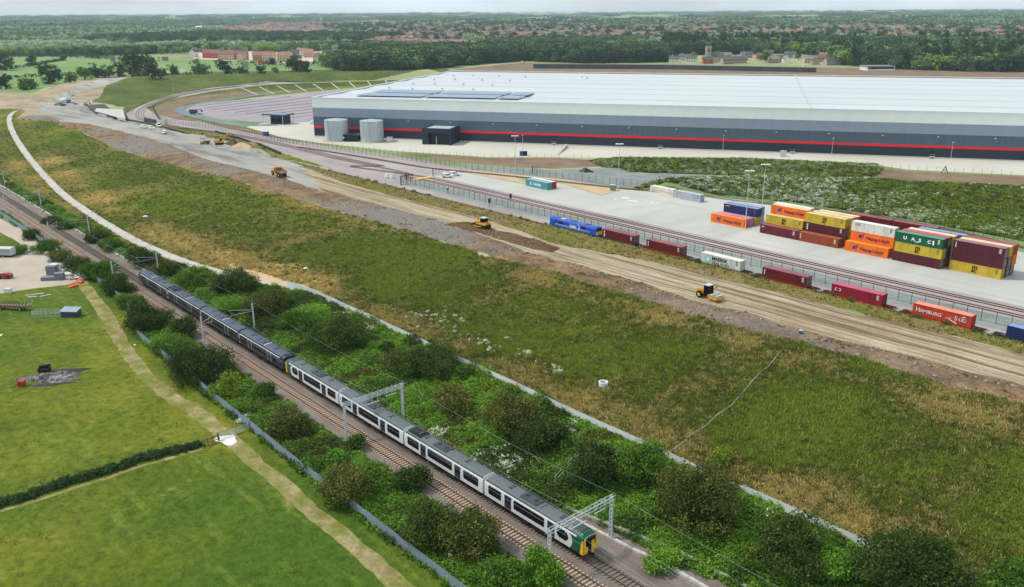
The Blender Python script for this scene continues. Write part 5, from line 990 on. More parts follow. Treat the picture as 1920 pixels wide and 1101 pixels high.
# single drum roller facing +x
p = P3(1329, 560); t = empty('road_roller', (p[0], p[1], p[2] + .02), -.06, label='yellow single-drum roller with dark cab on the haul road', cat='road roller')
m = MB(); m.prism([(-3.1, 1.0), (-.9, 1.0), (-.8, 1.9), (-2.2, 2.15), (-3.1, 1.7)], -.8, .8); m.build('engine_cover', [M['cat_yellow']], t); m = MB(); m.prism([(-1.0, 1.0), (.5, 1.0), (.55, 1.6), (.4, 3.15), (-.9, 3.15)], -.85, .85); m.build('cab', [M['glass']], t); m = MB(); m.prism([(-1.0, 3.15), (.5, 3.15), (.4, 3.28), (-.9, 3.28)], -.92, .92); m.build('cab_roof', [M['galv']], t)
m = MB(); m.tube((2.1, -1.05, .78), (2.1, 1.05, .78), .77, 26); m.build('drum', [M['steel']], t)
m = MB(); [m.box(.7, 3.2, y, y + .18, .5, 1.15) for y in (-1.3, 1.12)]; m.box(3.0, 3.25, -1.3, 1.3, .5, 1.2); m.box(.6, .95, -1.3, 1.3, .5, 1.3); m.build('drum_frame', [M['cat_yellow']], t); m = MB(); m.box(1.0, 3.0, -1.1, 1.1, 1.3, 1.42); m.build('drum_cover', [M['galv']], t)
wheels(t, [(-1.9, y, .8, .6) for y in (-.98, .98)], M['cat_yellow']); m = MB(); [m.tube((.7, y, 2.2), (.95, y * 1.25, 2.6), .04, 4) for y in (-.95, .95)]; [m.box(.88, .98, y * 1.25 - .15, y * 1.25 + .15, 2.5, 2.85) for y in (-.95, .95)]; m.build('mirror', [M['black']], t)
# small dumper
p = P3(385, 271); t = empty('site_dumper', (p[0], p[1], p[2] + .02), math.atan2(RT[1], RT[0]) - .2, label='small muddy site dumper left of the yellow excavator', cat='dumper')
m = MB(); m.prism([(0, 1.0), (2.0, .9), (2.5, 1.9), (-.2, 1.8)], -1.0, 1.0); m.build('skip', [M['mud']], t); m = MB(); m.box(-2.2, 0, -.7, .7, .7, 1.5); m.build('body', [M['cat_yellow']], t); m = MB(); [m.tube((x, y, 1.5), (x, y, 2.9), .06, 5) for x in (-1.9, -.4) for y in (-.6, .6)]; m.box(-2, -.3, -.7, .7, 2.9, 3.0); m.build('roll_bar', [M['dgrey']], t); wheels(t, [(x, y, .55, .4) for x in (-1.5, 1.2) for y in (-.95, .95)], M['galv'])
# heaps
def heap(name, label, u, v, rx, ry, h, mt, rz=0, seed=0, cat='heap', amp=.25):
    p = P3(u, v); r_ = np.random.default_rng(seed); m = MB(); vs = []; K, J = 28, 9
    for j in range(J):
        f = j / (J - 1)
        for i in range(K):
            a = 6.2832 * i / K; rr = (1 - f) * (1 + .16 * math.sin(a * 3 + seed) + .1 * math.sin(a * 5 + 2 * seed)) ; zz_ = h * (1 - (1 - f) ** 1.3) + r_.normal() * amp * h * .3 * (f > 0); vs.append((rx * rr * math.cos(a), ry * rr * math.sin(a), zz_ if j else -.25))
    m.add(vs, [(j * K + i, j * K + (i + 1) % K, (j + 1) * K + (i + 1) % K, (j + 1) * K + i) for j in range(J - 1) for i in range(K)]); return tag(m.build(name, [mt], None, (p[0], p[1], p[2]), rz, True), label, cat)
heap('soil_heap', 'dark soil heap under the excavator bucket', 436, 271, 5, 5, 2.2, G_dark, 0, 1); heap('sand_heap', 'pale tan sand heap right of the excavator', 455, 277, 7.5, 4.5, 2.6, G_sand, .4, 2); heap('stone_heap', 'brown stone heap beyond the sand heap by the track', 478, 270, 8, 3, 1.2, G_soil, -.2, 4)
heap('soil_heap', 'fresh dark soil pushed up in front of the bulldozer', 876, 424, 6, 3.2, 1.1, G_dark, .3, 5); heap('soil_heap', 'little black heap on the grey gravel behind the teal container', 1098, 322, 3.5, 2, 1.6, M['black'], .2, 7); heap('soil_heap', 'grey mound on the stone beside the sunken walls', 60, 190, 14, 9, 2.0, G_earth, .2, 9)
for (u, v, lab, rx, ry) in ((298, 241.5, 'black membrane strip lying beside the pillar', 7, 1.6), (404, 258.5, 'black membrane strip lying left of the excavator', 9, 1.8)): heap('membrane', lab, u + 20, v + 2, rx, ry, .25, M['black'], math.atan2(RT[1], RT[0]) - .55, 3, 'sheet')
for (u, v, lab) in ((112, 197, 'black spoil heap in front of the mixer lorry'), (137, 196, 'dark reddish heap right of the mixer lorry'), (130, 180, 'dark heap behind the site cabin')): heap('soil_heap', lab, u, v, 6, 3, 1.6, M['black'] if 'black' in lab else M['mud'], .3, u)
# sunken concrete structure
def slab(name, uv, z, th, mt, par=None):
    P = WZ(uv, z); m = MB(); n = len(P); m.add([(a, b_, z - th) for a, b_ in P] + [(a, b_, z) for a, b_ in P], [tuple(range(n)), tuple(range(2 * n - 1, n - 1, -1))] + [(i, n + i, n + (i + 1) % n, (i + 1) % n) for i in range(n)]); return m.build(name, [mt], par)
t = empty('underpass', (0, 0, 0), label='sunken concrete underpass walls with black edging beside the haul road', cat='underpass')
slab('ramp', [(176, 210), (181, 203), (231, 205.5), (235, 223), (203, 217)], 7.9, 1.4, M['concrete'], t); slab('pit', [(164, 197), (196, 195), (205, 203), (181, 203), (176, 209)], 7.6, .6, M['black'], t)
def wall_run(name, uv, z0, h, th, mt, par=None):
    P = PX(uv); m = MB()
    for a, b_ in zip(P[:-1], P[1:]):
        d = (b_ - a) / max(np.hypot(*(b_ - a)), 1e-6); nn = np.array([-d[1], d[0]]) * th / 2; za, zb = float(Z(*a)[0]) + z0, float(Z(*b_)[0]) + z0
        m.add([(a[0] - nn[0], a[1] - nn[1], za), (b_[0] - nn[0], b_[1] - nn[1], zb), (b_[0] + nn[0], b_[1] + nn[1], zb), (a[0] + nn[0], a[1] + nn[1], za), (a[0] - nn[0], a[1] - nn[1], za + h), (b_[0] - nn[0], b_[1] - nn[1], zb + h), (b_[0] + nn[0], b_[1] + nn[1], zb + h), (a[0] + nn[0], a[1] + nn[1], za + h)], [(3, 2, 1, 0), (4, 5, 6, 7), (0, 1, 5, 4), (1, 2, 6, 5), (2, 3, 7, 6), (3, 0, 4, 7)])
    return m.build(name, [mt], par)
wall_run('edging', [(164, 198), (178, 212), (198, 217), (215, 222), (236, 225)], -.2, 1.2, .7, M['black'], t)
for lab, uv, h in (('black silt fence along the stone platform by the pillar', [(236, 225), (275, 232), (306, 239), (345, 249)], .7), ('long black silt fence between the crushed stone and the rail fan', [(404, 248), (431, 256), (455, 263), (490, 274), (526, 289)], 1.1)):
    tag(wall_run('silt_fence', uv, -.1, h, .5, M['black']), lab, 'silt fence')
tag(wall_run('gabion_wall', [(272, 227), (292, 231)], -.1, 2.2, 1.2, M['dgrey']), 'dark grey gabion block left of the concrete pillar', 'gabion'); tag(wall_run('concrete_pillar', [(306, 233), (312, 233.6)], -.1, 3.4, 1.5, M['concrete']), 'pale concrete pillar standing where the loop track meets the stone', 'pillar')
tag(wall_run('retaining_wall', [(1000, 128.5), (1240, 130), (1530, 136)], 0, 5, 1.5, paint('old_wall', (84, 90, 92), .9, 0, .3, .08)), 'long dark retaining wall on the skyline behind the warehouse roof', 'retaining wall')
# low stone edge, trough and steps by the train nose
def poly_run(name, pts, h, th, mt, label, cat, gap=.06, L=2.2):
    t = empty(name, (0, 0, 0), label=label, cat=cat); L_ = np.array(pts, float); seg = np.hypot(*np.diff(L_, axis=0).T); cum = np.r_[0, np.cumsum(seg)]
    for d0 in np.arange(0, cum[-1] - .5, L):
        a = np.array([np.interp(d0, cum, L_[:, k]) for k in (0, 1)]); b_ = np.array([np.interp(min(d0 + L - gap, cum[-1]), cum, L_[:, k]) for k in (0, 1)]); dz = random.uniform(-.05, .05)
        m = MB(); z = float(Z(*a)[0]); l = float(np.hypot(*(b_ - a))); m.box(0, l, -th / 2, th / 2, -.2, h + dz); m.build('stone', [mt], t, (a[0], a[1], z), math.atan2(b_[1] - a[1], b_[0] - a[0]) + random.uniform(-.03, .03))
    return t
poly_run('stone_wall', [(-10, 5.6), (0, 7.3), (8, 8.6), (20, 9.0), (60, 9.4)], .7, .45, M['stonewall'], 'low pale stone edging curving away right of the train nose', 'wall'); poly_run('cable_trough', [(-14, 4.6), (0, 5.4), (10, 6.0), (60, 6.0)], .3, .5, M['concrete'], 'line of concrete cable trough lids beside the front of the train', 'cable trough', L=1.5)
poly_run('cable_trough', [(-420, 4.6), (-165, 4.4)], .3, .5, M['concrete'], 'pale cable trough lids along the track behind the dark train', 'cable trough', L=2.5)
t = empty('handrail_steps', (0, 0, 0), label='pair of pale metal handrails on steps down the embankment', cat='handrail'); A = P3(1040, 905); B = P3(1090, 850)
for off in (0, 1.3):
    m = MB(); dd = np.array([off * .7, off * -.7, 0]); a = A + dd; b_ = B + dd; m.tube(a + [0, 0, 1], b_ + [0, 0, 1.1], .04, 5); m.tube(a + [0, 0, .5], b_ + [0, 0, .6], .03, 5); [m.tube(a + (b_ - a) * f, a + (b_ - a) * f + [0, 0, 1.05], .04, 5) for f in np.linspace(0, 1, 8)]; m.build('rail', [M['galv']], t)
m = MB(); [m.box(A[0] + (B - A)[0] * f - .1, A[0] + (B - A)[0] * f + 1.0, A[1] + (B - A)[1] * f - 1.0, A[1] + (B - A)[1] * f + .1, A[2] + (B - A)[2] * f - .1, A[2] + (B - A)[2] * f + .12) for f in np.linspace(0, 1, 14)]; m.build('step', [M['stonewall']], t)['kind'] = 'stuff'
# ---------------------------------------------------------------- farm yard and pasture
p = P3(2, 481); FY = math.atan2(RT[1], RT[0])
t = empty('livestock_trailer', (p[0], p[1], p[2]), FY - .1, label='silver slatted livestock trailer parked in the gravel yard, cut by the left edge', cat='trailer')
m = MB(); m.box(-3, 4.2, -1.1, 1.1, .7, 2.7); m.prism([(-1.15, 2.7), (1.15, 2.7), (.8, 2.95), (-.8, 2.95)], -3.05, 4.25, 0, 'x'); m.build('body', [M['galv']], t)
for z in (1.0, 1.4, 1.8, 2.2): m = MB(); m.box(-2.8, 4.0, -1.15, -1.1, z, z + .14); m.build('slat', [M['dgrey'] if z > 2 else M['grey']], t)
wheels(t, [(x, y, .4, .25) for x in (.4, 1.4) for y in (-1.0, 1.0)], M['galv']); m = MB(); m.tube((4.2, 0, .7), (5.6, 0, .6), .08, 5); m.build('drawbar', [M['dgrey']], t)
def slabs(u, v, n, w_, h, rz, label, mt, nm='slab_stack', piece='slab'):
    p = P3(u, v); t = empty(nm, p, rz, label=label, cat='slab stack')
    for i in range(n): m = MB(); m.box(-w_ / 2 + random.uniform(-.1, .1), w_ / 2 + random.uniform(-.1, .1), -.9, .9, i * h, i * h + h * .8); m.build(piece, [mt], t)
slabs(99, 515, 12, 2.6, .22, FY, 'tall stack of grey slabs in the gravel yard', M['grey']); slabs(113, 524, 9, 2.4, .22, FY + .2, 'stack of grey slabs nearest the orange netting', M['grey']); slabs(92, 525, 5, 3.6, .2, FY + .1, 'low stack of grey slabs left of the tall ones', M['grey']); slabs(103, 508, 8, 2.0, .25, FY - .1, 'white-topped stack of slabs behind the tall grey one', M['fence_white'])
def blob(name, cat, label, u, v, r, mt, seed, sq=(1, 1, .6), k=10, jit=.18):
    p = P3(u, v); r_ = np.random.default_rng(seed); vs = []; K = k * 2
    for j in range(k + 1):
        th = math.pi * j / k
        for i in range(K):
            a = 6.2832 * i / K; q = r * (1 + .2 * math.sin(2 * a + seed) * math.sin(th) + r_.normal() * jit * .3); vs.append((q * math.sin(th) * math.cos(a) * sq[0], q * math.sin(th) * math.sin(a) * sq[1], q * math.cos(th) * sq[2] + r * sq[2] * .55))
    m = MB(); m.add(vs, [(j * K + i, (j + 1) * K + i, (j + 1) * K + (i + 1) % K, j * K + (i + 1) % K) for j in range(k) for i in range(K)]); return tag(m.build(name, [mt], None, (p[0], p[1], p[2]), seed, True), label, cat)
blob('white_sack', 'sack', 'white sack right of the slab stacks', 127, 517, 1.0, M['white'], 1); blob('white_sack', 'sack', 'smaller white sack behind the slab stacks', 122, 508, .7, M['white'], 2); blob('blue_tarpaulin', 'tarpaulin', 'crumpled pale blue tarpaulin by the hedge in the gravel yard', 96, 490, 1.2, M['fence_blue'], 3); blob('white_sack', 'sack', 'pale sack lying at the yard hedge top', 88, 476, .9, M['fence_white'], 4)
blob('orange_netting', 'netting', 'crumpled orange netting nearest the field corner', 137, 538, 1.3, M['orange'], 5, (1.3, .6, .3)); blob('orange_netting', 'netting', 'crumpled orange netting under the hedge at the yard exit', 150, 529, 1.3, M['orange'], 6, (1.3, .7, .3)); blob('white_debris', 'debris', 'small white lump lying on the grass slope near the path', 273, 408, .75, M['white'], 7); blob('white_debris', 'debris', 'small white lump on the middle of the grass slope', 573, 505, .6, M['white'], 8)
blob('white_debris', 'debris', 'white scrap at the left edge of the pasture', 2, 629, .5, M['white'], 9, (1.4, .5, .2)); blob('white_sack', 'sack', 'tiny white bag in the grass beside the dirt track', 253, 648, .3, M['white'], 10)
p = P3(10, 522); t = empty('farm_machine', p, FY, label='red farm machine standing at the left edge of the gravel yard', cat='farm machine'); m = MB(); m.prism([(-1.8, .5), (1.8, .5), (1.9, 1.2), (.4, 1.6), (-1.6, 1.3)], -.8, .8); m.build('body', [paint('machine_red', (176, 70, 62), .6, dirt=.2)], t); m = MB(); m.tube((-1.5, -.9, 1.7), (1.5, -.9, 1.9), .07, 5); m.tube((-1.5, .9, 1.7), (1.5, .9, 1.9), .07, 5); m.tube((1.5, -.9, 1.9), (1.5, .9, 1.9), .07, 5); m.build('frame', [M['galv']], t); wheels(t, [(x, y, .5, .3) for x in (-1.1, 1.2) for y in (-.9, .9)], M['red'])
small_box('water_bowser', 'tank', 'white box tank with dark lid at the bottom edge of the yard', 16, 549, (1.6, 1.1, 1.1), M['white'], FY)
p = P3(5, 580); t = empty('feed_trailer', p, FY - .12, label='long weathered feed trailer in the pasture, cut by the left edge', cat='trailer'); m = MB(); m.box(-2, 7, -.8, .8, .8, 1.3); m.build('bed', [M['wood']], t); m = MB(); [m.box(x, x + .1, y, y + .08, 1.3, 1.9) for x in np.arange(-2, 7, .8) for y in (-.8, .72)]; m.box(-2, 7, -.8, -.74, 1.8, 1.9); m.box(-2, 7, .74, .8, 1.8, 1.9); m.build('rail', [M['dgrey']], t); wheels(t, [(x, y, .45, .25) for x in (0, 5.2) for y in (-.75, .75)], M['galv']); m = MB(); [m.tube((7.1, y, .9), (7.9, y, 2.3), .05, 5) for y in (-.7, -.2, .2, .7)]; m.build('ramp', [M['galv']], t)
p = P3(60, 594); t = empty('animal_pen', p, FY - .08, label='low wire pen joined to a blue-grey roofed hutch in the pasture', cat='pen')
m = MB(); [m.tube((x, y, 0), (x, y, 1.3), .05, 4) for x in np.arange(0, 7.4, 1.2) for y in (0, 2)]; [m.tube((0, y, z), (7.2, y, z), .035, 4) for y in (0, 2) for z in (.1, .5, .9, 1.3)]; [m.tube((0, 0, z), (0, 2, z), .035, 4) for z in (.1, .5, .9, 1.3)]; m.build('rail', [M['galv']], t)
m = MB(); m.box(7.3, 11.2, 0, 2.1, 0, 1.4); m.build('hutch', [M['dgrey']], t); m = MB(); m.prism([(-.15, 1.4), (2.3, 1.9), (2.3, 2.0), (-.15, 1.5)], 7.1, 11.4, 0, 'x'); m.build('roof', [M['fence_blue']], t)
for i, (a, b_) in enumerate([((47, 555), (82, 551)), ((52, 558), (70, 557)), ((75, 557), (96, 553))]):
    A, B = P3(*a), P3(*b_); m = MB(); d = B - A; l = float(np.hypot(d[0], d[1])); m.box(0, l, -.25, .25, 0, .18); tag(m.build('concrete_post', [M['concrete']], None, tuple(A), math.atan2(d[1], d[0])), 'pale concrete post lying in the grass by the yard, %s' % ('longest and farthest left', 'shortest one', 'rightmost one')[i], 'post')
# field gate with rails, and the worn ground round it
A, B = P3(412, 826), P3(466, 806); d = B - A; l = float(np.hypot(d[0], d[1])); t = empty('field_gate', tuple(A), math.atan2(d[1], d[0]), label='pale tubular steel field gate across the dirt track', cat='gate')
for z in (.2, .42, .64, .88, 1.15): m = MB(); m.tube((0, 0, z), (l, 0, z), .035, 6); m.build('rail', [M['galv']], t)
for x in (0, l / 2, l): m = MB(); m.tube((x, 0, 0), (x, 0, 1.25), .05, 6); m.build('upright', [M['galv']], t)
for x in (-.2, l + .25): m = MB(); m.box(x - .1, x + .1, -.1, .1, 0, 1.5); m.build('post', [M['wood']], t)
A, B = P3(380, 838), P3(410, 827); d = B - A; l = float(np.hypot(d[0], d[1])); t = empty('rail_fence', tuple(A), math.atan2(d[1], d[0]), label='short weathered rail fence between the hedge and the field gate', cat='fence')
for z in (.4, .8, 1.1): m = MB(); m.box(0, l, -.04, .04, z, z + .12); m.build('rail', [M['wood']], t)
for x in np.linspace(0, l, 4): m = MB(); m.box(x - .07, x + .07, -.1, .0, 0, 1.3); m.build('post', [M['wood']], t)
heap('pale_sand', 'splash of white sand worn round the field gate', 424, 824, 2.6, 1.6, .12, M['white'], .3, 3, 'sand')
for (u, v) in ((362, 842), (248, 887), (315, 858), (60, 938)): pass
# the burnt patch
m, t_, b = nodes('ash'); v = objco(t_); c = ramp(t_, noise(t_, v, .9, 7, .72), [(.38, (26, 24, 26)), (.5, (92, 86, 88)), (.62, (150, 144, 146)), (.74, (216, 214, 214))]); t_.links.new(c, b.inputs['Base Color']); b.inputs['Roughness'].default_value = 1; ASH = MATS['ash']
heap('bonfire_ash', 'flat grey and white ash heap of a burnt-out bonfire in the pasture', 96, 708, 6.6, 3.0, .5, ASH, FY + .15, 11, 'ash heap', 1.2); heap('charred_ground', 'black charred strip behind the ash heap', 124, 696, 4.6, 1.5, .3, M['black'], FY + .12, 12, 'burnt debris'); heap('charred_ground', 'black charred rim in front of the ash heap', 100, 721, 5.2, .7, .22, M['black'], FY + .22, 14, 'burnt debris')
p = P3(84, 697); t = empty('burnt_sofa', tuple(p), FY + .3, label='charred black box-like seat at the back of the bonfire', cat='burnt furniture'); m = MB(); m.box(-1.1, 1.1, -.5, .5, 0, .6); m.build('seat', [M['black']], t); m = MB(); m.prism([(-1.1, .5), (1.1, .6), (1.1, 1.4), (-1.0, 1.2)], .35, .6); m.build('backrest', [M['black']], t); m = MB(); m.box(-1.15, -.85, -.5, .5, .5, .9); m.box(.9, 1.15, -.5, .5, .5, 1.0); m.build('armrest', [M['black']], t)
p = P3(41, 724); t = empty('red_burner', tuple(p), FY, label='small red machine on the left end of the bonfire', cat='machine'); m = MB(); m.prism([(-.6, 0), (.6, 0), (.65, 1.1), (-.5, 1.25)], -.5, .5); m.build('body', [paint('burner_red', (178, 66, 52), .6, dirt=.2)], t); m = MB(); m.tube((-.1, -.52, .55), (-.1, -.5, .55), .16, 8); m.build('port', [M['black']], t); m = MB(); [m.tube((-.8, y, .2), (-1.7, y * 1.5, .1), .05, 4) for y in (-.4, .4)]; m.build('handle', [M['dgrey']], t)
# bits on the slope
t = empty('concrete_ring', tuple(P3(1131, 724)), 0, label='white concrete manhole ring lying in the dry grass', cat='manhole ring'); m = MB(); K = 20
for i in range(K):
    a, b_ = 6.2832 * i / K, 6.2832 * (i + 1) / K; q = lambda r_, an, z: (r_ * math.cos(an), r_ * math.sin(an), z); m.add([q(.85, a, 0), q(.85, b_, 0), q(.85, b_, .9), q(.85, a, .9), q(.65, a, .9), q(.65, b_, .9), q(.65, b_, .1), q(.65, a, .1)], [(0, 1, 2, 3), (3, 2, 5, 4), (4, 5, 6, 7)])
m.build('ring', [M['fence_white']], t)
m = MB(); cur = [P3(1478, 644), P3(1440, 690), P3(1425, 700), P3(1400, 730), P3(1372, 762), P3(1345, 780), P3(1325, 800), P3(1300, 815), P3(1280, 832), P3(1263, 846)]
for a, b_ in zip(cur[:-1], cur[1:]): m.tube(a + [0, 0, .25], b_ + [0, 0, .25], .11, 5)
tag(m.build('drain_pipe', [M['stonewall']]), 'long thin pale pipe laid down the grass embankment', 'pipe')
small_box('blue_drum', 'drum', 'blue drum lying on the spoil edge of the haul road', 1501, 626, (.6, .5, .7), M['blue'])
t = empty('traffic_cone', tuple(P3(1873, 628)), 0, label='white cone beside the last wagon at the right', cat='cone'); m = MB(); m.tube((0, 0, .05), (0, 0, 1.1), .3, 10, r2=.06); m.build('cone', [M['white']], t); m = MB(); m.box(-.4, .4, -.4, .4, 0, .07); m.build('base', [M['white']], t)
for (u, v, lb_) in ((917.5, 388, 'black ground signal beside the siding'), (957.5, 379, 'black ground signal behind the mesh fence'), (838, 363, 'black leaning signal post in the grey gravel strip')):
    t = empty('ground_signal', tuple(P3(u, v)), 0, label=lb_, cat='signal'); m = MB(); m.tube((0, 0, 0), (.3 if 'lean' in lb_ else 0, 0, 1.6), .09, 6); m.build('post', [M['black']], t); m = MB(); m.box(-.4, .4, -.15, .15, 1.4, 2.9) if 'lean' not in lb_ else m.box(-.1, .9, -.12, .12, 1.5, 1.9); m.build('head', [M['black']], t)
# a worker in orange beside the parked vans (one skinned body)
def person(u, v, label, shirt, h=1.78):
    p = P3(u, v); me = bpy.data.meshes.new('body'); J = [(0, 0, .95), (0, 0, 1.2), (0, 0, 1.45), (0, 0, 1.58), (0, 0, 1.72), (.09, 0, .9), (.11, .04, .5), (.11, 0, .06), (-.09, 0, .9), (-.11, -.05, .5), (-.12, 0, .06), (.2, 0, 1.42), (.27, .02, 1.15), (.29, .1, .9), (-.2, 0, 1.42), (-.27, .02, 1.15), (-.29, .08, .9)]
    me.from_pydata(J, [(0, 1), (1, 2), (2, 3), (3, 4), (0, 5), (5, 6), (6, 7), (0, 8), (8, 9), (9, 10), (2, 11), (11, 12), (12, 13), (2, 14), (14, 15), (15, 16)], [])
    o = bpy.data.objects.new('person', me); COL.objects.link(o); o.modifiers.new('s', 'SKIN'); rad = [.15, .14, .15, .06, .11, .09, .065, .05, .09, .065, .05, .06, .045, .035, .06, .045, .035]
    for q, r_ in zip(me.skin_vertices[0].data, rad): q.radius = (r_, r_)
    me.skin_vertices[0].data[0].use_root = True; dg = bpy.context.evaluated_depsgraph_get(); nm = bpy.data.meshes.new_from_object(o.evaluated_get(dg)); o.modifiers.clear(); o.data = nm
    nm.materials.clear(); [nm.materials.append(x) for x in (M['dgrey'], shirt, paint('skin', (196, 150, 124), .6))]
    for f in nm.polygons: z = f.center.z; f.material_index = 0 if z < .92 else 1 if z < 1.52 else 2; f.use_smooth = True
    o.location = tuple(p); tag(o, label, 'person'); return o
person(291, 240, 'person in orange hi-vis top standing between the two white vans', M['orange']); person(294, 241.5, 'person in orange hi-vis top half behind the white van', M['orange'])
# ---------------------------------------------------------------- vegetation
def leafmat(name, dark, mid, light, transl=.25):
    m, t, b = nodes(name); v = objco(t)
    a = N(t, 'ShaderNodeAttribute', attribute_name='leaf').outputs['Fac']
    oi = N(t, 'ShaderNodeObjectInfo').outputs['Random']
    ad = N(t, 'ShaderNodeMath', operation='MULTIPLY_ADD'); ad.inputs[1].default_value = .3; t.links.new(oi, ad.inputs[0]); t.links.new(a, ad.inputs[2])
    s_ = N(t, 'ShaderNodeMath', operation='SUBTRACT'); s_.inputs[1].default_value = .15; t.links.new(ad.outputs[0], s_.inputs[0])
    c = ramp(t, s_.outputs[0], [(.1, dark), (.5, mid), (.95, light)])
    t.links.new(c, b.inputs['Base Color']); b.inputs['Roughness'].default_value = .7; b.inputs['Specular IOR Level'].default_value = .15
    tr = N(t, 'ShaderNodeBsdfTranslucent'); t.links.new(c, tr.inputs['Color']); mxs = N(t, 'ShaderNodeMixShader', i_0=transl); t.links.new(b.outputs[0], mxs.inputs[1]); t.links.new(tr.outputs[0], mxs.inputs[2])
    t.links.new(mxs.outputs[0], t.nodes['Material Output'].inputs['Surface']); return m
L_dark = leafmat('leaf_dark', (40, 58, 24), (62, 84, 32), (100, 122, 50)); L_mid = leafmat('leaf_mid', (54, 86, 28), (86, 124, 38), (132, 162, 62)); L_bright = leafmat('leaf_bright', (74, 118, 32), (108, 152, 46), (152, 190, 76)); L_olive = leafmat('leaf_olive', (58, 68, 28), (90, 98, 40), (142, 144, 70))
L_yel = leafmat('leaf_yellowish', (84, 110, 30), (126, 150, 44), (180, 190, 80)); L_pale = leafmat('leaf_pale', (136, 156, 120), (168, 184, 150), (204, 214, 186)); L_lime = leafmat('leaf_lime', (110, 140, 50), (140, 168, 66), (170, 190, 90)); L_purple = leafmat('leaf_purple', (58, 48, 58), (80, 66, 76), (100, 86, 92))
L_straw = leafmat('leaf_straw', (156, 136, 74), (194, 172, 106), (228, 210, 152), .2); L_grass = leafmat('leaf_grass', (96, 118, 36), (130, 148, 50), (168, 176, 82)); L_past = leafmat('leaf_pasture', (92, 110, 34), (118, 132, 42), (156, 154, 64)); L_white = leafmat('flower_white', (190, 196, 160), (222, 226, 204), (244, 246, 236), .1); L_fdark = leafmat('leaf_far_dark', (40, 62, 40), (60, 86, 50), (90, 114, 66)); L_fmid = leafmat('leaf_far_mid', (74, 104, 60), (104, 132, 78), (142, 164, 104)); BARK = paint('bark', (92, 78, 64), .9, dirt=.2)
def leafcloud(rs, centres, per, spread, size, up=.35, flat=.8):
    """leaf-sized quads in clumps round the given centres -> verts, faces, one random value per face"""
    n = len(centres) * per; c = np.repeat(centres, per, 0); off = rs.normal(size=(n, 3)) * spread * np.array([1, 1, flat]); p = c + off
    nr = rs.normal(size=(n, 3)); nr[:, 2] += up * 2; nr /= np.linalg.norm(nr, axis=1)[:, None]; a = np.cross(nr, rs.normal(size=(n, 3))); a /= np.linalg.norm(a, axis=1)[:, None]; b = np.cross(nr, a)
    s = size * rs.uniform(.6, 1.4, (n, 1)); q = np.stack([p - a * s, p - b * s * .55, p + a * s, p + b * s * .55], 1).reshape(-1, 3)
    val = np.clip(np.repeat(rs.normal(.5, .16, len(centres)), per) + rs.normal(0, .13, n), 0, 1)
    return q, val
def leafmesh(name, q, val, mat, extra=None):
    n = len(q) // 4; me = bpy.data.meshes.new(name); ev, ef = (extra.v, extra.f) if extra else ([], [])
    nv = len(q) + len(ev); me.vertices.add(nv); me.vertices.foreach_set('co', np.vstack([q] + ([np.array(ev)] if ev else [])).ravel().astype(np.float32))
    lv = list(range(4 * n)); ls = list(range(0, 4 * n, 4)); lt = [4] * n
    for f in ef: ls.append(len(lv)); lt.append(len(f)); lv += [i + 4 * n for i in f]
    me.loops.add(len(lv)); me.loops.foreach_set('vertex_index', np.array(lv, np.int32)); me.polygons.add(len(ls)); me.polygons.foreach_set('loop_start', np.array(ls, np.int32)); me.polygons.foreach_set('loop_total', np.array(lt, np.int32))
    me.materials.append(mat); me.materials.append(BARK)
    if ef: me.polygons.foreach_set('material_index', np.array([0] * n + [1] * len(ef), np.int32))
    me.update(calc_edges=True); at = me.attributes.new('leaf', 'FLOAT', 'FACE'); at.data.foreach_set('value', np.r_[val, np.zeros(len(ef))].astype(np.float32)); return me
def lobes(rs, r, h, n, zlo=.25):
    L = []
    for i in range(n):
        a = rs.uniform(0, 6.28); d = r * .62 * math.sqrt(rs.uniform(0, 1)); L.append((d * math.cos(a), d * math.sin(a), h * rs.uniform(zlo, .72), r * rs.uniform(.38, .6), h * rs.uniform(.22, .36)))
    return L
def crown(rs, r, h, ncl, nl, zlo=.25):
    L = lobes(rs, r, h, nl, zlo); c = []
    while len(c) < ncl:
        lx, ly, lz, lr, lh = L[rs.integers(len(L))]; v = rs.normal(size=3); v /= np.linalg.norm(v)
        if v[2] < -.55: continue
        k = rs.uniform(.72, 1.05) if rs.random() > .14 else rs.uniform(1.05, 1.3); p = np.array([lx + v[0] * lr * k, ly + v[1] * lr * k, lz + v[2] * lh * k])
        if p[2] > .1 * h * .3 and p[2] < h * 1.08: c.append(p)
    return np.array(c), L
def trunk(m, h, r, rs, L):
    m.tube((0, 0, -.3), (rs.normal() * .1, rs.normal() * .1, h * .35), r, 7, r2=r * .7)
    for (x, y, z, lr, lh) in L[:5]: m.tube((0, 0, h * .3), (x * .8, y * .8, z), r * .5, 5, r2=r * .15)
    for (x, y, z, lr, lh) in L[:6]:
        for _ in range(3): dx, dy = rs.normal(size=2) * lr * .7; m.tube((x * .6, y * .6, z * .8), (x + dx, y + dy, z + lh * rs.uniform(.9, 1.35)), .045, 3, r2=.012)
def bush(u, v, wpx, hm, mat, label, leaf=.17, dens=1.0, name='bush'):
    """a shrub: u,v = photo pixel of its foot, wpx = its width there"""
    rs = np.random.default_rng(int(u * 7 + v)); p = P3(u, v); dist = np.hypot(*(p[:2] - CAM[:2])); sl = math.hypot(dist, HC); r = wpx / 2 / FPX * sl
    ncl = int(dens * 34 * (r * r + r * hm) ** .86 * .35) + 30; c, L = crown(rs, r, hm, ncl, max(4, int(r * 2.4)), .2)
    per = 46 if leaf < .2 else 30; q, val = leafcloud(rs, c, per, .36 + r * .03, leaf)
    t = empty(name, tuple(p), rs.uniform(0, 6), label=label, cat='tree' if name == 'tree' else 'bush'); me = leafmesh('crown', q, val, mat); inst('crown', me, t); m = MB(); trunk(m, hm, .12 + r * .03, rs, L); m.build('trunk', [BARK], t); return t
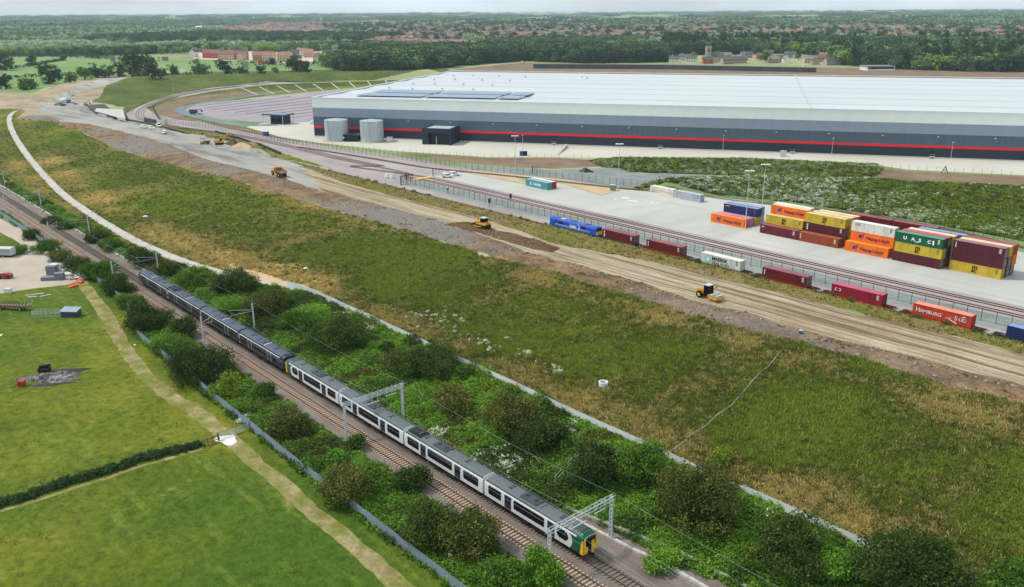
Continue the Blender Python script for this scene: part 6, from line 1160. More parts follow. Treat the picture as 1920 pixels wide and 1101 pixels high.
BUSHES = [  # embankment side, from the train's tail to the viewer
    (100, 418, 34, 2.6, L_dark, 'dark bush right of the track near the left edge'), (130, 428, 30, 2.2, L_mid, 'small green bush on the embankment side near the far lineside mast'), (182, 452, 36, 3.0, L_dark, 'dark bush between the path and the empty track'), (215, 466, 40, 2.8, L_mid, 'mid green bush between the path and the empty track, near the dark train'),
    (268, 494, 50, 4.6, L_dark, 'tall dark bush beyond the tail of the dark train'), (322, 516, 48, 3.2, L_dark, 'dark bush beyond the rear carriage of the dark train'), (372, 530, 66, 4.2, L_mid, 'wide green bush at the end of the gravel path'), (440, 548, 78, 5.2, L_dark, 'tall dark bush beyond the second dark carriage'),
    (430, 585, 60, 3.4, L_bright, 'bright green bush just behind the second dark carriage'), (505, 585, 84, 4.6, L_olive, 'olive bush behind the lone lineside mast'), (560, 618, 80, 3.8, L_mid, 'mid green bush beyond the coupled train ends'), (632, 648, 120, 6.0, L_dark, 'large dark hawthorn bush left of where the white fence appears'), (585, 600, 84, 3.2, L_bright, 'bright green bush left of the large dark hawthorn'),
    (800, 700, 110, 5.2, L_dark, 'dark spreading bush beside the pale fence above the gantry'), (740, 690, 60, 3.2, L_olive, 'olive bush left of the dark spreading bush'), (852, 768, 76, 4.4, L_olive, 'rounded olive bush right of the first gantry'), (948, 812, 108, 6.4, L_olive, 'tall olive bush in the middle of the embankment strip'), (1012, 842, 92, 4.8, L_dark, 'dark bush joined to the tall olive one in the middle'),
    (1122, 908, 104, 6.2, L_dark, 'dark bush where the steps come down'), (1205, 910, 104, 6.4, L_mid, 'broad green bush against the fence, left of the biggest olive bush'), (1305, 985, 150, 8.2, L_olive, 'biggest olive bush with bare twigs near the fence'), (1488, 1072, 130, 7.0, L_dark, 'large dark bush at the bottom right'), (1560, 1085, 70, 4.0, L_bright, 'bright green bush right of the large dark bottom one'), (1700, 1110, 190, 6.5, L_dark, 'wide dark bush cut by the bottom edge at the right'), (1880, 1125, 110, 4.0, L_mid, 'green bush in the bottom right corner'), (1350, 872, 40, 2.4, L_yel, 'small yellow-green shrub behind the biggest olive bush'), (960, 745, 30, 2.0, L_mid, 'small shrub hugging the pale fence'), (1240, 1060, 60, 2.2, L_bright, 'low bright bush right of the stone edging'),
    # field side
    (62, 448, 30, 2.6, L_dark, 'dark bush beside the blue fence at the left edge'), (88, 472, 40, 3.2, L_mid, 'green bush between the gravel yard and the tracks'), (112, 488, 32, 2.6, L_olive, 'olive bush behind the slab stacks'), (148, 505, 46, 3.4, L_dark, 'dark bush above the orange netting'), (188, 522, 60, 4.6, L_mid, 'tall green bush at the corner of the dirt track'), (222, 548, 56, 4.4, L_dark, 'dark bush left of the leaning mast by the track'), (248, 575, 44, 3.2, L_mid, 'green bush on the fence line above the dark hawthorn'), (280, 618, 78, 6.2, L_dark, 'very dark hawthorn at the start of the blue fence'), (346, 630, 46, 4.4, L_dark, 'small dark conifer-like bush beside the near track'),
    (330, 660, 70, 3.2, L_mid, 'green bush below the very dark hawthorn'), (385, 705, 112, 5.2, L_dark, 'broad dark bush left of the white train'), (426, 748, 56, 3.6, L_yel, 'bright yellow-green elder beside the blue fence'), (502, 745, 40, 2.6, L_mid, 'small green shrub at the edge of the ballast'), (545, 812, 84, 4.6, L_olive, 'rounded olive bush with yellow flecks'), (652, 938, 84, 5.0, L_olive, 'olive bush growing through the blue fence'), (775, 918, 56, 3.4, L_dark, 'compact dark green bush beside the sleepers'), (672, 838, 30, 2.2, L_dark, 'tiny dark bush at the foot of the first gantry'), (700, 900, 60, 2.6, L_mid, 'low green bush right of the fence-side olive one'),
    (812, 1018, 108, 5.6, L_dark, 'dark bush in the bottom middle beside the fence'), (888, 1030, 104, 5.8, L_olive, 'large olive bush in the bottom middle beside the ballast'), (1018, 1095, 66, 4.4, L_bright, 'bright green bush at the foot of the second gantry'), (945, 1100, 90, 4.0, L_mid, 'green bush cut by the bottom edge near the second gantry')]
for a in BUSHES: bush(*a)
bush(38, 475, 26, 2.2, L_mid, 'round shrub in the gravel yard behind the livestock trailer')
# dark hedge between the two pastures
HL = PX([(-60, 966), (0, 947), (60, 930), (130, 905), (200, 885), (262, 862), (330, 846), (372, 836)]); rs = np.random.default_rng(5); L_ = np.array(HL); seg = np.hypot(*np.diff(L_, axis=0).T); cum = np.r_[0, np.cumsum(seg)]
d = rs.uniform(0, cum[-1], 900); hx = np.interp(d, cum, L_[:, 0]) + rs.normal(size=900) * .5; hy = np.interp(d, cum, L_[:, 1]) + rs.normal(size=900) * .5; hz = Z(hx, hy) + rs.uniform(.05, .7, 900)
q, val = leafcloud(rs, np.stack([hx, hy, hz], 1), 26, .22, .15); tag(link('hedge', leafmesh('hedge', q, val, L_fdark)), 'long low dark green hedge dividing the two pastures', 'hedge')
# ---- scattering of what nobody could count, by geometry nodes
def scatter(name, pts, rot, scl, idx, protos, label, cat=None, kind='stuff'):
    """pts (n,3); protos = list of meshes; idx chooses one per point"""
    me = bpy.data.meshes.new(name); me.vertices.add(len(pts)); me.vertices.foreach_set('co', np.asarray(pts, np.float32).ravel())
    for nm, ty, dat in (('rz', 'FLOAT', rot), ('sc', 'FLOAT', scl), ('pick', 'INT', idx)):
        a = me.attributes.new(nm, ty, 'POINT'); a.data.foreach_set('value', np.asarray(dat, np.float32 if ty == 'FLOAT' else np.int32))
    o = link(name, me); tag(o, label, cat, kind=kind); g = bpy.data.node_groups.new(name + '_scatter', 'GeometryNodeTree'); g.interface.new_socket('Geometry', in_out='INPUT', socket_type='NodeSocketGeometry'); g.interface.new_socket('Geometry', in_out='OUTPUT', socket_type='NodeSocketGeometry')
    gi = g.nodes.new('NodeGroupInput'); go = g.nodes.new('NodeGroupOutput'); j = g.nodes.new('GeometryNodeGeometryToInstance')
    for k, pm in enumerate(protos):
        po = bpy.data.objects.new('proto', pm); oi = g.nodes.new('GeometryNodeObjectInfo'); oi.inputs['Object'].default_value = po; oi.inputs['As Instance'].default_value = True; g.links.new(oi.outputs['Geometry'], j.inputs[0])
    ip = g.nodes.new('GeometryNodeInstanceOnPoints'); ip.inputs['Pick Instance'].default_value = True
    def attr(n_, ty): a = g.nodes.new('GeometryNodeInputNamedAttribute'); a.data_type = ty; a.inputs['Name'].default_value = n_; return a.outputs['Attribute']
    cx = g.nodes.new('ShaderNodeCombineXYZ'); g.links.new(attr('rz', 'FLOAT'), cx.inputs['Z']); g.links.new(cx.outputs[0], ip.inputs['Rotation']); g.links.new(attr('sc', 'FLOAT'), ip.inputs['Scale']); g.links.new(attr('pick', 'INT'), ip.inputs['Instance Index'])
    # join as separate instances so one can be picked per point
    jj = g.nodes.new('GeometryNodeJoinGeometry')
    for l in list(g.links):
        if l.to_node == j: src = l.from_socket; g.links.remove(l)
    for nd in [n_ for n_ in g.nodes if n_.bl_idname == 'GeometryNodeObjectInfo'][::-1]: g.links.new(nd.outputs['Geometry'], jj.inputs[0])
    g.nodes.remove(j); g.links.new(jj.outputs[0], ip.inputs['Instance']); g.links.new(gi.outputs[0], ip.inputs['Points']); g.links.new(ip.outputs[0], go.inputs[0]); md = o.modifiers.new('scatter', 'NODES'); md.node_group = g; return o
def rand_in(rs, poly, n, maxr=None, power=None):
    poly = np.array(poly); lo, hi = poly.min(0), poly.max(0); out = np.zeros((0, 2))
    while len(out) < n:
        c = rs.uniform(lo, hi, (n * 3, 2)); c = c[in_poly(c, poly)]
        if power is not None: dd = np.hypot(*(c - CAM[:2]).T); c = c[rs.random(len(c)) < (np.clip(power / dd, 0, 1)) ** 2]
        if not len(c): continue
        out = np.vstack([out, c])
    return out[:n]
def visible(P, mu=60):
    r3 = np.column_stack([P, Z(P[:, 0], P[:, 1])]) - CAM; w_ = r3 @ view; x = 960 + FPX * (r3 @ ax) / w_; y = 550.5 + FPX * (r3 @ ay) / w_; return (x > -mu * 3) & (x < 1920 + mu * 3) & (y < 1101 + mu * 3) & (w_ > 5)
ZP = {z_[0]: polys[i] for i, z_ in enumerate(ZONES)}
def own(P, zone):
    """True where the zone is the one that shows on the ground"""
    k = names.index(zone); m = np.ones(len(P), bool)
    for q in polys[k + 1:]: m &= ~in_poly(P, q)
    return m
def tuft(seed, n, h, spread, mat, lean=.35, w_=.05):
    rs = np.random.default_rng(seed); q = []
    b_ = rs.normal(size=(n, 2)) * spread; hh = h * rs.uniform(.5, 1.2, n); le = rs.normal(size=(n, 2)) * lean * h; a = rs.uniform(0, 6.28, n); ww = np.stack([np.cos(a), np.sin(a)], 1) * w_
    q = np.stack([np.column_stack([b_ - ww, np.full(n, -.05)]), np.column_stack([b_ + ww, np.full(n, -.05)]), np.column_stack([b_ + le + ww * .5, hh]), np.column_stack([b_ + le - ww * .2, hh * .96])], 1).reshape(-1, 3)
    return leafmesh('tuft', q, np.clip(rs.normal(.5, .2, n), 0, 1), mat)
def clump(seed, r, h, n, leaf, mat, flowers=None):
    rs = np.random.default_rng(seed); a = rs.uniform(0, 6.28, n); d = r * np.sqrt(rs.random(n)); c = np.column_stack([d * np.cos(a), d * np.sin(a), h * rs.uniform(.15, 1, n) * (1 - .5 * (d / r) ** 2)]); q, val = leafcloud(rs, c, 5, .1, leaf, .8); return leafmesh('clump', q, val, mat)
rs = np.random.default_rng(11)
# undergrowth in both cutting strips
UG = [clump(20 + i, .9, h_, 60, .12, mt_) for i, (h_, mt_) in enumerate(((.9, L_mid), (1.1, L_bright), (.8, L_bright), (.7, L_mid), (1.2, L_dark), (.8, L_yel), (.7, L_olive)))] + [clump(40, .8, 1.0, 40, .1, L_white)]
for nm, n_, lab in (('cutting_left', 9000, 'dense bramble and nettle undergrowth between the blue fence and the ballast'), ('cutting_right', 21000, 'dense bright green undergrowth between the ballast and the pale fence')):
    P = rand_in(rs, ZP[nm], n_, power=175); P = P[visible(P) & own(P, nm)]; P = P[(P[:, 1] > 5.2) | (P[:, 1] < -8.0)]
    f = wob(P[:, 0], P[:, 1], 4.0) + rs.normal(size=len(P)) * .35 + wob(P[:, 0] + 300, P[:, 1], 11) * .7
    ix = np.digitize(f, [-1.2, -.75, -.3, .15, .55, .95]); tb = np.array([4, 0, 3, 2, 1, 5, 6] if nm == 'cutting_right' else [4, 6, 0, 3, 2, 1, 5]); ix = tb[ix]; fl = (wob(P[:, 0] + 77, P[:, 1] + 5, 5) > 1.0) & (rs.random(len(P)) < .2); ix = np.where(fl, 7, ix)
    scatter('undergrowth', np.column_stack([P, Z(P[:, 0], P[:, 1]) - .05]), rs.uniform(0, 6.28, len(P)), rs.uniform(.6, 1.35, len(P)), ix, UG, lab, 'undergrowth')
    BG = [clump(70 + i, 1.7, 2.4, 190, .15, mt_) for i, mt_ in enumerate((L_mid, L_bright, L_dark, L_olive, L_mid))]
    P = rand_in(rs, ZP[nm], 170 if nm == 'cutting_right' else 90, power=190); P = P[visible(P) & own(P, nm)]; P = P[(P[:, 1] > 8) | (P[:, 1] < -9.6)]
    scatter('scrub', np.column_stack([P, Z(P[:, 0], P[:, 1]) - .1]), rs.uniform(0, 6.28, len(P)), rs.uniform(.5, 1.25, len(P)), rs.integers(0, 5, len(P)), BG, 'waist-high scrub scattered through the undergrowth %s the tracks' % ('right of' if nm == 'cutting_right' else 'left of'), 'scrub')
# weeds over the edges of the ballast
P = np.column_stack([rs.uniform(-330, 40, 1600), np.where(rs.random(1600) < .5, -7.4 + rs.normal(size=1600) * .5, 5.0 + rs.normal(size=1600) * .6)]); P = P[(np.abs(P[:, 1]) > 6.3) | (P[:, 1] > 4.3)]; P = P[visible(P)]; P = P[~((P[:, 1] > 0) & (P[:, 0] > -16))]
scatter('lineside_weeds', np.column_stack([P, Z(P[:, 0], P[:, 1])]), rs.uniform(0, 6.28, len(P)), rs.uniform(.3, .7, len(P)), rs.integers(0, 4, len(P)), UG, 'weeds creeping over both edges of the ballast', 'weeds')
# long grass on the embankment slope
TG = [tuft(60 + i, 16, .42, .3, mt_, .4, .06) for i, mt_ in enumerate((L_grass, L_grass, L_olive, L_straw, L_straw))] + [clump(90, .35, .5, 14, .12, L_white), clump(91, .5, .4, 24, .11, L_olive)]
P = rand_in(rs, ZP['slope_left'], 110000, power=150); P = P[visible(P) & own(P, 'slope_left')]; P = P[(seg_dist(P, PATH)[0] > 1.6) & (P[:, 1] > 26.5 * (P[:, 0] > -125) + 10 * (P[:, 0] <= -125))]
dr = .5 * np.exp(-((seg_dist(P, PATH)[0] - 7) / 7) ** 2) * (P[:, 0] < -110) + .55 * (P[:, 0] > -125) * np.exp(-((P[:, 1] - 29) / 7) ** 2) + .3 * np.exp(-((P[:, 1] - 66) / 4) ** 2) + .22 * wob(P[:, 0], P[:, 1], 16) + .16 * wob(P[:, 0] + 99, P[:, 1], 5) + rs.normal(size=len(P)) * .17 - .05
ix = np.digitize(dr, [-.25, 0, .22, .48]); ix = np.where(rs.random(len(P)) < .05, 6, ix)
fl = PX([(790, 590), (830, 605), (870, 625), (905, 645), (940, 665), (985, 660), (1040, 695)]); fd = seg_dist(P, fl)[0]; ix = np.where((fd < 1.2) & (rs.random(len(P)) < .04), 5, ix)
scatter('long_grass', np.column_stack([P, Z(P[:, 0], P[:, 1]) - .03]), rs.uniform(0, 6.28, len(P)), rs.uniform(.6, 1.3, len(P)), ix, TG, 'tussocky green and straw grass covering the embankment', 'grass')
# white flower clumps along the slope foot
c0 = []; r5 = np.random.default_rng(8)
for (u, v, n_, s_) in ((800, 596, 6, 2.2), (832, 604, 10, 2.4), (850, 612, 5, 2), (885, 630, 4, 1.2), (920, 645, 4, 1.4), (988, 660, 7, .7), (1038, 695, 7, .7), (655, 690, 10, 4)): p = P1(u, v); c0.append(p + r5.normal(size=(n_, 2)) * s_)
c0 = np.vstack(c0); scatter('white_flowers', np.column_stack([c0, Z(c0[:, 0], c0[:, 1])]), rs.uniform(0, 6, len(c0)), rs.uniform(.5, 1.1, len(c0)), np.zeros(len(c0), int), [clump(97, .5, .6, 20, .11, L_white)], 'white flowering clumps in the embankment grass', 'flowers')
# pasture grass
PG = [tuft(120 + i, 12, .17, .3, mt_, .3, .06) for i, mt_ in enumerate((L_past, L_past, L_grass, L_olive))]
P = rand_in(rs, ZP['pasture'], 60000, power=130); P = P[visible(P) & own(P, 'pasture')]; dt = seg_dist(P, DIRTTRACK)[0]; P = P[(dt > 2.0) & (P[:, 1] < -9)]
scatter('pasture_tufts', np.column_stack([P, Z(P[:, 0], P[:, 1]) - .04]), rs.uniform(0, 6.28, len(P)), rs.uniform(.6, 1.4, len(P)), np.clip((wob(P[:, 0], P[:, 1], 14) * 1.6 + 1.4 + rs.normal(size=len(P)) * .5).astype(int), 0, 3), PG, 'short tufted pasture grass left of the railway', 'grass')
# verge, flower bank, low bank
def cover(name, zone, n_, protos, sc, pick, label, power=300, cat='grass'):
    P = rand_in(rs, ZP[zone], n_, power=power); P = P[visible(P) & own(P, zone)]; scatter(name, np.column_stack([P, Z(P[:, 0], P[:, 1]) - .04]), rs.uniform(0, 6.28, len(P)), rs.uniform(sc * .6, sc * 1.4, len(P)), pick(P), protos, label, cat)
cover('verge_tufts', 'verge', 7000, TG[:5] + [UG[6], UG[4]], .8, lambda P: np.where((rs.random(len(P)) < .03) & (P[:, 1] > 103), 6, np.where(P[:, 1] > 104, rs.integers(0, 3, len(P)), rs.integers(2, 5, len(P)))), 'dry grass tufts on the verge between haul road and siding', 200)
BF = [clump(140 + i, .8, .6, 40, .16, mt_) for i, mt_ in enumerate((L_olive, L_grass, L_pale, L_white, L_dark))]
cover('flower_bank_plants', 'flower_bank', 26000, BF, 1.0, lambda P: np.where(rs.random(len(P)) < np.clip(.17 - .26 * wob(P[:, 0], P[:, 1], 10) - np.clip((P[:, 1] - 215) / 60, -.2, .4), .02, .9), rs.choice([2, 3, 2], len(P)), rs.choice([0, 1, 4, 1], len(P))), 'bank of tall weeds and white flowers behind the container yard', 330, 'wild flowers')
cover('low_bank_plants', 'low_bank', 9000, BF, 1.2, lambda P: rs.choice([0, 1, 0, 1, 2], len(P)), 'scrubby plants on the low bank before the warehouse yard', 420, 'weeds')
# clods and stones
RK = []
for k in range(5):
    r_ = np.random.default_rng(k); m = MB(); bm_ = bmesh.new(); bmesh.ops.create_icosphere(bm_, subdivisions=1, radius=.3); me = bpy.data.meshes.new('stone'); [setattr(v_, 'co', v_.co * r_.uniform(.6, 1.3)) for v_ in bm_.verts]; bm_.to_mesh(me); bm_.free(); me.materials.append([G_rough, G_rough, G_soil, M['stonewall'], G_earth][k]); RK.append(me)
for nm, n_, sc, lab in (('spoil', 26000, .6, 'loose clods and stones along the edge of the haul road'), ('fresh_fill', 900, .5, 'dark clods in the freshly dozed soil')):
    P = rand_in(rs, ZP[nm], n_, power=190); P = P[visible(P) & own(P, nm)]; k_ = rs.random(len(P)); 
    if nm == 'spoil': dd = seg_dist(P, ROAD_LO)[0]; P = P[rs.random(len(P)) < np.where(dd < 2.5, 1, .25)]
    scatter('clods', np.column_stack([P, Z(P[:, 0], P[:, 1]) - .02]), rs.uniform(0, 6, len(P)), sc * rs.lognormal(-.35, .55, len(P)).clip(.2, 2.6), rs.integers(0, 5, len(P)), RK, lab, 'stones')

P = np.vstack([P1(u, v) + rs.normal(size=(26, 2)) * 1.1 for u, v in ((136, 512), (146, 503), (120, 500), (108, 486), (152, 520))])
scatter('yard_rubble', np.column_stack([P, Z(P[:, 0], P[:, 1])]), rs.uniform(0, 6, len(P)), rs.uniform(.5, 1.8, len(P)), rs.integers(0, 3, len(P)), [MB().box(-.3, .3, -.2, .2, 0, .15).mesh('scrap', [k_]) for k_ in (M['fence_white'], M['grey'], M['wood'])], 'scattered pale scraps and rubble by the hedge of the gravel yard', 'rubble')
# ---------------------------------------------------------------- trees beyond the site
def treemesh(seed, r, h, ncl, per, leaf, mat, conifer=False, tr=True):
    rs = np.random.default_rng(seed)
    if conifer:
        z = rs.uniform(.08, 1, ncl) * h; a = rs.uniform(0, 6.28, ncl); d = r * (1.05 - z / h) * rs.uniform(.6, 1, ncl); c = np.column_stack([d * np.cos(a), d * np.sin(a), z]); L = []
    else: c, L = crown(rs, r, h, ncl, 6, .22)
    q, val = leafcloud(rs, c, per, leaf * 1.3, leaf, .5); m = MB()
    if tr: m.tube((0, 0, -.5), (0, 0, h * .4), r * .07 + .1, 6, r2=r * .04); [m.tube((0, 0, h * .3), (x * .8, y * .8, z), .15, 4, r2=.05) for (x, y, z, lr, lh) in L[:4]]
    return leafmesh('tree', q, val, mat, m)
def tree(u, v, wpx, mat, label, hr=.85, cat='tree'):
    rs = np.random.default_rng(int(u * 3 + v)); p = P3(u, v); dist = np.hypot(*(p[:2] - CAM[:2])); r = wpx * 1.08 / 2 / FPX * dist; h = r * 2 * hr
    t = empty('tree' if cat == 'tree' else 'bush', tuple(p), 0, label=label, cat=cat); c, L = crown(rs, r, h, 80, 8, .1); q, val = leafcloud(rs, c, 22, r * .1, r * .085, .5); inst('crown', leafmesh('crown', q, val, mat), t); m = MB(); trunk(m, h, r * .08 + .1, rs, L); m.build('trunk', [BARK], t)
for a in [(11, 132, 28, L_fdark, 'dark tree at the left edge by the field hedge'), (60, 123, 17, L_fdark, 'small dark tree on the hedge of the upper left field'), (94, 158, 38, L_fdark, 'tall dark tree at the top of the haul road bend'), (131, 155, 21, L_mid, 'mid green tree right of the tall dark one by the haul road'), (159, 150, 24, L_mid, 'rounded tree above the dirt road, third from the bend'), (184, 146, 26, L_fdark, 'dark tree above the dirt road, fourth from the bend'), (204, 145, 22, L_mid, 'green tree left of the bund crest'), (225, 144, 28, L_fdark, 'dark green tree touching the end of the bund'),
          (262, 147, 48, L_fdark, 'largest dark tree behind the bund crest'), (286, 147, 34, L_fdark, 'dark tree joined to the largest one behind the bund'), (305, 144, 16, L_fdark, 'small dark tree behind the bund'), (326, 144, 22, L_mid, 'loose green tree behind the bund'), (380, 142, 34, L_fmid, 'wide grey-green tree behind the bund'), (426, 142, 28, L_fdark, 'low dark clump behind the bund, left of two'), (453, 142, 20, L_fdark, 'low dark clump behind the bund, right of two'), (492, 141, 18, L_fdark, 'dark tree right of the two low clumps'), (518, 138, 13, L_fmid, 'little tree behind the bund, centre'), (557, 134, 36, L_fdark, 'round almost black tree before the red housing estate'), (575, 137, 24, L_fdark, 'dark green tree right of the almost black one'), (511, 122, 14, L_fdark, 'small dark tree beside the orange lorry'), (285, 123, 15, L_fdark, 'small dark tree in the far field hedge'), (120, 114, 11, L_fdark, 'small tree at the meeting of two field hedges'), (403, 99, 14, L_fdark, 'dark tree behind the cream house of the estate')]: tree(*a)
for a in [(12, 167, 28, L_fdark, 'dark bush at the left edge below the field', .8, 'bush'), (50, 167, 34, L_mid, 'wide low bush at the foot of the left field', .45, 'bush')]: tree(*a)
def hedge_line(uv, label, h=2.2, wd=1.8, n=None):
    P = PX(uv); seg = np.hypot(*np.diff(P, axis=0).T); cum = np.r_[0, np.cumsum(seg)]; n = n or int(cum[-1] / 1.6); rs = np.random.default_rng(int(uv[0][0] * 3 + uv[0][1])); d = rs.uniform(0, cum[-1], n); x = np.interp(d, cum, P[:, 0]) + rs.normal(size=n) * wd * .4; y = np.interp(d, cum, P[:, 1]) + rs.normal(size=n) * wd * .4
    q, val = leafcloud(rs, np.column_stack([x, y, Z(x, y) + rs.uniform(.2, h * 1.4, n)]), 16, .8, .75); tag(link('hedge', leafmesh('hedge', q, val, L_fdark)), label, 'hedge')
hedge_line([(-30, 137), (0, 133), (60, 124), (119, 113)], 'dark hedge slanting up the far left field'); hedge_line([(-30, 148), (0, 147), (80, 144), (150, 140), (215, 142)], 'dark hedge along the bottom of the far left field'); hedge_line([(-30, 107), (80, 107), (154, 108), (210, 112), (300, 114)], 'dark hedge along the top of the far left fields', 3.5); hedge_line([(400, 121), (500, 123), (600, 122)], 'dark hedge below the red housing estate', 3.5); hedge_line([(300, 143), (360, 140)], 'short hedge left of the wide grey-green tree')
TP = {'fd': [treemesh(200 + i, 5.5, 12, 34, 12, 1.0, L_fdark) for i in range(3)], 'fm': [treemesh(210 + i, 5.2, 11, 34, 12, 1.0, L_fmid) for i in range(3)], 'pale': [treemesh(220 + i, 5, 12, 34, 12, .95, L_pale) for i in range(2)], 'lime': [treemesh(230, 5, 10, 34, 12, .95, L_lime)], 'con': [treemesh(240, 3.6, 15, 44, 10, .8, L_dark, True)], 'pur': [treemesh(250, 5, 10, 30, 12, 1, L_purple)]}
ORD = TP['fd'] + TP['fm'] + TP['pale'] + TP['lime'] + TP['con'] + TP['pur']          # 0-2 dark, 3-5 mid, 6-7 pale, 8 lime, 9 conifer, 10 purple
WOODS = [
    ('belt of pale willows and limes beyond the left fields', PX([(-60, 107), (-60, 92), (160, 89), (400, 89), (640, 88), (880, 92), (880, 99), (640, 97), (400, 98), (160, 106)]), 2600, [6, 7, 6, 7, 8, 3, 4, 1], 'tree in the pale willow belt beyond the left fields'),
    ('dark wood across the middle distance on the left', PX([(150, 80), (300, 73), (420, 69), (640, 70), (760, 76), (640, 84), (400, 84), (200, 86)]), 3200, [0, 1, 2, 0, 1, 2, 3, 4, 10], None),
    ('mixed woodland on the far left', PX([(-80, 92), (-80, 57), (100, 54), (300, 56), (440, 60), (400, 70), (150, 80), (60, 84)]), 5200, [0, 3, 4, 5, 3, 1, 6], None),
    ('dark wood behind the warehouse and the housing estate', PX([(640, 133), (600, 124), (680, 118), (700, 106), (860, 100), (1000, 98), (1240, 97), (1250, 117), (1100, 119), (980, 115), (900, 121), (830, 128), (740, 133)]), 3800, [0, 1, 2, 4, 0, 1, 3, 2, 0, 5, 8, 1], 'tree on the near side of the dark wood behind the warehouse'),
    ('mixed woodland around the village on the right', PX([(1240, 104), (1240, 84), (1560, 82), (1920, 84), (2050, 88), (2050, 136), (1900, 135), (1760, 133), (1660, 129), (1570, 122), (1540, 106), (1400, 102), (1280, 104)]), 6200, [0, 1, 2, 0, 1, 3, 4, 5, 8, 9, 0, 1], 'tree in the mixed woodland right of the village'),
    ('strip of mid green woodland before the town', PX([(860, 92), (900, 80), (1240, 76), (1560, 76), (2050, 78), (2050, 88), (1560, 88), (1240, 92), (1000, 97)]), 2600, [0, 3, 4, 5, 1, 8, 6], None),
    ('scattered trees among the town houses', PX([(640, 76), (600, 50), (860, 43), (1240, 38), (2050, 35), (2050, 80), (1560, 76), (1240, 76), (900, 84)]), 6200, [0, 1, 2, 0, 1, 2, 3, 6], None),
    ('scattered trees on the far left plain', PX([(-80, 60), (-80, 42), (640, 38), (640, 60), (300, 57), (100, 56)]), 5000, [0, 1, 3, 4, 3], None)]
KD = ['dark round ', 'dark leaning ', 'dark broad ', 'mid green ', 'green spreading ', 'green narrow ', 'pale grey-green ', 'pale silvery ', 'lime-green ', 'dark pointed ', 'purple-leaved ']
CL = PX([(1255, 119), (1300, 104), (1480, 101), (1560, 106), (1560, 122)])
for lab, poly, n, kinds, solo in WOODS:
    P = rand_in(rs, poly, n); P = P[visible(P, 40)]; P = P[~in_poly(P, CL)]; ix = np.array(kinds)[np.clip(((wob(P[:, 0], P[:, 1], 60) * .5 + .5) * len(kinds) + rs.normal(size=len(P)) * 1.2), 0, len(kinds) - 1).astype(int)]
    sc = rs.uniform(.65, 1.35, len(P)) * (1.25 if 'dark wood' in lab or 'village' in lab or 'town houses' in lab else 1); z = Z(P[:, 0], P[:, 1])
    if solo:
        d = np.hypot(*(P - CAM[:2]).T); near = np.argsort(d)[:{'tree in': 90}.get(solo[:7], 90)]; keep = np.ones(len(P), bool); keep[near] = False
        for k in near:
            o = link('tree', ORD[ix[k]], None, (P[k][0], P[k][1], z[k] - .1), rs.uniform(0, 6.28)); o.scale = (sc[k],) * 3; tag(o, KD[ix[k]] + solo, 'tree', 'trees of the ' + solo.split('in the ')[-1].split('of the ')[-1])
        P, ix, sc, z = P[keep], ix[keep], sc[keep], z[keep]
    scatter('woodland', np.column_stack([P, z - .2]), rs.uniform(0, 6.28, len(P)), sc, ix, ORD, lab, 'woodland')
# groves on the far hills
gr = []
for k, mt_ in enumerate((L_fdark, L_fmid, L_fmid)):
    r_ = np.random.default_rng(300 + k); c = np.column_stack([r_.normal(size=160) * 26, r_.normal(size=160) * 15, r_.uniform(1, 9, 160)]); q, val = leafcloud(r_, c, 5, 2.5, 3.2, .8); gr.append(leafmesh('grove', q, val, mt_))
a = base_az + rs.uniform(-.62, .62, 4200); d = np.exp(rs.uniform(math.log(3000), math.log(14500), 4200)); P = np.column_stack([CAM[0] + d * np.cos(a), CAM[1] + d * np.sin(a)]); P = P[wob(P[:, 0], P[:, 1], 420) > .0 + rs.normal(size=len(P)) * .3]
scatter('far_groves', np.column_stack([P, Z(P[:, 0], P[:, 1]) - 1]), base_az + math.pi / 2 + rs.normal(size=len(P)) * .3, rs.uniform(.6, 1.7, len(P)), rs.integers(0, 3, len(P)), gr, 'groves and hedgerows on the far hills', 'woodland')

# ---------------------------------------------------------------- buildings beyond the site
BR = {k: paint('house_' + k, c, .9, 0, .12, .3) for k, c in (('brick', (184, 150, 134)), ('pink', (218, 194, 180)), ('red', (196, 110, 94)), ('white', (236, 232, 224)), ('tan', (214, 190, 158)), ('stone', (178, 168, 152)))}
RF = {k: paint('rooftile_' + k, c, .9, 0, .12, .3) for k, c in (('brown', (116, 96, 88)), ('redtile', (148, 108, 96)), ('slate', (96, 94, 100)), ('orange', (172, 130, 112)), ('grey', (140, 134, 132)))}
def house_mesh(L, W_, h, rh, wall, roof):
    m = MB(); m.box(0, L, 0, W_, -1, h, 0); m.prism([(-.4, h - .1), (W_ + .4, h - .1), (W_ / 2, h + rh)], -.3, L + .3, 1, 'x')
    for x in np.arange(1.2, L - 1.6, 2.9):
        for z in (1.0, 3.6):
            if z + 1.3 < h + .2: m.box(x, x + 1.2, -.06, W_ + .06, z, z + 1.2, 2)
    m.box(L * .2, L * .2 + .8, W_ / 2 - .4, W_ / 2 + .4, h + rh * .6, h + rh + 1.0, 0); return m.mesh('house', [wall, roof, M['glass']])
HM = [house_mesh(11, 8, 5.4, 3.2, BR['brick'], RF['brown']), house_mesh(26, 8.5, 5.6, 3.2, BR['pink'], RF['redtile']), house_mesh(10, 8, 5.3, 3.4, BR['white'], RF['slate']), house_mesh(34, 8.5, 5.6, 3.4, BR['brick'], RF['orange']), house_mesh(12, 8, 5.4, 3.6, BR['tan'], RF['slate']), house_mesh(22, 9, 5.6, 3.3, BR['red'], RF['brown']), house_mesh(44, 18, 7, 1.5, BR['white'], RF['grey'])]
